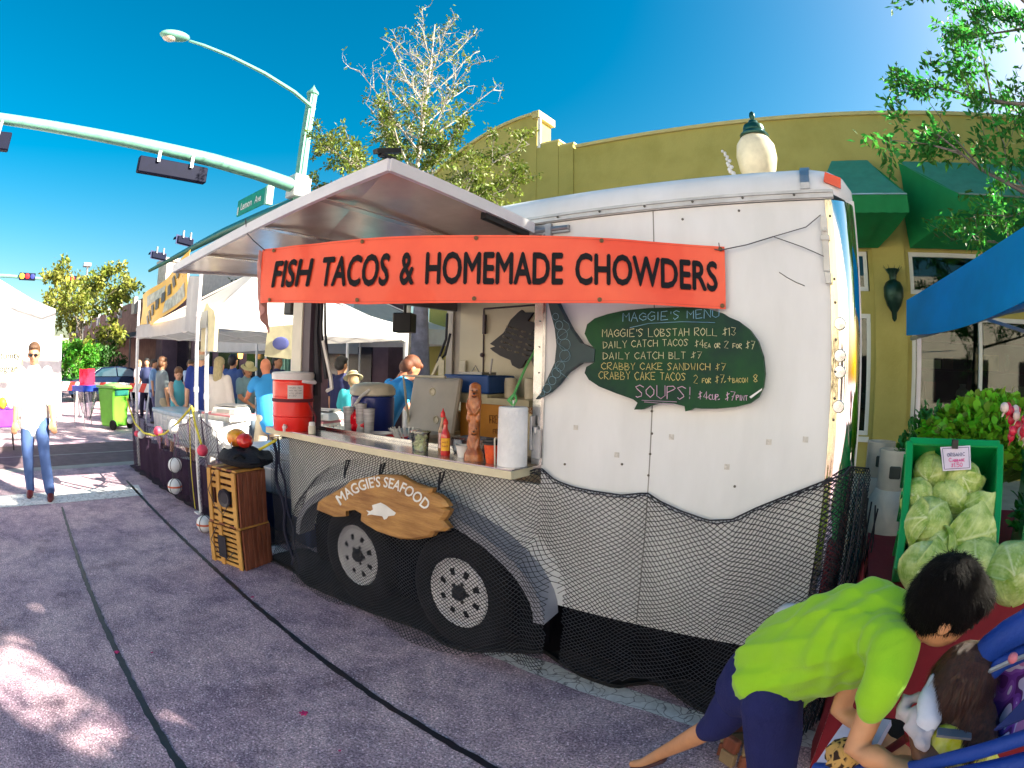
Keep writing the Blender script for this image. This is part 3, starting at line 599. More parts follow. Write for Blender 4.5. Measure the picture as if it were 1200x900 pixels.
def nbot(s): return interp([(-2.0, -.05), (-1.66, -.02), (-1.1, .02), (-.7, .06), (-.3, .03), (.08, .03), (.2, .05), (.29, .09), (.43, .16), (.58, .12), (.73, .09), (.94, .08), (1.06, .16), (1.16, .16), (1.29, .1), (1.5, .03), (2.3, .0)], s)
o = make_net('mesh_panel', -1.98, 2.2, .0315, .0108, lambda s: interp(top, s), nbot, npos, .0021, netm, None, 3, .012)
o.parent = NT; o.location = -Vector(NT.location)
# gathered net roll on the ground, with ragged scallops
rnd = random.Random(8); b = MB()
edge = [(-2.05, -.06), (-1.66, -.07), (-1.35, -.14), (-1.07, -.12), (-.67, -.08), (-.27, -.03), (-.08, -.08), (.08, -.06), (.2, .04), (.29, .09), (.43, .2), (.58, .14), (.73, .08), (.94, .07), (1.06, .19), (1.16, .2), (1.29, .11), (1.51, .0), (1.9, -.02)]
pts = [Vector((x, interp(edge, x), .02)) for x in [-2.05+i*.04 for i in range(99)]]
b.grid(98, 4, lambda u, v: Vector((-2.05+u*3.92, interp(edge, -2.05+u*3.92)+v*(.34-interp(edge, -2.05+u*3.92)) + .01*noise.noise(Vector((u*60, v, 0))), .012+.02*sin(v*pi)*(1+noise.noise(Vector((u*50, v*3, 1)))))))
o = b.build('bunched_net', M('net_dark', (.003, .003, .005), .9), NT, smooth=True); o.location = -Vector(NT.location)
b = MB(); b.tube([p+Vector((0, 0, .008*noise.noise(p*9))) for p in pts], .012, 5); o = b.build('foot_rope', M('net_dark', (.003, .003, .005), .9), NT, smooth=True); o.location = -Vector(NT.location)
# bunched corner part on right
b = MB()
for k in range(9):
    x0 = 1.93+.012*k; b.tube([Vector((x0+.01*sin(k), -.0+.03*k, 1.2-.02*k)), Vector((x0+.02*sin(k*2), -.02+.03*k, .9)), Vector((x0-.02+.03*sin(k*3), -.02+.03*k, .5)), Vector((x0-.02, -.05+.03*k, .03))], .004, 4)
o = b.build('gathered_strands', netm, NT); o.location = -Vector(NT.location)
b = MB(); b.tube([npos(-1.9+i*.01, 1.0-i*.045) + Vector((.03*sin(i*.7), -.02, 0)) for i in range(22)], .014, 6); b.tube([npos(-1.83+i*.012, 1.02-i*.045)+Vector((.02*sin(i*.9+1), -.025, 0)) for i in range(23)], .01, 6); o = b.build('gathered_strands', M('net_navy', (.012, .014, .035), .85), NT, smooth=True); o.location = -Vector(NT.location)
# white float at the bottom by the child
b = MB(); p = at(925, 728, 'y', -.1); b.ball(p, .075, 20, 14); fl = b.build('float', M('float_white', (.72, .74, .75), .5)); tag(fl, 'white round float on the net behind the child in green shirt', 'float')
for pl in fl.data.polygons: pl.use_smooth = True
# ============================================================ SHOP BUILDING behind the trailer
ol = mat('olive_stucco', (.41, .36, .10), .85, var=.08, scale=1.3, bump=.3, bscale=30, col2=(.30, .27, .06), low=.45, high=.8); olt = mat('olive_trim', (.52, .44, .18), .7, var=.05)
BY = 7.0
BD = thing('shop_building', 'olive stucco shop with stepped and arched parapet behind the trailer', 'shop building', (2, BY, 0))
def bp(name, mb, m, **k): return mb.build(name, m, BD, world=True, **k)
# openings in the front wall between x0..x1; build wall as pieces round the windows
wins = [(.75, 2.12, .72, 2.62, 1), (.75, 2.10, 2.98, 3.62, 1), (2.84, 7.9, .35, 2.62, 4), (2.84, 7.9, 2.95, 3.62, 4), (-2.6, .2, .72, 2.62, 2)]
b = MB(); b.box((-6.2, BY, 3.62), (16, BY+.3, 6.03)); b.box((-6.2, BY+.3, 0), (-5.9, 19, 6.0)); b.box((2.12, BY, 0), (2.84, BY+.3, 3.618)); b.box((7.9, BY, 0), (16, BY+.3, 3.618)); b.box((.2, BY, 0), (.75, BY+.3, 3.618)); b.box((-6.2, BY, 0), (-2.6, BY+.3, 3.618))
b.box((.75, BY+.02, 2.62), (2.12, BY+.3, 2.98)); b.box((2.84, BY+.02, 2.62), (7.9, BY+.3, 2.95)); b.box((.75, BY+.02, 0), (2.12, BY+.3, .72)); b.box((2.84, BY+.02, 0), (7.9, BY+.3, .35)); b.box((-2.6, BY+.02, 2.62), (.2, BY+.3, 3.618)); b.box((-2.6, BY+.02, 0), (.2, BY+.3, .72)); bp('wall', b, ol)
b = MB(); b.box((2.2, BY-.08, 0), (2.76, BY-.002, 4.3)); bp('pilaster', b, ol)
b = MB(); b.box((-3.3, BY-.05, 6.032), (16, BY+.34, 6.1)); bp('coping', b, olt)
# tall arched parapet on the left
ar = [(-4.22, 4.0)]+[(-4.22, 7.02)]+[(-4.22-2.9*t, 7.02-.0-.85*t*t) for t in [i/12 for i in range(1, 13)]]+[(-7.12, 4.0)]
b = MB(); b.prism(ar, BY-.05, BY+.5, lambda a, c, d: (a, d, c)); b.box((-4.218, BY-.04, 4), (-3.7, BY+.4, 6.27)); b.box((-3.698, BY-.03, 4), (-3.36, BY+.35, 6.14)); b.box((-4.24, BY-.02, 0), (-7.1, BY+.4, 3.999)); bp('stepped_parapet', b, ol)
b = MB(); 
for (x0, z0), (x1, z1) in zip(ar[1:-2], ar[2:-1]): b.beam((x0, BY+.2, z0+.03), (x1, BY+.2, z1+.03), .6, .07)
bp('arch_cap', b, olt); b = MB(); b.box((-4.32, BY-.1, 6.93), (-4.14, BY+.55, 7.1)); bp('corner_cap', b, olt); b = MB(); b.box((-4.13, BY-.04, 6.27), (-3.68, BY+.44, 6.31)); bp('step_cap', b, olt); b = MB(); b.box((-3.679, BY-.03, 6.14), (-3.34, BY+.4, 6.18)); bp('coping', b, olt)
b = MB(); b.box((-4.19, BY-.06, 6.2), (-4.12, BY-.02, 6.95)); bp('parapet_sunlit_end', b, M('sunlit_end_white', (.75, .73, .68), .6))  # sunlight on the parapet's end face, painted as a white strip
gl = glass('shop_glass', (.45, .55, .48), .985); fr = mat('window_frame', (.62, .64, .6), .45, var=.04)
for x0, x1, z0, z1, n in wins:
    f = MB(); t = .07; f.box((x0, BY+.02, z0), (x1, BY+.1, z0+t)); f.box((x0, BY+.02, z1-t), (x1, BY+.1, z1))
    for i in range(n+1):
        x = x0+(x1-x0)*i/n; a = max(x0, x-t/2); f.box((min(a, x1-t), BY+.015, z0+t), (min(a, x1-t)+t, BY+.1, z1-t))
    w = bp('window', f, fr, bevel=.004)
    for i in range(n):
        a = x0+(x1-x0)*i/n+t/2; c = x0+(x1-x0)*(i+1)/n-t/2; g = MB(); g.box((a+.02, BY+.05, z0+t*.9), (c-.02, BY+.062, z1-t*.9)); g.build('pane', gl, w, world=True)
b = MB(); b.box((.7, BY-.06, .62), (2.14, BY+.0, .7)); bp('sill', b, fr)
# inside of the shop
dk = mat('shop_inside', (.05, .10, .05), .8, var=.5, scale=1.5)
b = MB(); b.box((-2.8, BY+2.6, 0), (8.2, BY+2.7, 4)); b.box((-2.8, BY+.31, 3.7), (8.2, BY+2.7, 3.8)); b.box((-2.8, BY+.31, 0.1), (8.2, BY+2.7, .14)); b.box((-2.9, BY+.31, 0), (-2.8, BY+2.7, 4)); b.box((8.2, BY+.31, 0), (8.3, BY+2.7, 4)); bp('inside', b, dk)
rnd = random.Random(5); cols = [(.6, .55, .4), (.45, .12, .08), (.55, .42, .12), (.1, .25, .2), (.6, .6, .6), (.2, .13, .07)]
SD_ = thing('shelf_unit', 'dark shelf of goods seen through the right shop window', 'shelf', (4.4, BY+1.4, 0))
swd = M('shelf_wood', (.09, .06, .04), .6)
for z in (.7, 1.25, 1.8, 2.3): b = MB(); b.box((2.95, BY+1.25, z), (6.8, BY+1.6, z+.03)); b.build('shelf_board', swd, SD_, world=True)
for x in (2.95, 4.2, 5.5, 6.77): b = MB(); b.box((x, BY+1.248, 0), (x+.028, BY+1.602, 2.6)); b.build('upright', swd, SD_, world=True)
for k, (x, z, w, h, c) in enumerate([(3.0, 1.83, .12, .2, 0), (3.16, 1.83, .4, .16, 0), (3.62, 1.83, .2, .22, 5), (3.9, 1.28, .3, .3, 4), (3.25, 1.28, .22, .32, 1), (4.3, 1.83, .5, .28, 2), (4.95, 1.83, .14, .3, 3), (5.2, 1.28, .25, .3, 0), (3.05, .73, .5, .3, 2), (4.5, 1.28, .3, .16, 0), (5.6, 1.83, .6, .25, 5), (4.4, .73, .5, .35, 3)]):
    b = MB()
    if k % 3: b.box((x, BY+1.28, z+.003), (x+w, BY+1.5, z+h))
    else: b.lathe([(w*.3, 0), (w*.5, h*.3), (w*.45, h*.6), (w*.2, h*.8), (w*.25, h)], (x+w/2, BY+1.38, z+.003), 12)
    o = b.build('ornament', M('orn%d' % c, cols[c], .5), smooth=bool(k % 3 == 0))
    tag(o, ['cream vase on the top shelf of the shop window', 'wide cream box on the top shelf inside the shop', 'brown box on the top shelf inside the shop', 'white jar on the middle shelf in the shop', 'red box on the middle shelf in the shop', 'ochre books on the top shelf right of the mullion', 'dark green vase on the top shelf in the shop', 'cream box on the middle shelf far right in the shop', 'ochre box on the lowest shelf in the shop', 'low cream jar on the middle shelf in the shop', 'long brown box at the right end of the top shelf', 'dark green box on the lowest shelf in the shop'][k], 'ornament')
# awnings
agr = mat('awning_green', (.005, .26, .07), .7, var=.12, scale=2, bump=.1, trans=.25); agt = mat('awning_teal', (.05, .30, .20), .7, var=.08, trans=.15)
def awning(w0, w1, f0, f1, label, zt, zb, val, out, zw=3.66):
    A = thing('awning', label, 'awning', ((w0+w1)/2, BY, zb), group='green shop awnings'); y0, y1 = BY-.09, BY-out
    b = MB(); b.grid(16, 5, lambda u, v: ((w0+(w1-w0)*u)*(1-v)+(f0+(f1-f0)*u)*v, y0+(y1-y0)*v, zt+(zb-zt)*v-.04*sin(v*pi)-.012*sin(u*40)*v)); b.build('top_sheet', agt, A, world=True, smooth=True, solid=.006)
    b = MB(); b.grid(24, 3, lambda u, v: (f0+(f1-f0)*u, y1-.004-.012*sin(u*46)*v, zb-.006-val*v)); b.build('valance', agr, A, world=True, smooth=True, solid=.004)
    for wx, fx in ((w0, f0), (w1, f1)): b = MB(); b.grid(6, 6, lambda u, v: Vector((wx, y0, zt-.02)).lerp(Vector((fx, y1, zb-.01)), u).lerp(Vector((wx, y0, zw)).lerp(Vector((fx, y1, zb-val)), u), v)+Vector((.02*sin(u*3+v*7), 0, 0))); b.build('side_sheet', agr, A, world=True, smooth=True, solid=.004)
    b = MB(); b.grid(12, 6, lambda u, v: Vector((f0+(f1-f0)*u, y1+.01, zb-val+.02)).lerp(Vector((w0+(w1-w0)*u, y0, zw)), v)-Vector((0, 0, .03*sin(u*14)*sin(v*pi)))); b.build('under_sheet', agr, A, world=True, smooth=True, solid=.004)
    b = MB(); b.beam((f0, y1-.02, zb-.01), (f1, y1-.02, zb-.01), .02); b.build('frame_bar', steel, A, world=True)
awning(1.65, 2.3, 1.35, 2.8, 'green fabric shop awning seen just right of the trailer roof corner', 5.15, 4.2, .28, 1.2)
awning(2.86, 8.2, 3.65, 7.6, 'wide green shop awning behind the leafy branches on the right', 5.12, 4.22, .25, 1.2)
# wall sconce shaped like a long pot
SC = thing('wall_sconce', 'dark green pineapple shaped sconce on the olive pilaster', 'wall lamp', (2.52, BY-.2, 2.5))
b = MB(); b.lathe([(.01, 2.48), (.04, 2.52), (.05, 2.62), (.12, 2.72), (.17, 2.86), (.17, 3.0), (.13, 3.08), (.06, 3.12), (.07, 3.2), (.12, 3.28), (.1, 3.29), (0, 3.2)], (2.52, BY-.25, 0), 18); b.build('body', M('sconce_green', (.015, .05, .035), .35, .6, bump=.5, bscale=25), SC, world=True, smooth=True)
for k in range(9): a = 2*pi*k/9; b = MB(); b.add([(2.52+.05*cos(a-.3), BY-.25+.05*sin(a-.3), 3.18), (2.52+.05*cos(a+.3), BY-.25+.05*sin(a+.3), 3.18), (2.52+.17*cos(a), BY-.25+.17*sin(a), 3.33)], [(0, 1, 2)]); b.build('leaf', M('sconce_green', (0, 0, 0)), SC, world=True, solid=.006)
b = MB(); b.box((2.48, BY-.2, 2.85), (2.56, BY-.082, 2.95)); b.build('bracket', black, SC, world=True)
# ============================================================ unseen shops across the street, added to bounce warm light
OPB = thing('shop_building', 'unseen pale cream row of shops added behind the viewer to bounce warm light', 'shop building', (0, -15, 0))
b = MB(); b.box((-45, -22, 0), (34, -15, 7.2)); b.build('wall', M('cream_stucco', (.74, .69, .60), .85, var=.06, scale=.6), OPB, world=True)
for k in range(14): b = MB(); b.box((-43+k*5.5, -15.002, .6), (-39.6+k*5.5, -14.95, 2.9)); b.build('window', M('dark_window', (.015, .012, .02), .15), OPB, world=True)
b = MB(); b.box((-45, -15, -.1), (34, -11.5, .12)); struct(b.build('sidewalk', concrete))
# ============================================================ STREET LAMP globe behind the trailer
SLx, SLy = .93, 3.4
SL = thing('street_lamp', 'acorn globe street lamp with green cap rising behind the trailer roof', 'street lamp', (SLx, SLy, .12))
gm = mat('lamp_green', (.01, .07, .055), .3, .5, var=.1)
b = MB(); b.lathe([(.17, .12), (.17, .3), (.1, .4), (.075, .6), (.065, 3.3), (.09, 3.4), (.12, 3.48), (.13, 3.55)], (SLx, SLy, 0), 16); b.build('post', gm, SL, world=True, smooth=True)
b = MB(); b.lathe([(.11, 3.56), (.15, 3.6), (.2, 3.72), (.225, 3.86), (.21, 4.0), (.16, 4.08), (.13, 4.1)], (SLx, SLy, 0), 24); b.build('globe', M('globe_glass', (.78, .74, .6), .25, trans=.35, coat=.4), SL, world=True, smooth=True)
b = MB(); b.lathe([(.16, 4.1), (.165, 4.12), (.12, 4.17), (.125, 4.19), (.11, 4.24), (.06, 4.27), (.05, 4.3), (.02, 4.32), (.035, 4.36), (.03, 4.4), (0, 4.43)], (SLx, SLy, 0), 20); b.build('cap', gm, SL, world=True, smooth=True)
# glass ornament of stacked beads near it
b = MB(); rnd = random.Random(3)
for k in range(16): p = Vector((SLx-.27+.02*k*.6, SLy-.1, 3.62+.02*k)); b.ball((SLx-.22-.0075*(k)+rnd.uniform(-.02, .02), SLy-.15, 3.55+.024*k), .028-.0008*k, 8, 5)
tag(b.build('bunting_cluster', M('pale_leaf', (.7, .7, .72), .5), smooth=True), 'pale bead cluster sticking up left of the lamp globe', 'ornament')
# ============================================================ LEAVES / TREES
leafmats = {}
GAPS = [(Vector((-.62, -2.3, 0)), .34), (Vector((-.95, -2.45, 0)), .3), (Vector((-.33, -1.58, 0)), .1), (Vector((-.35, -2.2, 0)), .2), (Vector((-.55, -1.95, 0)), .12), (Vector((-1.3, -2.3, 0)), .15), (Vector((-5.2, -1.7, 1.35)), .55)]   # openings in the crowns that let the sun through
def leafmat(name, c1, c2, isl=.45, tr=.35):
    if name not in leafmats: leafmats[name] = mat(name, c1, .5, var=.2, scale=1.5, col2=c2, trans=tr, island=isl)
    return leafmats[name]
barkm = mat('bark', (.2, .17, .14), .9, var=.3, scale=9, bump=.6, bscale=25); barkp = mat('bark_pale', (.42, .38, .33), .85, var=.2, scale=9, bump=.3, bscale=30)
def leaf(vs, fs, p, d, n, L, Wd):
    s = d.cross(n).normalized(); m = p+d*L*.5; i = len(vs)
    vs += [p, m+s*Wd/2+n*L*.06, p+d*L, m-s*Wd/2+n*L*.06]; fs += [(i, i+1, i+2, i+3)]
def rv(r): 
    while 1:
        v = Vector((r.uniform(-1, 1), r.uniform(-1, 1), r.uniform(-1, 1)))
        if .05 < v.length < 1: return v.normalized()
def tree(name, label, cat, loc, H, trunk_h, spread, seed, lm, bm, nleaf=4000, L=.09, Wd=.04, r0=.12, limbs=7, bare=0, top_bare=False, droop=0, lean=(0, 0), group=None, twigr=.006, sub=6, up_=.8, shape=None, gaps=False):
    r = random.Random(seed); T = thing(name, label, cat, loc, group=group); tr = MB(); tw = MB(); tips = []
    top = Vector((lean[0], lean[1], H)); tp_ = [Vector((lean[0]*t*t+.03*H*.3*sin(t*6+seed)*t, lean[1]*t*t+.03*H*.3*cos(t*5+seed)*t, H*t)) for t in [i/8 for i in range(9)]]
    tr.tube(tp_, [r0*(1-.93*t)**.8 for t in [i/8 for i in range(9)]], 9); tr.build('trunk', bm, T, smooth=True)
    def tat(t): k = min(7, int(t*8)); return tp_[k].lerp(tp_[k+1], t*8-k)
    nl = limbs
    for i in range(nl):
        t = trunk_h/H+(1-trunk_h/H)*(i+.3)/nl*.92; a = i*2.4+r.uniform(-.4, .4); p = tat(t); rr = (1-t)**.6*.9+.12
        R_ = spread*rr*r.uniform(.75, 1.1)
        if shape: R_ = spread*shape((t-trunk_h/H)/(1-trunk_h/H))*r.uniform(.8, 1.1)
        e = p+Vector((cos(a)*R_, sin(a)*R_, R_*up_*r.uniform(.6, 1.2)*(.4 if shape and (t-trunk_h/H)/(1-trunk_h/H) < .22 else 1)-droop*R_)); mid = p.lerp(e, .5)+Vector((0, 0, -.08*R_))+rv(r)*R_*.06
        rb = r0*(1-.93*t)**.8*.55; lm_ = MB(); lp = [p, p.lerp(mid, .5), mid, mid.lerp(e, .5)+rv(r)*R_*.04, e]
        lm_.tube(lp, [rb, rb*.8, rb*.6, rb*.4, twigr], 6); lm_.build('limb', bm, T, smooth=True)
        for j in range(sub):
            q = (j+1)/(sub+.3)*.9+.12; k = min(3, int(q*4)) if q < 1 else 3; b0 = lp[k].lerp(lp[k+1], min(1, q*4-k)); d = ((e-p).normalized()*.7+rv(r)*.9+Vector((0, 0, .35-droop))).normalized(); le = R_*r.uniform(.25, .5)*(1.15-q*.4)
            e2 = b0+d*le; m2 = b0.lerp(e2, .5)+rv(r)*le*.12; tw.tube([b0, m2, e2], [rb*.3+twigr, twigr*1.1, twigr*.5], 4, caps=False)
            for s in range(5):
                qq = .25+.75*s/4; b1 = b0.lerp(m2, qq*2) if qq < .5 else m2.lerp(e2, qq*2-1); d3 = (d*.6+rv(r)).normalized(); l3 = le*r.uniform(.3, .6); e3 = b1+d3*l3; tw.tube([b1, b1.lerp(e3, .5)+rv(r)*l3*.1, e3], [twigr*.7, twigr*.5, twigr*.3], 3, caps=False); tips.append((b1, e3, t, (e2-p).length))
    tw.build('twigs', bm, T, kind='stuff')
    vs, fs = [], []
    for k in range(nleaf):
        b1, e3, t, _ = r.choice(tips); hf = (b1.z-trunk_h)/(H-trunk_h)
        if bare and r.random() < bare*max(0, min(1, (hf-.32)*3.6)): continue
        p = b1.lerp(e3, r.uniform(.1, 1.08))+rv(r)*L*.8; d = ((e3-b1).normalized()*.7+rv(r)+Vector((0, 0, -.25))).normalized(); n = (rv(r)+Vector((0, 0, .8))).normalized()
        if gaps and any((p+T.location-g0-SD*(p+T.location-g0).dot(SD)).length < gr for g0, gr in GAPS): continue
        leaf(vs, fs, p, d, n, L*r.uniform(.6, 1.2), Wd*r.uniform(.7, 1.2))
    if vs: lb = MB(); lb.v = vs; lb.f = fs; lb.build('crown', lm, T, kind='stuff')
    return T
lg = leafmat('leaf_olive', (.055, .10, .01), (.20, .25, .03)); lgr = leafmat('leaf_green', (.02, .18, .025), (.10, .36, .05), .55, .55); ldk = leafmat('leaf_dark', (.01, .035, .015), (.03, .07, .02)); lyg = leafmat('leaf_yellowgreen', (.12, .18, .02), (.3, .3, .05), .4)
tree('street_tree', 'half bare street tree with pale twigs rising behind the serving hatch', 'tree', (-4.75, 4.1, .1), 8.0, 3.4, 2.15, 21, lg, barkp, 60000, .08, .038, .075, 36, bare=.97, sub=8, twigr=.0055, up_=1.15, shape=lambda q: (.84 if q < .22 else .86-.70*q))
tree('street_tree', 'leafy green tree whose branches hang into the top right corner', 'tree', (4.95, 2.9, .1), 8.2, 2.2, 3.0, 5, lgr, barkm, 34000, .11, .042, .10, 26, droop=.15, sub=7, up_=.5, gaps=True)
tree('street_tree', 'tall leafy tree farther right along the pavement', 'tree', (8.6, 3.2, .1), 9, 2.6, 4.2, 9, lgr, barkm, 30000, .2, .13, .16, 18, sub=7, up_=.5, gaps=True)
tree('street_tree', 'tall leafy tree farthest right along the pavement', 'tree', (13.5, 3.4, .1), 9.5, 2.6, 4.4, 29, lgr, barkm, 20000, .26, .16, .16, 16, sub=6, up_=.5)
tree('street_tree', 'dark evergreen tree behind the white canopies left of the hatch', 'tree', (-17.5, 9.0, 0), 7.6, 2, 2.2, 13, ldk, barkm, 6000, .2, .1, .14, 12, sub=6)
tree('street_tree', 'grey trunked tree seen through the trailer opening', 'tree', (-5.1, 4.75, .1), 4.6, 3.1, 1.7, 33, lyg, M('bark_grey', (.2, .19, .24), .85, var=.25, bump=.5), 1500, .09, .04, .24, 6, sub=4)
tree('street_tree', 'round olive green tree beyond the parked dark car', 'tree', tuple(gp(93, 31)), 5.6, 1.2, 2.9, 17, lyg, barkm, 9000, .26, .15, .16, 12, sub=6, up_=.55, shape=lambda q: .75+.5*sin(q*pi)-.35*q)
tree('leafy_bush', 'bright green bush between the olive tree and the dark car', 'bush', tuple(gp(88, 27)), 2.3, .25, 1.5, 18, leafmat('leaf_bright', (.05, .22, .01), (.12, .36, .03)), barkm, 5000, .2, .09, .05, 9, sub=6)
tree('leafy_bush', 'darker green bush right of the bright one, behind the car', 'bush', tuple(gp(122, 29)), 2.3, .25, 1.4, 19, leafmat('leaf_mid', (.02, .08, .015), (.05, .14, .02)), barkm, 3000, .2, .09, .05, 8, sub=6)
# a branch of brighter leaves close to the right edge is part of the right tree; plant boxes none
# ============================================================ TRAFFIC MAST with lamp
gp_m = mat('mast_green', (.16, .38, .30), .4, .2, var=.12, scale=5, bump=.05); gpd = mat('mast_green_dark', (.02, .13, .11), .4, .2)
PX_, PY_ = -9.15, 4.45
TM = thing('traffic_mast', 'pale green traffic signal mast with two arms and curved street light arm', 'traffic mast', (PX_, PY_, 0))
b = MB(); fl = []
for z in (0, 8.25): fl += [Vector((PX_+(.17 if k % 2 else .15)*(1-.25*z/8.25)*cos(2*pi*k/24), PY_+(.17 if k % 2 else .15)*(1-.25*z/8.25)*sin(2*pi*k/24), z)) for k in range(24)]
b.add(fl, [(k, (k+1) % 24, 24+(k+1) % 24, 24+k) for k in range(24)]); b.lathe([(.15, 8.25), (.16, 8.3), (.08, 8.4), (.02, 8.5), (0, 8.55)], (PX_, PY_, 0), 12); b.build('pole', gp_m, TM, world=True)
b = MB(); b.tube([(PX_, PY_-.05, 5.72), (-9.02, 3.2, 5.78), (-8.9, 2, 5.8), (-8.7, -1.2, 5.8), (-8.3, -6.5, 5.8)], [.17, .155, .145, .115, .08], 16); b.build('mast_arm', gp_m, TM, world=True, smooth=True)
b = MB(); b.box((PX_-.2, PY_-.25, 5.45), (PX_+.2, PY_+.22, 6.0)); b.build('arm_clamp', M('clamp', (.45, .5, .5), .5), TM, world=True, bevel=.02)
b = MB(); b.tube([(PX_, PY_, 5.35), (-14, 4.75, 5.6), (-20, 5.1, 5.75), (-24, 5.2, 5.8)], [.16, .13, .1, .07], 14); b.build('mast_arm', gpd, TM, world=True, smooth=True)
lp = [(PX_, PY_-.1, 8.05), (-9.5, 3.3, 8.65), (-9.35, 2.2, 8.85), (-9.15, 1.1, 8.85), (-9.08, .75, 8.8)]
lp = [at(368, 128, 'x', -9.15), at(345, 108, 'y', 3.6), at(310, 86, 'y', 2.7), at(270, 66, 'y', 1.8), at(238, 53, 'y', 1.05), at(222, 48, 'y', .75)]
b = MB(); b.tube(lp, [.05, .045, .042, .038, .034, .03], 8); b.build('lamp_arm', gp_m, TM, world=True, smooth=True)
c = at(205, 42, 'y', .4); b = MB(); b.ball(c, (.17, .40, .12), 18, 10, RZ(.1) @ RX(.12)); lh = b.build('lamp_head', gp_m, TM, world=True, smooth=True)
b = MB(); b.ball(c+Vector((0, -.12, -.05)), (.13, .2, .13), 16, 8); b.build('lamp_lens', M('lens_cream', (.6, .55, .45), .2, coat=.5), lh, world=True, smooth=True)
# signal heads (backs seen) on mast arm: things hanging on it
def signal(loc, dirx, label, n=3, face=None, w=.36, back=True, grp=None, hh=None, plate=True):
    hh = hh or w
    T = thing('traffic_signal', label, 'traffic signal', loc, group=grp); d = Vector(dirx).normalized(); sd = Vector((0, 0, 1)); f = d.cross(Vector((0, 0, 1))).normalized()
    L = w*n+.1; rotm = Matrix((d, -f, Vector((0, 0, 1)))).transposed()
    b = MB(); b.cbox((0, 0, 0), (L, .16, hh), rotm); b.build('housing', M('signal_navy', (.003, .005, .02), .7, spec=.15), T, bevel=.02)
    b = MB(); b.cbox((0, 0, 0), (L+.12, .012, w+.1), rotm)
    if plate: b.build('backplate', M('signal_plate', (.02, .03, .1), .5), T)
    for k in (-.3, .3): b = MB(); b.cbox(d*k*L*.8+Vector((0, 0, .22))+f*(-.1), (.06, .06, .28), rotm); b.build('bracket', M('bracket_grey', (.4, .42, .45), .4, .6), T)
    for k in range(n):
        c = d*(k-(n-1)/2)*w+f*.09; R3 = Matrix((d, Vector((0, 0, 1)), f)).transposed(); b = MB(); b.lathe([(.0, 0), (.12, 0), (.11, .03), (0, .05)], c, 14, rot=R3)
        col = (face or [(.1, .02, .02), (.12, .08, .01), (.02, .1, .05)])[k]; b.build('lens', mat('lens%s%d' % (label[:3], k), col, .25, coat=.3), T, smooth=True)
        b = MB(); vs = []
        for j in range(9):
            a = pi*j/8
            for z in (0, .17): vs.append(c+R3 @ Vector((.15*cos(a), .15*sin(a)+.01, z)))
        b.add(vs, [(2*j, 2*j+1, 2*j+3, 2*j+2) for j in range(8)]); b.build('visor', M('signal_navy', (0, 0, 0)), T, solid=.008, smooth=True)
    return T
q = at(203, 194, 'x', -8.85); signal((q.x-.0, q.y, 5.40), (0, -1, 0), 'long navy traffic signal hanging under the pale green mast arm', 3, w=.5, hh=.34, plate=False)
signal((-8.6, -3.2, 5.38), (0, -1, 0), 'traffic signal cut off by the left edge of the photo under the mast arm', 3, w=.34, plate=False)
for k, (x, lab) in enumerate([(-18.5, 'nearer of the two signals with white lit lenses above the hatch edge'), (-22, 'farther of the two signals with white lit lenses above the hatch edge')]):
    signal((x, 5.0, 6.15), (.45, -1, 0), lab, 3, face=[(.03, .03, .08), (.7, .7, .8), (.03, .03, .08)], w=.26)
b = MB(); b.box((-.85, -.02, 0), (.85, .02, .48)); sg = thing('street_sign', 'green street name sign standing on the dark mast arm', 'street sign', (-12.0, 4.6, 5.78), rotz=.0)
b = MB(); b.box((-.85, -.02, .02), (.85, .02, .5)); b.build('sign_plate', M('sign_green', (.0, .22, .12), .4), sg); b = MB(); b.box((.855, -.02, .0), (.98, .18, .52)); b.build('end_plate', M('sign_green_pale', (.25, .5, .38), .5), sg)
for wd_, xa, xb in (('Lemon', -.6, .1), ('Ave', .28, .66)): v2, f2 = text_mesh(wd_, 0, .015); b = MB(); b.add([(xa+(xb-xa)*x, -.025-k, .15+.22*y) for x, y, k in v2], f2); b.build('lettering', wl_, sg, kind='stuff')
b = MB(); b.box((-.82, -.024, .06), (-.76, -.0205, .3)); b.build('sign_mark', wl_, sg)
# far mast at left
FM = thing('traffic_mast', 'thin far green mast arm crossing the sky at the left edge', 'traffic mast', (-31, -14, 0))
b = MB(); b.tube([(-31, -14, 0), (-31, -14, 6.7)], .15, 8); b.tube([(-31, -14, 6.1), (-30.6, -2, 6.05), (-30.5, 3.3, 5.9)], [.13, .1, .06], 8); b.build('mast_arm', gp_m, FM, world=True, smooth=True)
fc = [(.9, .5, .02), (.45, .01, .02), (.02, .03, .2)]
for u, lab in ((32, 'left one of the two small lit signals on the far mast arm'), (85, 'right one of the two small lit signals on the far mast arm')):
    q = at(u, 324+(u-32)*.06, 'x', -30.4); T = thing('traffic_signal', lab, 'traffic signal', q)
    b = MB(); b.box((-.1, -.52, -.2), (.1, .52, .18)); b.build('housing', M('signal_navy', (0, 0, 0)), T, bevel=.02)
    for k in range(3): b = MB(); b.lathe([(0, 0), (.15, 0), (.14, .04), (0, .05)], (.1, (k-1)*.34, 0), 12, 'x'); b.build('lens', mat('farlens%d' % k, fc[k], .3, emis=(.8 if k == 0 else 0)), T)
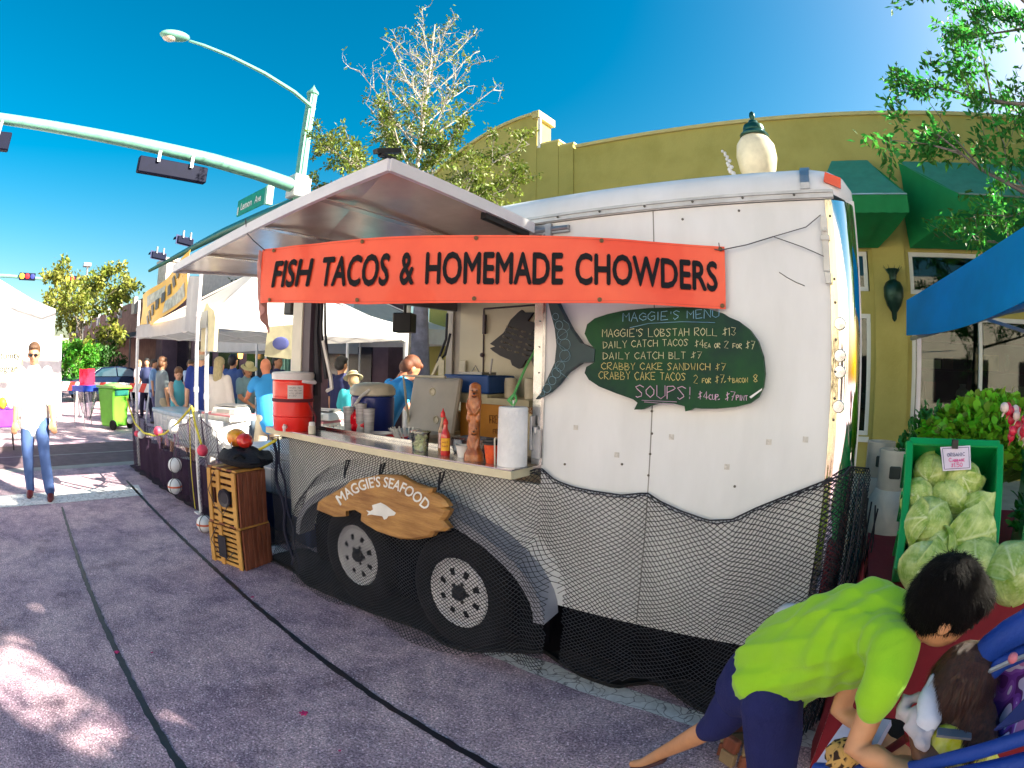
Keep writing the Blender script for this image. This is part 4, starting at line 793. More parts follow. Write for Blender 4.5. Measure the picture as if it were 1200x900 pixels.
# ============================================================ BRICK BUILDING and background left
brick = mat('brick_brown', (.17, .09, .075), .85, var=.25, scale=2.5, col2=(.26, .15, .12)); brk2 = mat('brick_purple', (.12, .07, .09), .85, var=.2, scale=2)
BB_ = thing('brick_building', 'brown brick building with white parapet blocks and corner chimney', 'building', (-30, 8, 0))
def q2(name, mb, m, **k): return mb.build(name, m, BB_, world=True, **k)
b = MB(); b.box((-62, 6.4, 3.3), (-25, 20, 5.1)); b.box((-62, 7.6, 0), (-25.0, 20, 3.298)); q2('wall', b, brick)
for k in range(9): x = -26.5-k*4; b = MB(); b.box((x-.5, 6.2, 4.35), (x+.2, 6.398, 5.3)); q2('parapet_block', b, M('block_white', (.6, .58, .55), .7))
b = MB(); b.box((-25.3, 6.2, 0), (-24.2, 7.3, 5.4)); q2('corner_pier', b, brk2)
b = MB(); b.box((-25.4, 6.1, 5.4), (-24.0, 7.4, 6.35)); b.box((-25.5, 6.0, 6.35), (-23.9, 7.5, 6.5)); q2('chimney_top', b, M('pier_pale', (.55, .5, .45), .8, var=.2))
b = MB(); b.box((-24.98, 7.0, 0), (-8.5, 7.6, 4.3)); b.box((-24.98, 7.0, 4.3), (-8.5, 14, 4.45)); q2('wing_wall', b, brk2)
b = MB(); b.box((-24.0, 7.5, 4.45), (-14, 12, 5.6)); q2('roof_box', b, M('roof_grey', (.3, .31, .33), .7))
for k in range(6): x = -24+k*2.6; b = MB(); b.box((x, 6.96, .2), (x+1.9, 6.99, 2.6)); w = q2('shop_window', b, M('dark_window', (.015, .012, .02), .15)); b = MB(); b.box((x-.05, 6.9, 2.62), (x+1.95, 6.99, 2.75)); b.build('lintel', M('lintel', (.3, .2, .15), .6), w, world=True)
b = MB(); b.add([(-61, 6.38, 3.3), (-25, 6.38, 3.3), (-25, 4.9, 2.75), (-61, 4.9, 2.75)], [(0, 1, 2, 3)]); q2('canopy', b, M('dark_canopy', (.03, .02, .035), .8), solid=.04)
for k in range(8): b = MB(); b.tube([(-26-4*k, 4.95, 0), (-26-4*k, 4.95, 2.75)], .05, 8); q2('canopy_post', b, M('dark_trim2', (0, 0, 0)))
for k, (x, c, z, s_) in enumerate([(-16, (.9, .4, .08), 1.9, .1), (-13.6, (.8, .6, .2), 2.2, .12), (-11, (.9, .35, .05), 1.75, .09)]):
    b = MB(); b.lathe([(.02, .1), (s_, .05), (s_*.8, -.12), (.01, -.14)], (0, 0, 0), 10); b.tube([(0, 0, .1), (0, 0, .6)], .008, 4); o = b.build('hanging_lamp', mat('lampglow%d' % k, c, .5, emis=1.2)); o.location = (x, 6.6, z); tag(o, ['small amber lamp lit in the dark shop front behind the crowd', 'yellow lamp lit above the man in navy shirt', 'orange lamp lit behind the woman in straw hat'][k], 'lamp')
# far row closing the street to the left
FR_ = thing('far_building', 'low pale building closing the far left end of the street', 'building', (-75, 0, 0))
b = MB(); b.box((-80, -30, 0), (-72, 8, 4.5)); b.build('wall', M('far_wall', (.55, .52, .48), .8), FR_, world=True)
for k in range(7): b = MB(); b.box((-71.99, -27+k*5, 1), (-71.9, -24.5+k*5, 3)); b.build('window', M('dark_window', (0, 0, 0)), FR_, world=True)
b = MB(); b.tube([(-33, 3.4, 0), (-33, 3.4, 7.2)], .07, 8); b.box((-33.3, 3.1, 7.2), (-32.7, 3.6, 7.4)); tag(b.build('lamp_post', steel), 'thin grey lamp post above the far brick parapet', 'lamp post')
# ============================================================ CAR
CR = thing('parked_car', 'dark blue saloon car parked across the street behind the barricade', 'car', tuple(gp(130, 25)), rotz=radians(98))
navy = mat('car_navy', (.01, .022, .06), .18, .3, coat=1)
prof = [(-2.35, .35), (-2.38, .6), (-2.3, .85), (-1.9, .95), (-1.45, 1.0), (-.75, 1.38), (.1, 1.44), (.75, 1.38), (1.45, 1.0), (2.1, .92), (2.35, .78), (2.38, .5), (2.3, .32)]
b = MB(); n = len(prof); vs = []
for y, sx, in ((-.88, 1), (-.92, 1), (.92, 1), (.88, 1)):
    for x, z in prof: k = 1 if z < 1.02 else .8; vs.append((x*(.98 if abs(y) == .88 else 1), y*k, z))
b.add(vs, [(j*n+i, j*n+(i+1) % n, (j+1)*n+(i+1) % n, (j+1)*n+i) for j in range(3) for i in range(n)]+[tuple(range(n)), tuple(range(4*n-1, 3*n-1, -1))]); b.build('body', navy, CR, smooth=True, angle=30, bevel=.02)
cg = M('car_glass', (.02, .05, .07), .05, coat=1)
for sy in (-1, 1):
    for xs in ([(-1.2, 1.03), (-.7, 1.32), (-.05, 1.38), (-.05, 1.03)], [(.02, 1.03), (.02, 1.38), (.65, 1.32), (1.15, 1.03)]):
        b = MB(); b.add([(x, sy*(.925 if z < 1.1 else .752), z) for x, z in xs], [(0, 1, 2, 3)]); b.build('window', cg, CR, solid=.01)
for sx in (-1, 1): b = MB(); b.add([(sx*1.5, -.72, 1.0), (sx*1.5, .72, 1.0), (sx*.8, .62, 1.37), (sx*.8, -.62, 1.37)], [(0, 1, 2, 3)]); b.build('windscreen', cg, CR, solid=.02)
for sx in (-1.45, 1.4):
    for sy in (-1, 1):
        b = MB(); b.lathe([(.2, -.1), (.32, -.1), (.33, 0), (.32, .1), (.2, .1)], (sx, sy*.83, .33), 22, 'y'); w = b.build('wheel', rubber, CR, smooth=True); b = MB(); b.lathe([(0, sy*.09), (.2, sy*.09), (.2, sy*.06), (0, sy*.04)], (sx, sy*.83, .33), 14, 'y'); b.build('rim', rimm, w)
for sy in (-.65, .65): b = MB(); b.ball((-2.3, sy, .72), (.1, .2, .08), 10, 6); b.build('headlight', M('headlight', (.7, .72, .75), .1, coat=1), CR, smooth=True)
for sy in (-.65, .65): b = MB(); b.ball((2.3, sy, .75), (.1, .2, .09), 10, 6); b.build('tail_light', M('tail_red', (.5, .01, .01), .2, coat=1), CR, smooth=True)
# ============================================================ BARRICADES
rw = mat('barrier_white', (.75, .75, .72), .5); rr_ = mat('barrier_red', (.6, .03, .02), .5)
def barricade(p, q, label):
    p = Vector(p); q = Vector(q); L = (q-p).length; a = atan2(q.y-p.y, q.x-p.x); T = thing('barricade', label, 'barricade', p, a, 'striped road barricades')
    for z in (.78,):
        b = MB(); b.box((0, -.02, z), (L, .02, z+.24)); b.build('board', rw, T)
        k = 0; x = .1
        while x < L-.3: b = MB(); b.add([(x, -.024, z), (x+.2, -.024, z), (x+.32, -.024, z+.24), (x+.12, -.024, z+.24)], [(0, 1, 2, 3)]); b.build('stripe', rr_, T, solid=.002); x += .45
    for x in (.15, L-.15):
        for y in (-.3, .3): b = MB(); b.beam((x, y, 0), (x, y*.08, 1.0), .04); b.build('leg', white_m, T)
gA = [gp(60, 17.5), gp(96, 17.3), gp(146, 16.6), gp(182, 15.8), gp(222, 15.0)]
barricade(gA[0], gA[1], 'red and white barricade left of the bag stand'); barricade(gA[1]+Vector((.1, 0, 0)), gA[2], 'red and white barricade behind the green bin'); barricade(gA[2]+Vector((.1, 0, 0)), gA[3], 'red and white barricade between green bin and first tent pole'); barricade(gA[3]+Vector((.1, 0, 0)), gA[4], 'red and white barricade behind the shoppers')
# ============================================================ GREEN BIN
GB = thing('wheeled_bin', 'lime green wheeled rubbish bin with dark lid panel beside the bag stand', 'bin', (-12.1, .95, 0), rotz=radians(-62))
gbm = mat('bin_green', (.12, .42, .03), .45, var=.15, scale=2)
b = MB(); b.box((-.3, -.33, .06), (.3, .33, .98), taper=.2); b.build('body', gbm, GB, bevel=.03); b = MB(); b.box((-.33, -.37, .98), (.33, .36, 1.03)); b.ball((0, .0, 1.0), (.31, .33, .1), 16, 8); b.build('lid', M('bin_lid', (.2, .42, .12), .4), GB, smooth=True)
b = MB(); b.box((-.24, .3, .8), (.24, .345, .96)); b.build('recess', M('bin_dark', (.01, .12, .1), .4), GB, bevel=.01); b = MB(); b.box((-.24, -.345, .8), (.24, -.3, .95)); b.build('recess', M('bin_dark', (0, 0, 0)), GB, bevel=.01)
b = MB(); b.tube([(-.3, .4, .98), (.3, .4, .98)], .02, 8); b.build('handle', gbm, GB)
for s in (-.3, .3): b = MB(); b.lathe([(0, -.03), (.12, -.03), (.12, .03), (0, .03)], (s, .3, .12), 16, 'x'); b.build('wheel', rubber, GB)
# ============================================================ BAG STAND with red sign
BS = thing('bag_stand', 'clear rubbish bag on a stand with blue rim and red sign', 'litter stand', (-12.6, .3, 0), rotz=radians(-62))
for x in (-.3, .3):
    for y in (-.22, .22): b = MB(); b.tube([(x, y, 0), (x, y, .92)], .012, 6); b.build('leg', steel, BS)
b = MB(); b.box((-.35, -.27, .88), (.35, .27, 1.02)); b.build('rim', M('rim_blue', (.02, .06, .5), .4), BS, bevel=.01)
b = MB(); b.grid(28, 8, lambda u, v: ((.3-.24*v**1.6)*cos(2*pi*u)*(1+.12*noise.noise(Vector((u*9, v*5, 1)))), (.24-.2*v**1.6)*sin(2*pi*u)*(1+.15*sin(u*40)), .88-.72*v)); b.build('bag', glass('clear_bag', (.85, .85, .9), .75, .2), BS, smooth=True)
b = MB(); b.box((-.27, -.02, 1.03), (.27, .0, 1.42)); b.build('sign_board', M('sign_red', (.7, .01, .05), .5), BS); v2, f2 = text_mesh('Simple Blend', 0, .02); b = MB(); b.add([(-.22+.44*x, -.024-k, 1.21+.1*y) for x, y, k in v2], f2); b.build('lettering', wl_, BS)
# ============================================================ left stalls
canm = mat('canopy_white', (.62, .62, .62), .75, var=.05, trans=.25, bump=.3, bscale=6)
def canopy(name, label, c, sx, sy, ze, zp, rotz=0, mt=None, val=.25, legs=True, frame=True, cat='canopy tent', wall=None):
    T = thing(name, label, cat, c, rotz); mt = mt or canm; X, Y = sx/2, sy/2
    cs = [(-X, -Y), (X, -Y), (X, Y), (-X, Y)]
    b = MB()
    for (x0, y0), (x1, y1) in zip(cs, cs[1:]+cs[:1]):
        b.grid(8, 6, lambda u, v: Vector((x0+(x1-x0)*u, y0+(y1-y0)*u, ze)).lerp(Vector((0, 0, zp)), v*.98)-Vector((0, 0, .12*sin(v*pi)*(1)+.03*sin(u*pi)*(1-v))))
    b.build('roof_cloth', mt, T, smooth=True, angle=50)
    b = MB()
    for (x0, y0), (x1, y1) in zip(cs, cs[1:]+cs[:1]): b.grid(16, 2, lambda u, v: Vector((x0+(x1-x0)*u, y0+(y1-y0)*u, ze-.002-val*v-.02*sin(u*pi)))+Vector((.012*sin(u*25)*v, .012*sin(u*23)*v, 0)))
    b.build('valance', mt, T, smooth=True, angle=50)
    if frame:
        b = MB()
        for (x0, y0), (x1, y1) in zip(cs, cs[1:]+cs[:1]):
            n = 4
            for k in range(n):
                p = Vector((x0+(x1-x0)*k/n, y0+(y1-y0)*k/n, 0))*.985; q = Vector((x0+(x1-x0)*(k+1)/n, y0+(y1-y0)*(k+1)/n, 0))*.985; za, zb = ze-.06, ze-.2
                if k % 2: za, zb = zb, za
                p.z, q.z = za, zb; b.beam(p, q, .010, .016); p.z, q.z = zb, za; b.beam(p, q, .010, .016)
            b.beam((x0*.985, y0*.985, ze-.1), (0, 0, zp-.06), .025)
        b.build('truss', white_m, T, kind='stuff')
    if legs:
        for x, y in cs: b = MB(); b.beam((x*.985, y*.985, 0), (x*.985, y*.985, ze), .035); b.box((x*.985-.05, y*.985-.05, 0), (x*.985+.05, y*.985+.05, .02)); b.beam((x*.985, y*.985, 1.2), (x*.985, y*.985, 1.26), .045); b.build('leg', white_m, T)
    return T
# vendor tent by the tables: front poles at (-3.7,.1) and (-6.75,.2)
canopy('canopy_tent', 'white pop-up canopy over the cooler tables left of the trailer', (-5.22, 1.62, 0), 3.04, 3.0, 2.13, 3.0, 0, val=.18)
for k, (x, y, h, lab) in enumerate([(-3.7, .06, 2.5, 'nearer of two white poles carrying the yellow banner'), (-6.78, .2, 2.52, 'farther of two white poles carrying the yellow banner')]):
    b = MB(); b.tube([(0, 0, 0), (0, 0, h)], .022, 8); b.tube([(0, 0, 1.28), (0, 0, 1.33)], .032, 8); b.tube([(0, 0, 2.05), (0, 0, 2.1)], .032, 8); b.box((-.06, -.06, 0), (.06, .06, .012)); o = b.build('banner_pole', white_m, smooth=True, angle=30); o.location = (x, y-.05, 0); tag(o, lab, 'pole', 'poles in front of the canopy')
canopy('canopy_tent', 'white canopy of the stall behind the vendor tent', (-7.3, 5.0, 0), 3.2, 3.0, 2.35, 3.2, .03, val=.3)
canopy('canopy_tent', 'white and lime green canopy seen through the trailer opening', (-6.3, 8.3, 0), 3.0, 3.0, 2.25, 3.1, .4, mt=mat('canopy_whitegreen', (.6, .63, .65), .7, trans=.25), val=.12)
canopy('canopy_tent', 'white canopy between the brick building and vendor tent', (-11.2, 5.6, 0), 3.2, 3.2, 2.2, 3.2, .05, val=.3)
canopy('canopy_tent', 'tall white canopy at the far left edge of the street', (-18.2, -3.2, 0), 5.2, 5.6, 3.1, 4.6, .02, val=.75)
canopy('canopy_tent', 'small green canopy behind the opportunity sign', (-17.0, -2.3, 0), 1.6, 1.6, 1.75, 2.05, .02, mt=M('tent_green', (.0, .35, .2), .6), val=.05, frame=False)
WH = thing('white_hoarding', 'white panel behind the walking man at the far left stall', 'panel', tuple(gp(30, 17)), radians(95)); b = MB(); b.box((-1.6, -.02, .1), (1.15, .02, 2.3)); b.build('panel', M('panel_white', (.8, .8, .8), .5), WH)
for x in (-1.6, 1.15): b = MB(); b.box((x, -.05, 0), (x+.05, .05, 2.35)); b.build('upright', white_m, WH)
OS = thing('notice_board', 'cream framed board with the words ortunity and rogram at left edge', 'sign', tuple(gp(8, 14.5)), radians(93))
b = MB(); b.box((-1.3, -.02, 1.15), (.42, .02, 1.95)); b.build('board', M('board_cream', (.6, .58, .45), .6), OS); b = MB(); b.box((-1.34, -.03, 1.11), (.46, .03, 1.145)); b.box((-1.34, -.03, 1.955), (.46, .03, 1.99)); b.box((.425, -.03, 1.146), (.46, .03, 1.954)); b.box((-.9, -.02, 0), (-.86, .02, 1.1)); b.box((.3, -.02, 0), (.34, .02, 1.1)); b.build('frame', M('frame_tan', (.45, .4, .25), .6), OS)
for wd_, z in (('Opportunity', 1.6), ('Program', 1.3)): v2, f2 = text_mesh(wd_, 0, .01); b = MB(); L = .115*len(wd_); b.add([(.38-L+L*x, -.026-k, z+.2*y) for x, y, k in v2], f2); b.build('lettering', tm, OS)
LT = thing('market_table', 'folding table under a purple cloth at the left edge', 'table', (-9.6, -2.25, 0)); 
b = MB(); b.box((-.5, -1.2, .42), (.5, .38, .72)); b.build('purple_cloth', M('purple_cloth', (.2, .03, .5), .7, var=.3, scale=4), LT, bevel=.02); b = MB(); b.tube([(.4, .3, 0), (.4, .3, .42)], .014, 6); b.build('leg', black, LT); b = MB(); b.tube([(-.4, .3, 0), (-.4, .3, .42)], .014, 6); b.build('leg', black, LT)
rnd = random.Random(2)
for k, (x, y, c, s_, lab) in enumerate([(.2, .1, (.75, .6, .02), .1, 'yellow bag on the purple table'), (.3, -.15, (.2, .03, .05), .09, 'maroon bag on the purple table'), (.05, -.1, (.7, .65, .6), .12, 'cream bundle on the purple table'), (.3, .27, (.6, .5, .7), .08, 'lilac bundle at the corner of the purple table')]):
    b = MB(); b.grid(12, 8, lambda u, v: Vector((s_*(1+.25*noise.noise(Vector((u*6, v*6, k))))*sin(v*pi)*cos(u*2*pi), s_*sin(v*pi)*sin(u*2*pi), s_*1.1*(1-cos(v*pi)))))
    o = b.build('cloth_bag', mat('bag%d' % k, c, .6), smooth=True); o.location = (-9.6+x, -2.25+y, .722); tag(o, lab, 'bag')
# ============================================================ COUNTER ITEMS
def put(o, p, label, cat, group=None): o.location = p; return tag(o, label, cat, group)
# red water cooler
q = Vector((-1.50, -.1, CZ)); WC = thing('water_cooler', 'red and white insulated drink cooler strapped to the left end of the counter', 'drink cooler', q)
red = mat('cooler_red', (.85, .015, .005), .32, var=.05, coat=.4)
b = MB(); b.lathe([(.0, .0), (.135, .0), (.142, .02), (.146, .1), (.148, .34), (.14, .35)], n=32); b.build('body', red, WC, smooth=True, angle=35)
b = MB(); b.lathe([(.14, .35), (.154, .352), (.156, .39), (.148, .402), (.06, .408), (0, .408)], n=32); b.build('lid', M('cooler_lid', (.72, .7, .7), .35), WC, smooth=True, angle=35)
for z, t_ in ((.1, .004), (.235, .004)): b = MB(); b.lathe([(.146, z-.004), (.15, z), (.146, z+.004)], n=32); b.build('ridge', red, WC, smooth=True)
b = MB(); b.lathe([(.149, .2), (.153, .2), (.153, .222), (.149, .222)], n=32); b.build('strap', M('strap_maroon', (.12, .01, .02), .7), WC)
cdir = (CAM-q); ca = atan2(cdir.y, cdir.x)
def cyl(a0, a1, z0, z1, r, n=8):
    b = MB(); b.grid(n, 1, lambda u, v: (r*cos(a0+(a1-a0)*u), r*sin(a0+(a1-a0)*u), z0+(z1-z0)*v)); return b
cyl(ca-.25, ca+.5, .225, .315, .1505).build('paper_label', M('label_white', (.72, .68, .66), .6), WC, solid=.001)
for k in range(4):
    b = MB()
    scribble(b, ['house tea', 'iced tea cup', 'with lemon', '$1.50'][k], lambda a, c, k=k: (.1525*cos(ca-.18+.6*a*(.6 if k == 3 else 1)), .1525*sin(ca-.18+.6*a*(.6 if k == 3 else 1)), .295-k*.018+c*.011), .0009, .03); b.build('lettering', M('grey_ink', (.15, .12, .15), .7), WC)
b = MB(); p = Vector((.148*cos(ca-.35), .148*sin(ca-.35), .035)); dd = Vector((cos(ca-.35), sin(ca-.35), 0)); b.tube([p, p+dd*.035], .014, 10); b.tube([p+dd*.03, p+dd*.03+Vector((0, 0, -.03))], .01, 8); b.tube([p+dd*.03, p+dd*.03+Vector((0, 0, .02))], .007, 8); b.build('spigot', M('spigot', (.75, .6, .6), .35), WC, smooth=True)
b = MB(); a_ = ca+.85; b.tube([(.148*cos(a_-.4), .148*sin(a_-.4), .345), (.175*cos(a_-.2), .175*sin(a_-.2), .34), (.19*cos(a_+.1), .19*sin(a_+.1), .335), (.15*cos(a_+.4), .15*sin(a_+.4), .345)], .013, 8); b.build('handle', M('handle_pale', (.7, .66, .68), .4), WC, smooth=True)
b = MB(); b.tube([(.15*cos(a_), .15*sin(a_), .2), (.2*cos(a_+.1), .2*sin(a_+.1), .1), (.2*cos(a_), .2*sin(a_), .02)], .008, 6); b.build('strap_end', M('strap_maroon', (0, 0, 0)), WC)
def lathe_thing(name, label, cat, loc, parts, group=None):
    T = thing(name, label, cat, loc, group=group)
    for nm, prof, m in parts: b = MB(); b.lathe(prof, n=18); b.build(nm, m, T, smooth=True, angle=40)
    return T
wpl = M('white_plastic', (.74, .74, .72), .4); wpap = M('paper_white', (.78, .77, .74), .7)
lathe_thing('salt_shaker', 'small cream shaker on the counter right of the red cooler', 'shaker', Vector((-1.22, -.12, CZ)), [('jar', [(.022, 0), (.026, .004), (.026, .05), (.022, .056)], M('cream_pl', (.65, .6, .48), .5)), ('cap', [(.022, .056), (.022, .075), (.017, .08), (0, .08)], wpap)])
# cup stacks behind
for k, (x, y, h, lab) in enumerate([(-1.36, .3, .2, 'left stack of clear lidded cups behind the red cooler'), (-1.25, .33, .23, 'middle stack of clear cups behind the red cooler'), (-1.16, .33, .2, 'right stack of clear cups behind the red cooler')]):
    T = thing('cup_stack', lab, 'cups', Vector((x, y, CZ-.05)))
    b = MB(); b.lathe([(.032, 0), (.042, h), (.044, h), (.044, h+.006), (0, h+.012)], n=16); b.build('cup', M('cup_clear', (.42, .42, .44), .25, coat=.3, stretch=(1, 1, 14), scale=5, var=.25), T, smooth=True, angle=35)
# blue insulated cooler with white lid & red bag, standing on the inner work table
b = MB(); b.box((-1.7, .24, CZ-.09), (-1.3, .75, CZ-.055)); b.box((-1.3, .24, CZ-.2), (.4, .5, CZ-.14)); tp('work_shelf', b, M('counter_steel', (0, 0, 0)))
BC = thing('blue_cooler', 'round dark blue drink cooler with cream lid inside the hatch', 'drink cooler', Vector((-1.42, .58, CZ-.05)))
b = MB(); b.lathe([(0, 0), (.15, 0), (.165, .03), (.17, .27), (.16, .28)], n=28); b.build('body', M('cooler_blue', (.01, .03, .22), .35, coat=.3), BC, smooth=True, angle=35)
b = MB(); b.lathe([(.165, .281), (.178, .29), (.178, .33), (.15, .365), (.07, .38), (0, .38)], n=28); b.build('lid', M('lid_cream', (.66, .62, .5), .4), BC, smooth=True, angle=50)
b = MB(); b.tube([(.12, -.13, .33), (.1, -.2, .28), (.02, -.2, .2), (-.02, -.18, .18)], .012, 6); b.build('handle', wpl, BC, smooth=True)
RB = thing('red_bag', 'crumpled bright red plastic bag in front of the blue drink cooler', 'bag', Vector((-1.3, .36, CZ-.055)))
b = MB(); b.grid(30, 20, lambda u, v: Vector(((.095+.03*noise.noise(Vector((cos(u*2*pi)*2.5, sin(u*2*pi)*2.5, v*5))))*sin(v*pi)**.6*cos(u*2*pi), (.08+.03*noise.noise(Vector((cos(u*2*pi)*2.5, sin(u*2*pi)*2.5, v*5+3))))*sin(v*pi)**.6*sin(u*2*pi), .21*v))); b.build('bag', M('bag_red', (.75, .005, .02), .22, coat=.6), RB, smooth=True)
# bowls and cutlery
def bowl(name, label, loc, c, r, h): 
    b = MB(); b.lathe([(0, 0), (r*.7, 0), (r, h), (r*1.06, h), (r*1.04, h-.006), (r*.66, .008), (0, .008)], n=22); return put(b.build(name, mat('bowl_'+label[:6], c, .3, coat=.3), smooth=True, angle=40), loc, label, 'bowl')
bowl('metal_bowl', 'shiny steel bowl between the red bag and red bowl', (-1.02, .33, CZ-.1), (.55, .56, .6), .085, .1)
bowl('plastic_bowl', 'red plastic tub behind the counter edge', (-.83, .3, CZ-.1), (.7, .01, .02), .075, .1)
bowl('plastic_bowl', 'blue tub of white forks behind the counter edge', (-.68, .3, CZ-.12), (.01, .06, .4), .085, .11)
b = MB(); rnd = random.Random(6)
for k in range(26): a = rnd.uniform(0, 6.3); p = Vector((.04*cos(a)*rnd.random(), .04*sin(a)*rnd.random(), 0)); b.beam(p, p+Vector((.07*cos(a), .07*sin(a)-.02, .12)), .009, .002)
put(b.build('fork_bunch', wpl, kind='stuff'), (-.75, .3, CZ-.06), 'bunch of white plastic forks standing in tubs', 'cutlery')
PT = thing('pickle_tub', 'clear tub of sliced pickles left of the sauce bottles', 'tub', Vector((-.24, -.07, CZ)))
b = MB(); b.lathe([(0, 0.002), (.042, .002), (.052, .1), (.055, .102)], n=24); b.build('tub', glass('tub_clear', (.97, .98, .97), .96, .1), PT, smooth=True, angle=40); b = MB(); b.lathe([(.055, .1), (.058, .103), (.057, .11), (.03, .113), (0, .113)], n=24); b.build('lid', glass('tub_clear2', (.97, .98, .97), .9, .1), PT, smooth=True)
b = MB(); rnd = random.Random(9)
for k in range(60): a = rnd.uniform(0, 6.3); r_ = .034*sqrt(rnd.random()); b.ball((r_*cos(a), r_*sin(a), rnd.uniform(.012, .08)), (.013, .013, .004), 7, 4, RX(rnd.uniform(0, 3)) @ RY(rnd.uniform(0, 3)))
b.build('pickles', M('pickle', (.5, .6, .25), .4, col2=(.8, .82, .66), scale=60), PT, kind='stuff')
def sauce(loc, label, c1, cl, ccap, h=.19):
    T = thing('sauce_bottle', label, 'bottle', loc); k = h/.19
    b = MB(); b.lathe([(0, 0), (.024, 0), (.026, .006), (.026, .1*k), (.022, .115*k), (.012, .14*k), (.010, .16*k)], n=18); b.build('bottle', mat('sauce'+label[:9], c1, .15, coat=.8), T, smooth=True, angle=40)
    b = MB(); b.lathe([(.013, .16*k), (.014, .162*k), (.012, .18*k), (.004, .19*k), (.002, .2*k)], n=12); b.build('cap', mat('cap'+label[:9], ccap, .3), T, smooth=True)
    a = atan2(CAM.y-loc[1], CAM.x-loc[0]); cyl(a-.95, a+.95, .025, .09*k, .0268, 10).build('label', mat('lab'+label[:9], cl, .5), T, solid=.0006)
    for j in range(2): b = MB(); scribble(b, ['hot', 'sauce'][j], lambda x, y: (.0277*cos(a-.6+1.2*x), .0277*sin(a-.6+1.2*x), .065-.02*j+.013*y), .0011, .02); b.build('lettering', mat('ink'+label[:9], (.35, .02, .02), .6), T)
sauce((-.14, .0, CZ), 'brown vinegar bottle with pink label and red cap behind the hot sauce', (.25, .1, .02), (.7, .5, .5), (.7, .02, .02), .225)
sauce((-.065, -.06, CZ), 'red hot sauce bottle with yellow label on the counter', (.6, .02, .005), (.85, .45, .02), (.65, .02, .01))
b = MB(); b.lathe([(0, 0), (.03, 0), (.042, .06), (.044, .062), (.04, .058), (.028, .004), (0, .004)], n=20); put(b.build('paper_cup', wpap, smooth=True, angle=40), (.045, -.04, CZ), 'small white cup beside the carved wooden statue', 'cup')
b = MB(); b.box((-.11, -.08, 0), (.11, .08, .085), taper=.12); put(b.build('clear_container', glass('clear_box', (.75, .75, .8), .75, .15), bevel=.01), (.0, .1, CZ), 'clear plastic container behind the carved statue', 'container')
OC = lathe_thing('takeaway_cup', 'orange paper cup with black lid on the counter', 'cup', Vector((.255, -.08, CZ)), [('cup', [(0, 0), (.026, 0), (.037, .085), (.038, .09)], mat('cup_orange', (.85, .12, .02), .45, col2=(.6, .05, .01), scale=30)), ('lid', [(.038, .09), (.042, .091), (.042, .1), (.036, .104), (.035, .115), (.0, .117)], black)])
# paper towel roll on stand
PTW = thing('paper_towel_roll', 'tall white paper towel roll at the right end of the counter', 'paper towels', Vector((.385, -.09, CZ)))
b = MB(); b.lathe([(.012, .005), (.068, .005), (.071, .012), (.068, .275), (.064, .28), (.02, .28)], n=32); b.build('roll', mat('towel', (.8, .8, .8), .9, bump=.35, bscale=90), PTW, smooth=True, angle=40)
b = MB(); b.lathe([(0, 0), (.075, 0), (.075, .006), (0, .006)], n=24); b.tube([(0, 0, 0), (0, 0, .31)], .006, 8); b.build('stand', steel, PTW)
b = MB(); b.tube([(-.085, -.02, 0), (-.09, -.02, .12), (-.082, -.02, .13)], .004, 6); b.build('side_wire', M('cream_pl', (0, 0, 0)), PTW)
# green bent wire flower hook
GW = thing('green_cord', 'green twisted cord rising from the paper towel roll to the fish board', 'cord', Vector((.385, -.09, CZ+.31)))
b = MB(); p0 = Vector((.385, -.09, CZ+.285)); e = at(630, 402, 'y', .2); b.tube([p0, p0+Vector((-.01, .0, .03)), p0.lerp(e, .3)+Vector((-.02, 0, 0)), p0.lerp(e, .6)+Vector((-.015, 0, .0)), p0.lerp(e, .85), e], .007, 6); 
for k in range(3): b.tube([p0+Vector((.0, 0, .0)), p0+Vector((.03*cos(k*2), -.02, .025)), p0+Vector((.01*cos(k), 0, .05))], .005, 5)
b.build('stem', M('green_cord', (.1, .4, .12), .5), GW, smooth=True, world=True); b = MB(); b.lathe([(.01, -.008), (.016, 0), (.01, .008)], e+Vector((0, -.005, .0)), 12, 'y'); b.build('loop', M('green_cord', (0, 0, 0)), GW, world=True)
# small speckled box beside towel
b = MB(); b.box((-.04, -.02, 0), (.02, .02, .04)); put(b.build('small_box', M('ivory', (0, 0, 0))), (.32, .03, CZ), 'small ivory box with two dark holes behind the orange cup', 'box')
# ============================================================ blob tool: one continuous surface from overlapping volumes
def ring(P, ra, rb, t, s):
    n = t.cross(s).normalized(); s2 = n.cross(t).normalized(); return [P+s2*ra*cos(2*pi*k/14)+n*rb*sin(2*pi*k/14) for k in range(14)]
def chain(mb, pts, side=Vector((1, 0, 0))):       # pts: (point, ra, rb)
    m = len(pts); P = [Vector(p[0]) for p in pts]; vs = []; rows = []
    for i in range(m):
        t = (P[min(i+1, m-1)]-P[max(i-1, 0)]).normalized(); s = side if abs(t.dot(side)) < .95 else Vector((0, 1, 0))
        s = (s-t*s.dot(t)).normalized()
        if i == 0:
            for f, g in ((1.0, .25), (.75, .7)): rows.append(ring(P[i]-t*min(pts[i][1], pts[i][2])*f, pts[i][1]*g, pts[i][2]*g, t, s))
        rows.append(ring(P[i], pts[i][1], pts[i][2], t, s))
        if i == m-1:
            for f, g in ((.75, .7), (1.0, .25)): rows.append(ring(P[i]+t*min(pts[i][1], pts[i][2])*f, pts[i][1]*g, pts[i][2]*g, t, s))
    for r in rows: vs += r
    k = len(rows); fs = [(i*14+j, i*14+(j+1) % 14, (i+1)*14+(j+1) % 14, (i+1)*14+j) for i in range(k-1) for j in range(14)]+[tuple(range(13, -1, -1)), tuple(range((k-1)*14, k*14))]
    mb.add(vs, fs)
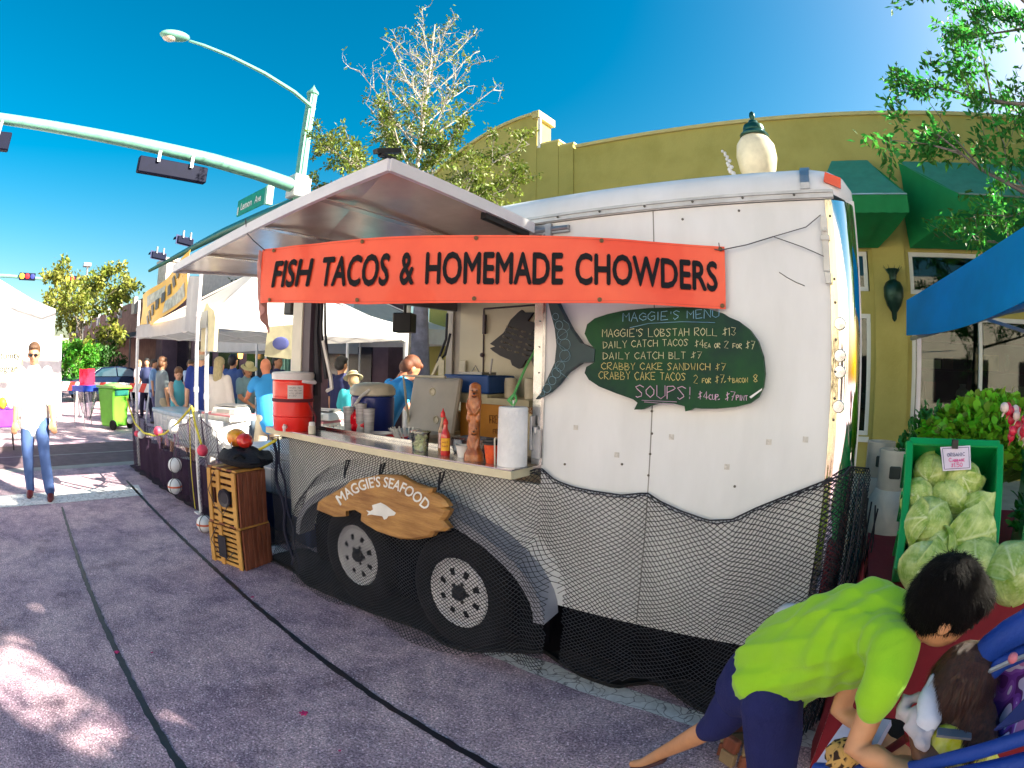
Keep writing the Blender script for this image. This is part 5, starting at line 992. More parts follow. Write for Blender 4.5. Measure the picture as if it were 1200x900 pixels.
def limb(mb, pts, rs, flat=1): chain(mb, [(p, r, r*flat) for p, r in zip(pts, rs)])
def displace(me, f):
    cs = [v.co.copy() for v in me.vertices]; ns = [v.normal.copy() for v in me.vertices]; out = []
    for c, n in zip(cs, ns): out += (c+n*f(c))[:]
    me.vertices.foreach_set('co', out); me.update()
def blob(mb, name, m, parent, vox, smooth=5, disp=None, world=False, label=None):
    me = bpy.data.meshes.new('tmp'); me.from_pydata([tuple(v) for v in mb.v], [], mb.f); bm = bmesh.new(); bm.from_mesh(me); bmesh.ops.recalc_face_normals(bm, faces=bm.faces[:]); bm.to_mesh(me); bm.free()
    o = bpy.data.objects.new('tmp', me); C.link(o); r = o.modifiers.new('r', 'REMESH'); r.mode = 'VOXEL'; r.voxel_size = vox; r.adaptivity = 0
    if smooth: s = o.modifiers.new('s', 'SMOOTH'); s.factor = .5; s.iterations = smooth
    m2 = evald(o); bpy.data.objects.remove(o); bpy.data.meshes.remove(me)
    if disp:
        displace(m2, disp)
    m2.name = name; m2.materials.clear(); m2.materials.append(m)
    m2.polygons.foreach_set('use_smooth', [True]*len(m2.polygons))
    if world and parent is not None: m2.transform(worldmat(parent).inverted())
    ob = bpy.data.objects.new(name, m2); C.link(ob)
    if parent is not None: ob.parent = parent
    if label: ob['label'] = label
    return ob
# ---- carved wooden statue (two stacked bears)
ST = thing('wood_carving', 'tall brown carved wooden statue of stacked bears on the counter', 'statue', Vector((.145, -.08, CZ)))
wdc = mat('carved_wood', (.26, .07, .015), .3, var=.4, scale=24, col2=(.5, .16, .035), coat=.5, bump=.3, bscale=60)
b = MB(); chain(b, [((0, 0, .0), .052, .05), ((0, 0, .03), .05, .048), ((0, 0, .07), .03, .03), ((0, 0, .12), .03, .03), ((0, 0, .2), .03, .03), ((0, 0, .3), .034, .032), ((0, 0, .355), .03, .03)])
for z, s in ((.15, .85), (.335, 1)):
    b.ball((0, 0, z), (.031*s, .031*s, .036*s)); b.ball((.006, -.03*s, z-.008), (.016*s, .014*s, .012*s)); 
    for sx in (-1, 1): b.ball((sx*.022*s, .0, z+.03*s), .009*s, 8, 6); limb(b, [(sx*.028*s, -.01, z-.04), (sx*.03*s, -.024, z-.07), (sx*.012*s, -.032*s, z-.1)], [.01*s, .009*s, .008*s]); limb(b, [(sx*.022*s, -.01, z-.09), (sx*.026*s, -.022, z-.13)], [.012*s, .011*s])
    b.ball((0, -.012, z-.075), (.022*s, .022*s, .04*s))
blob(b, 'carving', wdc, ST, .0035, 2)
for z, s in ((.15, .85), (.335, 1)):
    b = MB(); b.ball((.006, -.044*s, z-.004), (.007*s, .005, .005*s), 8, 6); b.build('nose', black, ST, smooth=True)
    for sx in (-1, 1): b = MB(); b.ball((.005+sx*.012*s, -.031*s, z+.01), .004*s, 8, 6); b.build('eye', black, ST, smooth=True)
    b = MB(); b.tube([(-.008, -.037*s, z-.016), (.006, -.042*s, z-.021), (.018, -.037*s, z-.016)], .002, 5); b.build('mouth', black, ST)
ST.rotation_euler.z = .45
# ============================================================ INTERIOR
def world_box(name, a, c, m, label, cat, bevel=.004, group=None):
    a = Vector(a); c = Vector(c); o3 = Vector(((a.x+c.x)/2, (a.y+c.y)/2, a.z)); b = MB(); b.box(a-o3, c-o3); return put(b.build(name, m, bevel=bevel), o3, label, cat, group)
wt = M('worktop', (.5, .46, .32), .5)
b = MB(); b.box((-1.25, 1.35, 1.29), (-.5, YB-.045, 1.34)); tp('inner_shelf', b, wt)
for a_, c_ in (((-1.6, 1.335, 1.0), (-1.27, YB-.045, 1.03)), ((-1.46, 1.3, .5), (-1.43, 1.33, 1.33)), ((-.54, 1.4, .5), (-.5, 1.8, 1.289))): b = MB(); b.box(a_, c_); tp('inner_frame', b, M('ivory', (0, 0, 0)))
OB = world_box('cardboard_box', (-1.2, 1.36, .72), (-.55, 1.84, 1.288), mat('card_orange', (.62, .27, .04), .7, col2=(.5, .2, .03), scale=3), 'large orange brown cardboard box under the inner shelf', 'box')
for (u0, v0, u1, h) in ((574, 496, 590, 9), (578, 508, 592, 5), (618, 485, 632, 7)):
    b = MB(); scribble(b, 'FRESH', lambda a, c: at(u0+(u1-u0)*a, v0-h*c, 'y', 1.357), .004, .05); b.build('print', M('box_print', (.25, .09, .02), .8), OB, world=True)
BBX = world_box('blue_crate', (-1.42, 1.38, 1.37), (-.92, 1.75, 1.52), M('crate_blue', (.01, .07, .3), .45), 'blue plastic box standing on the inner shelf', 'box', .01)
b = MB(); b.box((-1.46, 1.34, 1.341), (-.9, 1.78, 1.367)); tp('tray', b, wt)
b = MB(); b.box((-1.3, 1.45, 1.523), (-1.05, 1.65, 1.545)); b.tube([(-1.0, 1.5, 1.53), (-.98, 1.5, 1.66)], .008, 6); b.tube([(-1.2, 1.5, 1.545), (-1.16, 1.5, 1.6), (-1.12, 1.5, 1.545)], .004, 5); tag(b.build('utensils', M('utensil', (.3, .3, .3), .4, .6)), 'metal tray and dark knife handle lying on the blue box', 'utensils')
for x, lab in ((-.82, 'left'), (-.62, 'right')): b = MB(); b.lathe([(0, 0), (.05, 0), (.055, .12), (.05, .16), (0, .165)], n=16); put(b.build('paper_roll', M('cream_pl', (0, 0, 0)), smooth=True, angle=40), (x, 1.55, 1.342), lab+' cream canister on the inner shelf beside the fish board', 'canister')
# grey cooler with raised lid
GC = thing('grey_cooler', 'grey beige ice chest with its lid raised inside the hatch', 'ice chest', Vector((-1.35, .95, .5)))
gcm = mat('chest_grey', (.40, .37, .33), .5, var=.06); b = MB(); b.box((-.3, -.25, 0), (.25, .25, .55)); b.build('chest', gcm, GC, bevel=.02)
b = MB(); b.box((-.3, .2, .53), (.25, .25, 1.0), RX(-.2), (0, .22, .55)); ld = b.build('lid', gcm, GC, bevel=.015)
b = MB(); b.tube([(-.27, .22, .56), (-.27, .14, 1.0), (.22, .14, 1.0)], .012, 6)
for z in (.65, .88): b.lathe([(.02, .0), (.035, -.012), (.03, -.02), (.018, -.012)], (.1, .2-(z-.55)*.2, z), 14, 'y')
b.build('lid_trim', M('chest_pale', (.6, .55, .42), .5), GC, smooth=True, angle=30)
world_box('grey_carton', (-1.62, 1.3, 1.032), (-1.3, 1.6, 1.2), M('carton_grey', (.5, .48, .42), .6), 'small grey carton on the inner worktop beside the ice chest', 'carton')
b = MB(); b.tube([(-1.62, 1.2, 1.22), (-1.3, 1.28, 1.42)], .01, 6); tag(b.build('rod', M('utensil', (0, 0, 0))), 'thin grey rod leaning over the small carton', 'rod')
# speaker under hatch opening rear header
SPK = thing('loudspeaker', 'small black cube loudspeaker hanging at the rear opening', 'loudspeaker', Vector((-1.72, 1.18, 1.96)))
b = MB(); b.box((-.085, -.085, -.085), (.085, .085, .085), RZ(.5)); b.build('case', black, SPK, bevel=.008); b = MB(); b.tube([(0, 0, .085), (0, 0, .2)], .015, 6); b.build('bracket', black, SPK)
b = MB(); b.box((-1.84, .0, 1.95), (-1.73, .1, 2.16)); tag(b.build('loudspeaker', black, bevel=.008), 'small black loudspeaker left of the cream corner post', 'loudspeaker')
# hanging fabric, cords beside the corner post
HG = thing('hanging_straps', 'dark straps and cords hanging beside the cream corner post', 'straps', Vector((-1.38, .05, 2.1)))
for k, (x0, x1, z1, r_) in enumerate([(-1.43, -1.4, 1.45, .02), (-1.4, -1.31, 1.48, .014), (-1.36, -1.25, 1.42, .01), (-1.42, -1.44, 1.36, .012)]):
    b = MB(); b.tube([(x0, .05, 2.18), ((x0+x1)/2-.02, .05, 1.8), (x1, .06, z1)], [r_*.7, r_, r_*1.3], 6); b.build('strap', M('strap_black', (.02, .02, .03), .7), HG, world=True, smooth=True)
b = MB(); b.tube([(-1.32, .03, 1.74), (-1.22, .03, 1.5), (-1.2, .03, 1.42), (-1.27, .04, 1.4)], .014, 5); b.build('white_tie', wpap, HG, world=True, smooth=True)
b = MB(); b.tube([(-1.78, 1.8, 2.1), (-1.73, 1.74, 1.85), (-1.82, 1.72, 1.62), (-1.7, 1.7, 1.7), (-1.66, 1.72, 1.9)], .013, 6); tag(b.build('dark_strap', M('strap_black', (0, 0, 0)), smooth=True), 'dark looped strap hanging at the far rear corner of the trailer', 'strap')
b = MB(); b.grid(10, 6, lambda u, v: Vector((-1.98+.3*u+.03*sin(v*5), 1.62, 1.40+.22*u-.09*v*(1-u)+.03*sin(u*8)))); b.grid(6, 6, lambda u, v: Vector((-1.68+.07*u, 1.6, 1.66-.22*v+.02*sin(u*6)))); tag(b.build('rag', M('rag_cream', (.6, .56, .4), .8), solid=.01, smooth=True), 'cream rag hanging over the raised ice chest lid', 'rag')
# ============================================================ LEFT TABLES, NET SKIRT, TRAPS
def table(name, label, x0, x1, y0, y1, h, m):
    T = thing(name, label, 'table', Vector(((x0+x1)/2, (y0+y1)/2, 0)))
    b = MB(); b.box((x0, y0, h-.04), (x1, y1, h)); b.build('table_top', m, T, world=True, bevel=.006)
    for x in (x0+.08, x1-.08):
        for y in (y0+.08, y1-.08): b = MB(); b.tube([(x, y, 0), (x, y, h-.04)], .014, 6); b.build('leg', steel, T, world=True)
tgrey = M('table_grey', (.5, .5, .5), .5)
table('folding_table', 'grey folding table behind the net skirt between the poles', -6.6, -3.75, .35, 1.1, .56, tgrey)
table('folding_table', 'folding table beside the trailer carrying white crates', -3.65, -1.95, 1.05, 1.85, .74, tgrey)
cool_w = mat('chest_white', (.68, .7, .72), .4, var=.05)
def icechest(label, x0, y0, L, w, h, z, rot, lidc, m=cool_w):
    T = thing('ice_chest', label, 'ice chest', Vector((x0, y0, z)), rot)
    b = MB(); b.box((-L/2, -w/2, 0), (L/2, w/2, h*.82), taper=.06); 
    b.build('chest', m, T, bevel=.015)
    for k in range(7): x = -L/2+L*(k+.5)/7; b = MB(); b.box((x-.012, -w/2-.008, .03), (x+.012, -w/2+.012, h*.78)); b.build('rib', m, T)
    b = MB(); b.box((-L/2-.012, -w/2-.012, h*.825), (L/2+.012, w/2+.012, h)); b.build('lid', lidc, T, bevel=.012)
    b = MB(); b.tube([(-.1, -w/2-.02, h*.7), (-.1, -w/2-.035, h*.6), (.1, -w/2-.035, h*.6), (.1, -w/2-.02, h*.7)], .01, 6); b.build('handle', white_m, T)
lidb = M('lid_blue', (.35, .48, .58), .3)
icechest('long white ice chest with pale blue lid behind the net at left', -5.85, .62, 1.25, .5, .36, .562, .05, lidb)
icechest('white ribbed ice chest in the middle of the net skirted table', -4.55, .62, 1.0, .5, .36, .562, -.04, M('lid_white', (.66, .68, .72), .35))
icechest('grey lidded ice chest standing beside the wooden traps', -2.62, .62, 1.15, .55, .42, .38, .1, M('lid_grey', (.45, .5, .56), .35), mat('chest_greyblue', (.42, .47, .54), .45))
b = MB(); b.box((-3.25, .38, 0), (-2.05, .86, .378)); o = b.build('crate_stand', M('navy_crate', (.01, .03, .12), .5), bevel=.01); tag(o, 'navy crate under the grey lidded ice chest', 'crate')
def scale_(loc, label, rot):
    T = thing('kitchen_scale', label, 'scale', loc, rot); b = MB(); b.box((-.17, -.15, 0), (.17, .15, .08), taper=-.15); b.build('body', M('scale_white', (.62, .62, .6), .4), T, bevel=.01); b = MB(); b.box((-.16, -.12, .095), (.16, .14, .11)); b.build('pan', steel, T, bevel=.005); b = MB(); b.add([(-.1, -.172, .02), (.1, -.172, .02), (.1, -.165, .06), (-.1, -.165, .06)], [(0, 1, 2, 3)]); b.build('display', M('display_grey', (.35, .38, .35), .3), T, solid=.004)
scale_(Vector((-4.25, .7, .99)), 'white kitchen scale on a pink crate nearest the near pole', .5)
scale_(Vector((-3.2, 1.35, .99)), 'grey kitchen scale standing on the white grid basket', .4)
def basket(loc, label, L, w, h, m, rot, m2=None):
    T = thing('grid_basket', label, 'basket', loc, rot); b = MB(); n, k = 6, 4
    for s in (-1, 1):
        for i in range(n+1): x = -L/2+L*i/n; b.box((x-.012, s*w/2-.008, 0), (x+.012, s*w/2+.008, h))
        for j in range(k+1): z = h*j/k; b.box((-L/2, s*w/2-.0065, max(0, z-.012)), (L/2, s*w/2+.0065, z+.008))
        for i in range(n+1): y = -w/2+w*i/n; b.box((s*L/2-.008, y-.012, 0), (s*L/2+.008, y+.012, h))
        for j in range(k+1): z = h*j/k; b.box((s*L/2-.0065, -w/2, max(0, z-.012)), (s*L/2+.0065, w/2, z+.008))
    b.build('grid', m, T, kind='stuff'); b = MB(); b.box((-L/2, -w/2, 0), (L/2, w/2, .01)); b.build('base', m, T); b = MB(); b.box((-L/2-.01, -w/2-.01, h+.01), (L/2+.01, w/2+.01, h+.03)); b.build('rim', m2 or m, T)
basket(Vector((-3.3, 1.35, .742)), 'white grid basket with pink rim on the trailer side table', .55, .4, .21, M('basket_white', (.7, .68, .62), .5), .2, M('rim_pink', (.5, .18, .2), .5))
basket(Vector((-4.3, .68, .922)), 'pink rimmed low grid crate under the nearest scale', .6, .38, .045, M('basket_white', (0, 0, 0)), .2, M('rim_pink', (0, 0, 0)))
world_box('plastic_tub', (-2.75, 1.15, .742), (-2.2, 1.6, .96), M('tub_beige', (.5, .48, .4), .5), 'beige plastic tub right of the white grid basket', 'tub', .02)
world_box('plastic_tub', (-3.9, 1.2, .742), (-3.66, 1.6, .98), M('tub_pale', (.6, .58, .55), .5), 'pale tub left of the white grid basket behind the pole', 'tub', .02)
# net skirt on tables
def sk_pos(s, z):
    y = .0+.03*sin(s*9)+.02*sin(s*23+z*4); 
    return Vector((s, y+.05, max(.01, z))) if z > .01 else Vector((s, y+.05+z*1.2, .012))
def sk_top(s): return interp([(-6.78, 1.02), (-6.4, .86), (-5.9, .74), (-5.3, .72), (-4.7, .78), (-4.2, .9), (-3.74, 1.12), (-3.4, .92), (-3.0, .78), (-2.4, .72)], s)
SN = thing('table_net', 'dark purple net hanging from the poles in front of the cooler tables', 'net', (-5.2, .05, 0))
o = make_net('mesh_panel', -6.78, -2.35, .03, .024, sk_top, lambda s: -.02, sk_pos, .0021, M('net_purple', (.05, .025, .06), .85), None, 6, .02); o.parent = SN; o.location = -Vector(SN.location)
b = MB(); b.grid(70, 5, lambda u, v: Vector((-6.85+4.55*u, .0-.10*abs(noise.noise(Vector((u*14, 2, 0))))*(1-v)+.9*v, .01+.05*(noise.noise(Vector((u*30, v*4, 5)))+.6)*sin(v*pi*.9+.1)))); o = b.build('net_pile', M('net_pile', (.016, .006, .02), .9), SN, smooth=True); o.location = -Vector(SN.location)
b = MB(); b.grid(80, 8, lambda u, v: Vector((-6.75+4.4*u, .12+.04*sin(u*50)+.02*sin(u*131), .01+.55*v-.1*sin(u*pi)*v))); o = b.build('table_skirt', M('skirt_purple', (.035, .015, .045), .9, var=.3), SN, smooth=True); o.location = -Vector(SN.location)
# yellow rope garland with floats
rope = mat('rope_yellow', (.7, .6, .05), .7, bump=.4, bscale=80)
GR = thing('rope_garland', 'yellow rope garland strung between the two white poles', 'rope', (-5.2, 0, .8))
gpts = [(-6.78, -.02, 1.05), (-6.55, -.03, .9), (-6.2, -.04, .72), (-5.7, -.04, .64), (-5.2, -.04, .66), (-4.7, -.04, .74), (-4.2, -.03, .92), (-3.72, -.03, 1.13)]
b = MB(); b.tube(gpts, .013, 6); b.build('rope', rope, GR, world=True, smooth=True)
for pl, r_ in (([(-3.72, -.03, 1.12), (-3.6, -.04, .95), (-3.42, -.05, .78)], .013), ([(-2.3, -.1, .82), (-1.95, -.12, .93), (-1.72, -.12, 1.02)], .011), ([(-3.74, -.05, 1.12), (-3.74, -.06, .5), (-3.72, -.05, .05)], .005)): b = MB(); b.tube(pl, r_, 6); b.build('rope', rope, GR, world=True, smooth=True)
fw_, fp_ = M('float_white', (0, 0, 0)), mat('float_pink', (.75, .06, .12), .5)
def flt(p, r, m, label, band=None, strip=None, egg=1):
    T = thing('float', label, 'float', p, group='buoys and floats on the nets'); b = MB(); b.ball((0, 0, 0), (r, r, r*egg), 18, 12); b.build('ball', m, T, smooth=True)
    if band: b = MB(); b.lathe([(r*.99, -r*.08), (r*1.01, -r*.04), (r*1.01, r*.1), (r*.985, r*.14)], n=24); b.build('band', band, T, smooth=True)
    if strip:
        b = MB(); 
        for ph in (0, pi/2): b.tube([(r*1.01*cos(a)*cos(ph+.5), r*1.01*cos(a)*sin(ph+.5), r*1.01*egg*sin(a)) for a in [2*pi*k/20 for k in range(21)]], .005, 4)
        b.build('cord', rp_m, T)
    return T
org = mat('band_orange', (.65, .12, .04), .5)
for (u, v, x, r, m, lab) in [(174, 492, -6.5, .05, fw_, 'white float highest on the left of the garland'), (184, 507, -6.1, .045, fp_, 'pink float left of two white ones on the garland'), (190, 508, -5.85, .055, fw_, 'white float beside the leftmost pink one'), (210, 504, -5.0, .06, fp_, 'pinkish red float in the middle of the garland'), (229, 499, -4.35, .065, fw_, 'white oval float left of the near pole'), (249, 527, -3.42, .06, fp_, 'pink float at the end of the rope right of the near pole')]:
    p = at(u, v, 'x', x); flt(Vector((x, -.04, p.z)), r, m, lab, egg=1.3 if 'oval' in lab else 1)
flt(at(205, 545, 'y', -.08), .085, fw_, 'upper white ball buoy hanging on the net skirt', None, True)
flt(at(205, 570, 'y', -.1), .09, fw_, 'lower white ball buoy with orange band at the net foot', org, True)
p = at(240, 614, 'y', -.22); flt(p, .085, fw_, 'largest white buoy with faded lettering beside the lower trap', org, True)
b = MB(); b.tube([(-4.33, -.09, .1), (-4.32, -.08, .45), (-4.3, -.02, .75)], .006, 5); tag(b.build('buoy_cord', rp_m), 'dark cord holding the two ball buoys on the net skirt', 'cord')
b = MB()
for k in range(7): b.beam((-5.5+.13*k, .15+.03*(k % 3), .06+.012*k), (-4.55-.06*k, .1+.04*(k % 2), .075+.01*k), .025, .012)
tag(b.build('stick_bundle', M('stick', (.3, .16, .1), .7), kind='stuff'), 'bundle of thin sticks lying in the purple net', 'sticks')
# wooden lobster traps
pw = mat('plank_red', (.17, .045, .02), .55, var=.3, scale=4, stretch=(6, 6, .8), col2=(.32, .10, .05), bump=.3, bscale=20); py_ = mat('plank_yellow', (.5, .24, .05), .55, var=.3, scale=4, col2=(.66, .36, .09), bump=.25, bscale=25)
def trap(label, x0, y0, z0, w, d, h, rot, port):
    T = thing('lobster_trap', label, 'wooden trap', Vector((x0, y0, z0)), rot)
    n = 6
    # right end of vertical planks (+X side seen) and left
    for s in (-1, 1):
        for i in range(n):
            y = -d/2+d*i/n; b = MB(); b.box((s*w/2-.008, y+.004, 0), (s*w/2+.008, y+d/n-.004, h)); b.build('plank', pw, T, bevel=.003)
    for i in range(n):   # top planks
        x = -w/2+w*i/n; b = MB(); b.box((x+.003+.008*(i == 0), -d/2-.004, h+.002), (x+w/n-.003-.008*(i == 5), d/2+.004, h+.018)); b.build('plank', py_ if i % 2 else pw, T, bevel=.002)
    for i in range(n): x = -w/2+w*i/n; b = MB(); b.box((x+.012, d/2-.008, 0), (x+w/n-.004, d/2+.008, h)); b.build('plank', pw, T)
    # front (towards -y): frame posts, slats, entrance
    for x in (-w/2+.012, -w/6, w/2-.06): b = MB(); b.box((x, -d/2-.018, 0), (x+.048, -d/2-.002, h)); b.build('frame_post', py_, T, bevel=.003)
    k = 8
    for i in range(k):
        z = h*(i+.15)/k
        if port and .35 < (i+.5)/k < .68: continue
        b = MB(); b.box((-w/2+.06, -d/2-.005, z), (w/2-.06, -d/2+.007, z+h/k*.62)); b.build('slat', py_, T, bevel=.002)
    b = MB()
    if port: b.lathe([(.045, -.02), (.07, -.03), (.075, -.012), (.05, .05), (.045, .05)], (w*.1, -d/2-.002, h*.5), 16, 'y')
    else: b.box((-w*.18, -d/2-.028, h*.2), (w*.05, -d/2-.019, h*.75))
    b.build('entrance', M('trap_black', (.02, .018, .03), .5), T)
    b = MB(); b.box((-w/2+.02, -d/2+.02, 0), (w/2-.02, d/2-.02, .01)); b.build('base', pw, T)
    b = MB(); b.tube([(-w*.2, -d/2-.02, h*.95), (-w*.35, -d/2-.045, h*.6), (-w*.2, -d/2-.03, h*.3), (w*.1, -d/2-.04, h*.2), (w*.3, -d/2-.03, h*.45)], .004, 4); b.build('cord', rp_m, T)
trap('upper wooden lobster trap with round dark entrance, on the pile beside the counter', -2.12, -.28, .345, .40, .29, .42, .22, True)
trap('lower wooden lobster trap standing on the asphalt', -2.12, -.28, 0, .42, .31, .325, .26, False)
# heap of dark rope/net and coloured bag on top
b = MB(); rnd = random.Random(12)
for k in range(10):
    c = Vector((-2.08+rnd.uniform(-.1, .12), -.2+rnd.uniform(-.12, .12), .8+rnd.uniform(0, .07))); rr = rnd.uniform(.07, .16); tl = rnd.uniform(-.5, .5); b.tube([c+Vector((rr*cos(a), rr*.8*sin(a), .03*sin(a*2+k)+tl*.1*cos(a))) for a in [2*pi*j/14 for j in range(15)]], .012, 5)
tag(b.build('rope_coil', M('net_dark', (0, 0, 0)), smooth=True, kind='stuff'), 'coil of black rope heaped on the upper trap', 'rope')
b = MB(); b.grid(30, 10, lambda u, v: Vector((-2.1+.28*sin(v*pi)*cos(u*2*pi)*(1+.25*noise.noise(Vector((u*9, v*4, 1)))), -.2+.22*sin(v*pi)*sin(u*2*pi), .775+.075*(1-cos(v*pi))*(1+.3*noise.noise(Vector((u*7, v*5, 3))))))); tag(b.build('net_heap', M('net_heap', (.01, .01, .016), .85, bump=.8, bscale=50), smooth=True), 'heap of black netting on the upper trap', 'net')
CB = thing('fruit_net_bag', 'yellow and red net bag of floats on top of the black rope', 'bag', (-2.2, -.22, .92))
def lump(r, seed): return lambda u, v: Vector((r*(1+.5*noise.noise(Vector((cos(u*2*pi)*2.4, sin(u*2*pi)*2.4, v*6+seed))))*sin(v*pi)*cos(u*2*pi), r*sin(v*pi)*sin(u*2*pi), r*.85*(1-cos(v*pi))))
f1 = lump(.085, 1); b = MB(); b.grid(20, 14, f1); b.build('yellow_bag', mat('bag_yellow', (.85, .5, .01), .3, coat=.4, col2=(.9, .25, .05), scale=14), CB, smooth=True)
f2_ = lump(.07, 5); b = MB(); b.grid(18, 12, lambda u, v: f2_(u, v)+Vector((.11, .02, .0))); b.build('red_bag', mat('bag_redd', (.7, .03, .02), .3, coat=.4), CB, smooth=True)
b = MB(); b.grid(14, 6, lambda u, v: Vector((-.08+.2*u, -.09-.02*sin(u*8), .0+.035*v+.015*sin(u*11)))); b.build('white_tie', wpap, CB, solid=.005, smooth=True)
b = MB(); b.box((-.12, -.12, 0), (.12, .12, .4)); put(b.build('yellow_pail', mat('pail_yellow', (.5, .3, .02), .5), bevel=.02), (-2.75, .05, 0), 'yellow slatted box left of the upper trap behind the pole rope', 'box')
b = MB(); b.box((-.08, -.08, 0), (.08, .08, .16)); put(b.build('blue_jug', mat('jug_blue', (.01, .05, .4), .35), bevel=.02), (-2.95, .1, .62), 'small blue jug hanging behind the near pole', 'jug')
# banners and hanging shirts on the pole line
YB_ = thing('yellow_banner', 'yellow banner with black diagonal stripe band strung between the two poles', 'banner', (-5.2, .1, 2.2))
ca_, cb_ = Vector((-6.7, .15, 2.08)), Vector((-4.1, .02, 2.36))
def yp(u, v, o=0): return ca_.lerp(cb_, u)+Vector((.1*(1-u)*v, -.004-o+.03*sin(u*9+v*3), (-.0+ .52*(v)-.03*u)-.06*sin(u*pi)))-Vector((0, 0, .02+.14*u*0))
b = MB(); b.grid(30, 8, lambda u, v: yp(u, v)); b.build('sheet', mat('banner_yellow', (.85, .5, .01), .5, col2=(.75, .42, .06), scale=5), YB_, world=True, smooth=True, solid=.003)
for k in range(8): u = .2+.085*k; b = MB(); b.add([yp(u, .02+.09*k, .012), yp(u+.055, .03+.09*k, .012), yp(u+.03, .32+.085*k, .012), yp(u-.025, .31+.085*k, .012)], [(0, 1, 2, 3)]); b.build('stripe', M('stripe_black', (.03, .02, .01), .5), YB_, world=True)
b = MB(); b.grid(12, 4, lambda u, v: yp(.2+.35*u, .55+.28*v, .005)); b.grid(12, 4, lambda u, v: yp(.6+.34*u, .08+.3*v, .005)); b.build('grey_print', M('print_grey', (.42, .45, .38), .6, var=.35, scale=14), YB_, world=True)
WF = thing('white_flag', 'narrow white flag beside the yellow banner at the near pole', 'flag', (-3.9, .02, 2.0)); b = MB(); b.grid(6, 6, lambda u, v: Vector((-4.08+.36*u, .0+.02*sin(u*7), 1.93+.11*(u)*0+.6*v-.05*u))); b.build('sheet', canm, WF, world=True, smooth=True, solid=.003)
TS = thing('hanging_shirt', 'cream T-shirt hanging from the near pole of the canopy', 'shirt', (-3.72, .15, 1.8))
b = MB(); sh = [(-.19, -.0), (.19, .0), (.2, .34), (.16, .42), (.07, .46), (.03, .5), (-.03, .5), (-.07, .46), (-.16, .42), (-.2, .34)]; b.prism(sh, -.02, .02, lambda a, c, d: (a-3.72+d*.1, .16+d-.02*cos(a*9), 1.70+c)); b.build('cloth', M('shirt_cream', (.66, .6, .38), .85, bump=.3, bscale=14), TS, world=True)
TB = thing('hanging_bag', 'cream cloth bag with blue fish print hanging under the canopy', 'bag', (-3.72, 1.0, 1.8))
b = MB(); hb = [(-.2, .0), (.16, -.03), (.2, .1), (.15, .34), (-.17, .32), (-.19, .12)]; b.prism(hb, -.02, .02, lambda a, c, d: (-3.35+a*.8, .9+a*.6+d, 1.66+c)); b.tube([(-3.35, .9, 1.99), (-3.35, .9, 2.12)], .004, 4); b.build('cloth', M('shirt_cream', (0, 0, 0)), TB, world=True)
b = MB(); b.ball((0, 0, 0), (.1, .008, .07), 14, 8); o = b.build('fish_print', M('print_blue', (.12, .14, .4), .7), TB, smooth=True); o.location = Vector((-3.35, .872, 1.8))-Vector(TB.location); o.rotation_euler.z = .64
b = MB(); b.tube([at(305, 345, 'x', -2.2), at(312, 385, 'x', -2.2)], .02, 6)
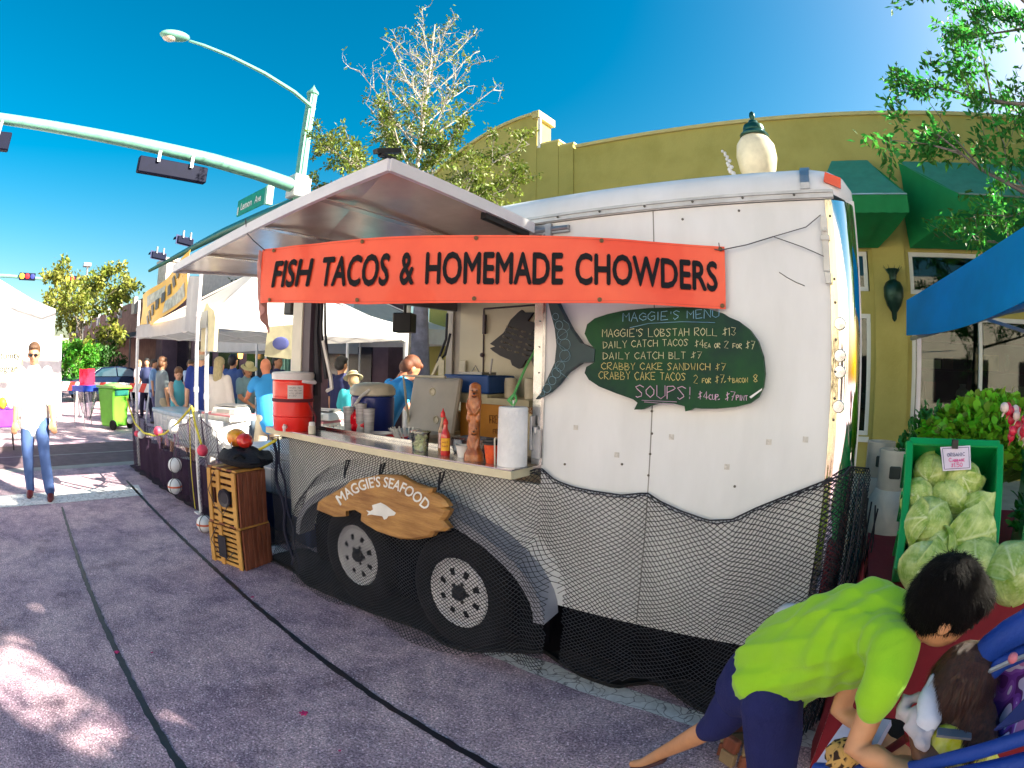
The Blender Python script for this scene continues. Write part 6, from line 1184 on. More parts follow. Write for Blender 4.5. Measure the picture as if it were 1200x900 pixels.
# ============================================================ PEOPLE
skins = {'tan': (.55, .27, .15), 'pale': (.68, .38, .25), 'red': (.60, .22, .12), 'dark': (.16, .07, .04), 'kid': (.62, .30, .15)}
def skin(k): return M('skin_'+k, skins[k], .5, var=.06, scale=20)
def ik(a, c, l1, l2, pole):
    a = Vector(a); c = Vector(c); d = (c-a).length; d = min(d, (l1+l2)*.999); n = (c-a).normalized(); x = (l1*l1-l2*l2+d*d)/(2*d); h = sqrt(max(0, l1*l1-x*x)); p = Vector(pole); p = (p-n*p.dot(n)).normalized(); return a+n*x+p*h, a+n*d
def person(label, loc, heading, H=1.72, skn='tan', shirt=(.3, .3, .3), sleeve='short', pants=(.1, .1, .2), plen='long', hair=(.05, .03, .02), hstyle='short', hat=None, lean=0, hL=None, hR=None, fL=(-.1, 0), fR=(.1, .0), hipz=.52, headyaw=0, headpitch=0, female=False, vox=.017, glasses=False, wide=1, shoes=(.05, .03, .03), fL_z=0, fR_z=0, tuck=False, shirtm=None, name='person', kneeb=.02, skirt=False, open_=False, group=None, extra=None):
    T = thing(name, label, 'person', loc, heading-pi/2, group); V = Vector; h = H
    hip = V((0, 0, hipz*h)); sp = V((0, sin(lean), cos(lean))); sd = V((1, 0, 0)); fwd = V((0, cos(lean), -sin(lean)))
    chest = hip+sp*.2*h; sh = hip+sp*.295*h; nk = hip+sp*.335*h
    hd = nk+V((0, sin(lean+headpitch), cos(lean+headpitch)))*.075*h+fwd*.01*h
    HR = Matrix.Rotation(-(lean+headpitch), 3, 'X'); HR = HR @ RZ(headyaw)
    w = wide*(.92 if female else 1)
    S_ = [sh+sd*s*.098*h*w for s in (-1, 1)]; Hp = [hip+sd*s*.05*h for s in (-1, 1)]
    hands = []
    for s, t in ((-1, hL), (1, hR)):
        if t is None: t = (s*.15, .03, .44)
        hands.append(V(t)*h)
    el, wr = [], []
    for i, s in enumerate((-1, 1)): e, w_ = ik(S_[i], hands[i], .168*h, .15*h, V((s*.5, -.8, -.3))); el.append(e); wr.append(w_)
    feet = [V((fL[0], fL[1], 0))*h+V((0, 0, .045*h+fL_z)), V((fR[0], fR[1], 0))*h+V((0, 0, .045*h+fR_z))]
    kn = []
    for i in (0, 1): k, a = ik(Hp[i], feet[i], .245*h, .245*h, V((0, 1, 0))); kn.append(k); feet[i] = a
    b = MB()
    # head
    hb = MB(); 
    def hx(x, y, z): return hd+HR @ (V((x, y, z))*h)
    def hball(x, y, z, rx, ry, rz): b.ball(hx(x, y, z), (rx*h, ry*h, rz*h), 16, 12, HR)
    hball(0, -.004, .018, .044, .055, .05); hball(0, .008, -.012, .038, .046, .052); hball(0, .018, -.043, .024, .026, .02); hball(0, .053, -.01, .009, .013, .012); hball(0, .05, .004, .006, .009, .016)
    for s in (-1, 1): hball(s*.046, -.006, -.004, .007, .012, .019)
    chain(b, [(nk-sp*.03*h, .036*h, .034*h), (nk+sp*.01*h, .033*h, .033*h), (hx(0, -.01, -.02), .034*h, .034*h)])
    chain(b, [(hip-sp*.02*h, .09*h*w, .062*h), (hip+sp*.06*h, .082*h*w, .058*h), (hip+sp*.13*h, .082*h*w, .06*h), (chest+sp*.02*h, .098*h*w, .062*h), (sh-sp*.01*h, .09*h*w, .05*h), (sh+sp*.022*h, .05*h, .035*h)], sd)
    for i, s in enumerate((-1, 1)):
        limb(b, [S_[i], S_[i].lerp(el[i], .5), el[i], el[i].lerp(wr[i], .35), wr[i]], [.036*h, .031*h, .025*h, .026*h, .017*h])
        d = (wr[i]-el[i]).normalized(); pn = (d.cross(sd)).normalized() if abs(d.dot(sd)) < .9 else d.orthogonal(); sv = pn.cross(d)
        chain(b, [(wr[i], .017*h, .012*h), (wr[i]+d*.025*h, .023*h, .012*h), (wr[i]+d*.045*h, .024*h, .011*h)], sv)
        for f in range(4):
            p = wr[i]+d*.048*h+sv*(f-1.5)*.0125*h; L = (.036, .042, .040, .031)[f]*h; m1 = p+d*L*.55+pn*L*.12; limb(b, [p-d*.01*h, m1, m1+d*L*.3+pn*L*.3], [.0065*h, .006*h, .005*h])
        p = wr[i]+d*.012*h+sv*s*-.018*h; limb(b, [p, p+d*.02*h+sv*s*-.014*h, p+d*.04*h+sv*s*-.016*h+pn*.006*h], [.008*h, .0072*h, .006*h])
        limb(b, [Hp[i], Hp[i].lerp(kn[i], .5), kn[i], kn[i].lerp(feet[i], .35), feet[i]], [.052*h, .046*h, .034*h, .034*h, .021*h])
        limb(b, [feet[i]+V((0, -.012*h, -.022*h)), feet[i]+V((0, .05*h, -.028*h)), feet[i]+V((0, .1*h, -.033*h))], [.02*h, .019*h, .013*h])
    blob(b, 'body', skin(skn), T, vox, 3)
    cm = shirtm or mat('shirt', shirt, .8, var=.08, scale=3, bump=.5, bscale=7)
    b = MB(); g = .012*h; end = hip-sp*(.03*h if tuck else .055*h)
    chain(b, [(end, .1*h*w+g, .07*h+g), (hip+sp*.03*h, .095*h*w+g, .067*h+g), (hip+sp*.12*h, .088*h*w+g, .066*h+g), (chest+sp*.02*h, .103*h*w+g, .066*h+g), (sh-sp*.01*h, .094*h*w+g*.8, .052*h+g), (sh+sp*.02*h, .05*h+g*.5, .036*h+g*.5)], sd)
    for i in (0, 1):
        if sleeve == 'none': continue
        if sleeve == 'long': limb(b, [S_[i], S_[i].lerp(el[i], .5), el[i], el[i].lerp(wr[i], .5), el[i].lerp(wr[i], .9)], [.042*h, .041*h, .035*h, .034*h, .025*h])
        elif sleeve == 'roll': limb(b, [S_[i], S_[i].lerp(el[i], .5), el[i], el[i].lerp(wr[i], .2)], [.044*h, .043*h, .038*h, .034*h])
        else: limb(b, [S_[i], S_[i].lerp(el[i], .35), S_[i].lerp(el[i], .68)], [.042*h, .044*h, .043*h])
    blob(b, 'shirt', cm, T, vox, 3, disp=lambda c: .007*h*noise.noise(Vector((c.x*9/h, c.y*9/h, c.z*4/h)))*1.6)
    b = MB(); 
    if skirt: chain(b, [(hip+V((0, 0, .02*h)), .1*h, .07*h), (hip-V((0, 0, .12*h)), .13*h, .11*h), (hip-V((0, 0, .28*h)), .15*h, .13*h)], sd)
    else:
        chain(b, [(hip-sp*.045*h, .09*h, .066*h), (hip+sp*.02*h, .094*h*w, .066*h), (hip+sp*.045*h, .09*h*w, .064*h)], sd)
        for i in (0, 1):
            if plen == 'long': limb(b, [Hp[i], Hp[i].lerp(kn[i], .5), kn[i], kn[i].lerp(feet[i], .5), kn[i].lerp(feet[i], .97)], [.062*h, .056*h, .045*h, .043*h, .04*h])
            elif plen == 'capri': limb(b, [Hp[i], Hp[i].lerp(kn[i], .5), kn[i], kn[i].lerp(feet[i], .2)], [.064*h, .056*h, .043*h, .04*h])
            else: limb(b, [Hp[i], Hp[i].lerp(kn[i], .5), Hp[i].lerp(kn[i], .88)], [.064*h, .06*h, .057*h])
    blob(b, 'trousers' if not skirt else 'skirt', mat('trousers', pants, .85, var=.1, scale=4, bump=.5, bscale=8), T, vox, 3, disp=lambda c: .006*h*noise.noise(Vector((c.x*12/h, c.y*12/h, c.z*5/h)))*1.5)
    for i in (0, 1):
        b = MB(); f = feet[i]; chain(b, [(f+V((0, -.022*h, -.02*h)), .026*h, .022*h), (f+V((0, .02*h, -.02*h)), .027*h, .024*h), (f+V((0, .075*h, -.028*h)), .028*h, .018*h), (f+V((0, .115*h, -.033*h)), .02*h, .012*h)], sd); blob(b, 'shoe', mat('shoe', shoes, .5), T, min(vox, .012), 2)
    hm_ = mat('hair', hair, .55, var=.3, scale=6, stretch=(30, 30, 3), bump=.4, bscale=30)
    b = MB()
    def hh(x, y, z, rx, ry, rz): b.ball(hx(x, y, z), (rx*h, ry*h, rz*h), 16, 12, HR)
    if hstyle == 'short': hh(0, -.014, .036, .051, .056, .05); hh(0, -.034, .004, .05, .04, .05); hh(0, .028, .052, .036, .026, .02)
    elif hstyle == 'long': hh(0, -.012, .034, .053, .059, .052); chain(b, [(hx(0, -.03, .02), .046*h, .035*h), (hx(0, -.042, -.06), .05*h, .028*h), (hx(0, -.05, -.13), .045*h, .022*h), (hx(0, -.05, -.21), .02*h, .012*h)], sd)
    elif hstyle == 'bob': hh(0, -.014, .034, .055, .06, .054); hh(0, -.025, -.02, .052, .04, .045)
    elif hstyle == 'balding': hh(0, -.03, .0, .046, .036, .03)
    if hstyle != 'bald': blob(b, 'hair', hm_, T, min(vox, .011), 2)
    if hat:
        b = MB(); c = hx(0, -.006, .04); b.lathe([(.05*h, 0), (.05*h, .02*h), (.04*h, .045*h), (.015*h, .055*h), (0, .056*h)], c, 18, rot=HR)
        if hat[1] == 'brim': b.lathe([(.049*h, .0), (.09*h, -.014*h), (.09*h, -.010*h), (.049*h, .006*h)], c, 22, rot=HR)
        else: b.ball(c+HR @ V((0, .06*h, .0)), (.04*h, .045*h, .006*h), 12, 6, HR)
        b.build('hat', mat('hat', hat[0], .8), T, smooth=True, angle=50)
    for s in (-1, 1):
        b = MB(); b.ball(hx(s*.018, .0485, .004), (.0065*h, .004*h, .004*h), 8, 6, HR); b.build('eye', M('eye_dark', (.02, .015, .01), .2), T, smooth=True)
        if glasses: b = MB(); b.ball(hx(s*.019, .056, .004), (.017*h, .004*h, .011*h), 10, 6, HR); b.build('sunglass_lens', M('lens_black', (.01, .01, .012), .1, coat=.6), T, smooth=True)
    if glasses: b = MB(); b.tube([hx(-.045, .0, .006), hx(-.04, .05, .006), hx(0, .06, .008), hx(.04, .05, .006), hx(.045, 0, .006)], .0022*h, 4); b.build('sunglass_frame', black, T)
    b = MB(); b.ball(hx(0, .047, -.033), (.013*h, .004*h, .0035*h), 10, 6, HR); b.build('mouth', M('lip_'+skn, tuple(x*.6 for x in skins[skn]), .5), T, smooth=True)
    return T
def face(u, dist, toward): # heading so that the person faces a point
    p = gp(u, dist); return atan2(toward[1]-p.y, toward[0]-p.x)
# walking man in white
pm_ = Vector((-5.22, -1.72, 0))
person('man in untucked white shirt, sunglasses and blue jeans striding towards the camera', pm_, atan2(CAM.y-pm_.y, CAM.x-pm_.x)-.12, 1.78, 'tan', (.8, .8, .8), 'roll', (.05, .10, .27), 'long', (.10, .05, .025), 'short', fL=(-.09, .07), fR=(.085, -.05), hL=(-.15, .08, .5), hR=(.16, .06, .46), glasses=True, vox=.011, shoes=(.12, .015, .015), fR_z=.0, wide=1.08, headpitch=.12)
# crowd by the tables
crowd = [
 ('woman in grey shirt and tan shorts with back turned at the far pole', 190, 10.9, 95, 1.68, 'tan', (.22, .26, .28), 'short', (.5, .42, .28), 'short', (.12, .05, .02), 'short', None, 0, 0),
 ('girl in turquoise vest with brown hair looking down at the tables', 209, 9.9, -10, 1.50, 'pale', (.10, .45, .55), 'none', (.03, .04, .1), 'short', (.22, .10, .04), 'bob', None, 0, 0),
 ('tall person in navy blue shirt half hidden by the near pole', 236, 8.9, 150, 1.80, 'pale', (.012, .04, .28), 'short', (.5, .5, .48), 'short', (.5, .48, .42), 'balding', None, 0, 0),
 ('woman with very long blond grey hair and white top seen from behind', 257, 8.6, 128, 1.66, 'pale', (.72, .68, .66), 'long', (.5, .5, .5), 'long', (.42, .36, .20), 'long', None, 0, 0),
 ('man in blue grey shirt behind the white haired woman', 273, 10.6, 120, 1.74, 'tan', (.05, .10, .30), 'short', (.03, .15, .2), 'long', (.02, .015, .02), 'short', None, 0, 0),
 ('woman in straw hat and teal shirt facing the tables', 288, 9.3, 0, 1.60, 'tan', (.2, .35, .42), 'short', (.1, .14, .2), 'long', (.1, .05, .03), 'bob', ((.52, .5, .26), 'brim'), .1, 0),
 ('bald man in sky blue shirt reaching over the tables', 316, 7.7, 172, 1.68, 'red', (.02, .25, .62), 'short', (.55, .48, .36), 'short', (.2, .1, .05), 'bald', None, .22, 1),
 ('man in navy cap standing behind the red drink cooler', 325, 10.4, 20, 1.74, 'tan', (.03, .04, .12), 'short', (.05, .05, .1), 'long', (.02, .02, .02), 'short', ((.01, .015, .06), 'cap'), 0, 0),
 ('person in pale blue shirt in the distance beside the far pole', 180, 15.5, 60, 1.66, 'tan', (.2, .35, .6), 'short', (.1, .1, .2), 'long', (.05, .03, .02), 'short', None, 0, 0),
 ('person in white top far behind near the brick wall', 163, 19, 30, 1.65, 'pale', (.7, .65, .7), 'short', (.1, .1, .2), 'long', (.3, .2, .1), 'bob', None, 0, 0),
 ('person in dark clothes far behind the grey shirted woman', 172, 17, -30, 1.7, 'tan', (.02, .03, .1), 'short', (.02, .02, .05), 'long', (.02, .02, .02), 'short', None, 0, 0),
 ('person in light shirt far behind between navy man and girl', 222, 14, 20, 1.66, 'tan', (.4, .5, .7), 'short', (.1, .1, .2), 'long', (.1, .05, .02), 'short', None, 0, 0),
 ('person in dark navy shirt standing beyond the rear door of the trailer', 400, 8.2, 100, 1.7, 'tan', (.01, .015, .08), 'short', (.02, .02, .05), 'long', (.02, .02, .02), 'short', None, 0, 0),
 ('child in teal shirt and beige hat beyond the blue shirted vendor', 416, 7.4, 150, 1.5, 'pale', (.02, .3, .36), 'short', (.05, .05, .1), 'long', (.3, .2, .1), 'bob', ((.5, .47, .3), 'brim'), .15, 0)]
for lab, u, dst, hdg, H_, sk_, shc, sl_, pc, pl_, hc, hs_, hat_, ln, reach in crowd:
    kw = {}
    if reach: kw = dict(hL=(-.08, .34, .66), hR=(.1, .34, .6))
    elif 'girl' in lab or 'hat' in lab: kw = dict(hL=(-.06, .2, .6), hR=(.06, .22, .6), headpitch=.3)
    person(lab, gp(u, dst), radians(hdg), H_, sk_, shc, sl_, pc, pl_, hc, hs_, hat_, ln, female='woman' in lab or 'girl' in lab, vox=.019 if dst < 12 else .026, **kw)
# vendor bending behind the trailer
person('vendor in bright blue printed shirt bending over behind the blue drink cooler', gp(441, 5.6), radians(72), 1.78, 'red', (.03, .30, .68), 'short', (.03, .03, .06), 'long', (.16, .05, .02), 'short', lean=.5, hL=(-.02, .38, .48), hR=(.3, .34, .5), headpitch=.15, vox=.014, wide=1.12)
V_ = [o for o in C if o.get('label', '').startswith('vendor')][0]
b = MB(); rnd = random.Random(1)
for k in range(26): b.ball((-.11+.28*rnd.random()-.03, -.03+.02*rnd.random(), 1.24+.2*rnd.random()), (.022*rnd.uniform(.5, 1.4), .007, .012), 7, 4)
# boy in green shirt
K = 1.0
def P3(u, v, t): return atd(u, v, t)
KB = thing('person', 'boy in lime green T-shirt and navy leggings bending over the stroller', 'person', (1.6, -.6, 0))
hipc = P3(893, 792, 1.78); nkc = P3(1062, 742, 1.36); hdc = P3(1111, 708, 1.33)
shA = P3(1045, 765, 1.28); shB = P3(1022, 722, 1.52); elA = P3(1003, 878, 1.36); wrA = P3(1040, 893, 1.31); elB = P3(985, 832, 1.62); wrB = P3(1035, 868, 1.55)
hipL = P3(880, 800, 1.88); hipR = P3(905, 820, 1.68); knL = P3(842, 848, 2.02); anL = P3(772, 884, 2.3); toL = P3(742, 895, 2.36); knR = P3(905, 915, 1.9); anR = Vector((1.36, -.78, .07))
sdv = (shA-shB).normalized(); skd = skin('kid'); b = MB(); L_ = lambda a, c, t: a.lerp(c, t)
chain(b, [(P3(893, 792, 1.78), .12, .09), (P3(945, 766, 1.65), .11, .09), (P3(1010, 742, 1.48), .11, .08), (P3(1048, 734, 1.41), .06, .05)], sdv)
limb(b, [nkc-(hdc-nkc)*.3, nkc, L_(nkc, hdc, .6)], [.042, .04, .042])
for s_, e_, w_ in ((P3(1042, 772, 1.31), elA, wrA), (shB, elB, wrB)): limb(b, [s_, L_(s_, e_, .5), e_, L_(e_, w_, .5), w_], [.034, .037, .033, .031, .022])
for h_, k_, a_ in ((hipL, knL, anL), (hipR, knR, anR)): limb(b, [h_, L_(h_, k_, .5), k_, L_(k_, a_, .35), a_], [.07, .06, .045, .042, .026])
limb(b, [anL, L_(anL, toL, .6)+Vector((0, 0, -.02)), toL], [.026, .024, .018]); limb(b, [anR+Vector((0, 0, -.03)), anR+Vector((.06, -.08, -.045)), anR+Vector((.1, -.12, -.05))], [.028, .024, .018])
# head: facing right-down away; axes
fa = (P3(1165, 745, 1.42)-hdc).normalized(); ua = (P3(1095, 640, 1.25)-hdc); ua = (ua-fa*ua.dot(fa)).normalized(); ra = fa.cross(ua).normalized(); HM = Matrix((ra, fa, ua)).transposed()
def kx(x, y, z): return hdc+HM @ Vector((x, y, z))
b.ball(kx(0, -.005, .015), (.072, .09, .08), 20, 14, HM); b.ball(kx(0, .015, -.025), (.062, .072, .078), 20, 14, HM); b.ball(kx(0, .085, -.015), (.013, .018, .016), 10, 8, HM)
for s in (-1, 1):
    b.ball(kx(s*.073, -.005, -.012), (.010, .02, .03), 12, 8, HM)
# hands with fingers gripping the blue rail
for w_, e_, flip in ((wrA, elA, 1), (wrB, elB, -1)):
    d = (w_-e_).normalized(); vd = (w_-CAM).normalized(); pn = (Vector((0, 0, -1))-d*Vector((0, 0, -1)).dot(d)).normalized(); sv = pn.cross(d).normalized()
    chain(b, [(w_, .021, .017), (w_+d*.03, .032, .017), (w_+d*.06, .034, .015)], sv)
    for f in range(4):
        p = w_+d*.062+sv*(f-1.5)*.0175; L = (.048, .056, .053, .042)[f]; m1 = p+d*L*.5+pn*L*.1; m2 = m1+d*L*.25+pn*L*.32; limb(b, [p-d*.012, p+d*L*.22, m1, m2, m2+pn*L*.25-d*L*.06], [.0092, .009, .0084, .0078, .007])
    p = w_+d*.015+sv*flip*-.026; limb(b, [p, p+d*.025+sv*flip*-.017, p+d*.052+sv*flip*-.012+pn*.014], [.012, .0105, .008])
blob(b, 'body', skd, KB, .0062, 3, world=True)
lime = mat('lime_cotton', (.30, .62, .008), .85, var=.05, scale=6, sheen=.2, bump=.15, bscale=160)
b = MB(); tail = P3(868, 778, 1.85)
chain(b, [(P3(909, 786, 1.75), .16, .142), (P3(920, 777, 1.71), .15, .14), (P3(945, 764, 1.65), .145, .142), (P3(990, 748, 1.54), .145, .138), (P3(1022, 736, 1.46), .13, .118), (P3(1048, 730, 1.41), .085, .08), (P3(1062, 730, 1.38), .05, .05)], sdv)
limb(b, [P3(1030, 745, 1.38), P3(1046, 764, 1.3), P3(1036, 795, 1.28), P3(1024, 822, 1.3)], [.07, .064, .056, .05])
limb(b, [P3(1018, 725, 1.5), P3(1012, 745, 1.54), P3(1000, 785, 1.58)], [.07, .06, .052])
axis = (nkc-hipc).normalized()
def folds(c):
    q = c-hipc; t = q.dot(axis); r_ = q-axis*t; a = atan2(r_.dot(sdv), r_.dot(axis.cross(sdv)))
    rg = (1-min(1, abs(noise.noise(Vector((a*1.7+t*1.1, t*1.5, 4)))*3.2)))**2*.009*max(0, 1-t*1.05)
    f = rg+sin(a*7+t*11+3*noise.noise(c*6))*max(0, .62-t)*.010 + .009*noise.noise(Vector((c.x*7, c.y*7, c.z*12)))+.007*sin((t-a*.09)*60+4*noise.noise(c*7))*max(0, 1-abs(t-.42)*4)
    return f
ts = blob(b, 'tshirt', lime, KB, .008, 4, world=True)
m_ = ts.data; wm = worldmat(KB)
displace(m_, lambda c: folds(wm @ c))
# seam at the shoulder sleeve
navyc = mat('navy_cotton', (.008, .012, .10), .9, var=.1, bump=.3, bscale=120)
b = MB(); chain(b, [(P3(882, 800, 1.82), .13, .118), (P3(900, 790, 1.78), .135, .118), (L_(hipc, nkc, .22), .11, .09)], sdv)
for h_, k_, a_ in ((hipL, knL, anL), (hipR, knR, anR)): limb(b, [h_, L_(h_, k_, .5), k_, L_(k_, a_, .12)], [.09, .08, .064, .056] if k_ is knL else [.095, .092, .08, .07])
blob(b, 'leggings', navyc, KB, .009, 4, world=True, disp=lambda c: .006*noise.noise(c*9))
b = MB(); hd_m = mat('hair_black', (.005, .004, .004), .55, var=.6, scale=5, stretch=(40, 40, 6), bump=.6, bscale=60, spec=.12)
b.ball(kx(0, -.012, .024), (.088, .098, .088), 20, 14, HM); b.ball(kx(0, -.04, -.012), (.08, .068, .072), 20, 14, HM); b.ball(kx(0, .04, .055), (.072, .055, .042), 16, 10, HM)
hr_ = blob(b, 'hair', hd_m, KB, .006, 3, world=True)
displace(hr_.data, lambda c: .0035*noise.noise(Vector((c.x*60, c.y*60, c.z*18))))
for s in (-1, 1):
    b = MB(); b.ball(kx(s*.03, .08, .0), (.011, .006, .006), 10, 6, HM); b.build('eye', M('eye_dark', (0, 0, 0)), KB, world=True, smooth=True)
    b = MB(); b.tube([kx(s*.018, .088, .018), kx(s*.03, .086, .021), kx(s*.042, .08, .017)], .003, 5); b.build('eyebrow', hd_m, KB, world=True)
b = MB(); b.ball(kx(0, .08, -.055), (.02, .006, .005), 10, 6, HM); b.build('mouth', M('lip_kid', (.4, .14, .09), .5), KB, world=True, smooth=True)
for a_, t_ in ((anL, toL), (anR+Vector((0, 0, -.03)), anR+Vector((.1, -.12, -.05)))):
    b = MB(); d = (t_-a_).normalized(); chain(b, [(a_-d*.035+Vector((0, 0, -.04)), .03, .012), (a_+d*.04+Vector((0, 0, -.035)), .034, .012), (t_+Vector((0, 0, -.02)), .03, .01)], Vector((0, 0, 1)).cross(d)); b.tube([a_-d*.04+Vector((0, 0, -.02)), a_-d*.045+Vector((0, 0, .0))], .02, 8); blob(b, 'sandal', M('sandal', (.06, .015, .02), .5), KB, .007, 2, world=True)
def strands(name, m, parent, base, cen, updir, n, L, r, seed, fall=0.0, test=None):      # short hairs lying on the scalp
    rr = random.Random(seed); me = base.data; wm_ = worldmat(parent); mb = MB(); vv = me.vertices
    for _ in range(n):
        v = vv[rr.randrange(len(vv))]; p = wm_ @ v.co; nn = v.normal.copy()
        if test and not test(p): continue
        t = -(updir-nn*updir.dot(nn)); t = t.normalized() if t.length > .05 else nn.orthogonal(); t = (t+rv(rr)*.35+Vector((0, 0, -fall))).normalized(); l_ = L*rr.uniform(.6, 1.3); s_ = t.cross(nn).normalized()*r
        a, c, e = p-nn*.001, p+t*l_*.5+nn*.0035, p+t*l_+nn*.001*rr.uniform(-1, 4); i = len(mb.v); mb.v += [a-s_, a+s_, c+s_*.8, c-s_*.8, e]; mb.f += [(i, i+1, i+2, i+3), (i+3, i+2, i+4)]
    return mb.build(name, m, parent, world=True, kind='stuff')
strands('hair_strands', hd_m, KB, hr_, hdc, (ua*.8-fa*.45).normalized(), 7000, .026, .0007, 3)
# girl in the stroller
GK = thing('person', 'small girl with long dark hair and yellow top sitting in the stroller', 'person', tuple(P3(1125, 905, 1.5)))
gh = P3(1129, 800, 1.34); sk2 = M('skin_dark', skins['dark'], .5, var=.08); hm2 = mat('hair_brown', (.03, .012, .01), .4, var=.7, scale=5, stretch=(35, 35, 3), col2=(.10, .035, .02), bump=.6, bscale=50, coat=.2)
b = MB(); b.ball(gh, .075, 18, 12); sL = P3(1098, 868, 1.33); eL = P3(1085, 893, 1.3); wL = P3(1073, 852, 1.36); torso = P3(1128, 920, 1.45); limb(b, [gh, P3(1122, 850, 1.38), torso], [.04, .05, .1]); limb(b, [P3(1118, 868, 1.34), sL, eL], [.036, .034, .03]); limb(b, [eL, L_(eL, wL, .5), wL], [.03, .026, .02])
for f in range(4): p = wL+Vector((.008*f-.012, 0, .015)); limb(b, [p, p+Vector((-.004, .004, .03))], [.007, .006])
limb(b, [wL, wL+Vector((.02, -.01, .02))], [.009, .007])
limb(b, [torso, P3(1060, 925, 1.55), P3(1010, 930, 1.6)], [.06, .05, .04]); blob(b, 'body', sk2, GK, .007, 3, world=True)
b = MB(); b.ball(gh+Vector((.0, 0, .01)), .086, 20, 14); 
for k in range(13):
    u = 1108+k*4.2; chain(b, [(P3(u*.6+1129*.4, 790, 1.32), .022, .02), (P3(u, 835, 1.3+.004*abs(k-6)), .02, .016), (P3(u+4, 868+8*sin(k), 1.31), .015, .012)])
h3 = blob(b, 'hair', hm2, GK, .006, 2, world=True)
displace(h3.data, lambda c: .004*noise.noise(Vector((c.x*70, c.y*70, c.z*12))))
strands('hair_strands', hm2, GK, h3, gh, Vector((0, 0, 1)), 6000, .06, .0008, 4, fall=.8)
b = MB(); limb(b, [P3(1128, 870, 1.37), P3(1108, 868, 1.32)], [.05, .046]); limb(b, [P3(1128, 868, 1.37), torso], [.06, .11]); blob(b, 'top', mat('yellow_top', (.62, .62, .01), .8, var=.4, scale=40, col2=(.7, .68, .2)), GK, .008, 3, world=True)
b = MB(); b.beam(P3(1098, 858, 1.27), P3(1138, 862, 1.29), .03, .006); tag(b.build('grey_strap', M('strap_grey', (.2, .2, .23), .8)), 'grey harness strap over the shoulder of the girl in the stroller', 'strap')
# white cloth / hat in the girl's hand
WC_ = thing('sun_hat', 'white and grey sun hat held in front of the girl\'s face', 'hat', tuple(P3(1085, 830, 1.3)))
b = MB(); A_, B_, C_, D_ = P3(1090, 785, 1.3), P3(1106, 835, 1.28), P3(1092, 856, 1.27), P3(1073, 808, 1.33)
chain(b, [(P3(1093, 792, 1.3), .008, .008), (P3(1092, 805, 1.3), .026, .018), (P3(1091, 825, 1.29), .038, .024), (P3(1089, 846, 1.28), .036, .024), (P3(1086, 858, 1.28), .02, .016)], rt); blob(b, 'crown', mat('cloth_white', (.55, .58, .68), .8, bump=.2, bscale=20), WC_, .006, 3, world=True, disp=lambda c: .008*noise.noise(c*22))
b = MB(); limb(b, [P3(1078, 818, 1.31), P3(1062, 820, 1.31), P3(1057, 836, 1.3), P3(1070, 842, 1.29)], [.014, .02, .02, .014]); limb(b, [P3(1074, 832, 1.29), P3(1068, 850, 1.28), P3(1078, 862, 1.27), P3(1086, 872, 1.27), P3(1090, 860, 1.27)], [.014, .015, .018, .018, .012]); blob(b, 'brim', mat('cloth_grey', (.42, .39, .43), .85, bump=.5, bscale=30), WC_, .005, 2, world=True, disp=lambda c: .009*noise.noise(c*38))
# ============================================================ STROLLER
SR = thing('stroller', 'blue stroller with purple camouflage lining at the lower right corner', 'stroller', (2.3, -1.2, 0))
blu = mat('stroller_blue', (.006, .05, .33), .6, var=.1, bump=.2, bscale=150); blk = black
def rail(name, pts, r, m, n=10): b = MB(); b.tube([P3(*p) for p in pts], r, n); return b.build(name, m, SR, world=True, smooth=True)
rail('side_rail', [(955, 900, 1.5), (1010, 902, 1.42), (1075, 899, 1.27), (1110, 890, 1.2), (1150, 880, 1.14), (1195, 866, 1.1), (1240, 850, 1.08)], .016, blu)
rail('side_rail', [(1080, 915, 1.24), (1130, 908, 1.17), (1200, 893, 1.1), (1240, 885, 1.08)], .018, blu)
rail('canopy_rim', [(1150, 778, 1.33), (1160, 760, 1.3), (1180, 745, 1.26), (1210, 728, 1.22), (1250, 712, 1.2)], .035, blu)
rail('canopy_rim', [(1158, 792, 1.31), (1175, 776, 1.28), (1210, 760, 1.25)], .02, blu)
rail('zip', [(1156, 788, 1.28), (1180, 777, 1.25), (1210, 765, 1.22)], .006, M('zip_grey', (.4, .42, .45), .4, .5), 6)
b = MB(); b.ball(P3(1187, 771, 1.2), .012, 10, 8); b.build('zip_pull', M('pull_pink', (.7, .2, .25), .4), SR, world=True, smooth=True)
def camo():
    m = bpy.data.materials.new('purple_camo'); m.use_nodes = True; n, l = m.node_tree.nodes, m.node_tree.links; tc = n.new('ShaderNodeTexCoord'); vs = n.new('ShaderNodeTexNoise'); vs.inputs['Scale'].default_value = 20; vs.inputs['Detail'].default_value = 0; l.new(tc.outputs['Object'], vs.inputs['Vector'])
    r = n.new('ShaderNodeValToRGB'); r.color_ramp.interpolation = 'CONSTANT'; e = r.color_ramp.elements; e[0].position = 0; e[0].color = (.55, .5, .75, 1); e[1].position = .38; e[1].color = (.08, .01, .16, 1); x = e.new(.47); x.color = (.16, .035, .36, 1); x = e.new(.55); x.color = (.25, .08, .5, 1); x = e.new(.62); x.color = (.6, .55, .8, 1); x = e.new(.70); x.color = (.5, .2, .5, 1)
    l.new(vs.outputs['Fac'], r.inputs[0]); l.new(r.outputs[0], n['Principled BSDF'].inputs['Base Color']); n['Principled BSDF'].inputs['Roughness'].default_value = .8; return m
b = MB(); c00, c10, c01, c11 = P3(1120, 890, 1.5), P3(1230, 860, 1.16), P3(1150, 780, 1.42), P3(1235, 735, 1.24)
b.grid(14, 12, lambda u, v: c00.lerp(c10, u).lerp(c01.lerp(c11, u), v)+ray(1170, 820)*.05*sin(u*pi)*sin(v*pi)); b.build('lining', camo(), SR, world=True, smooth=True, solid=.01)
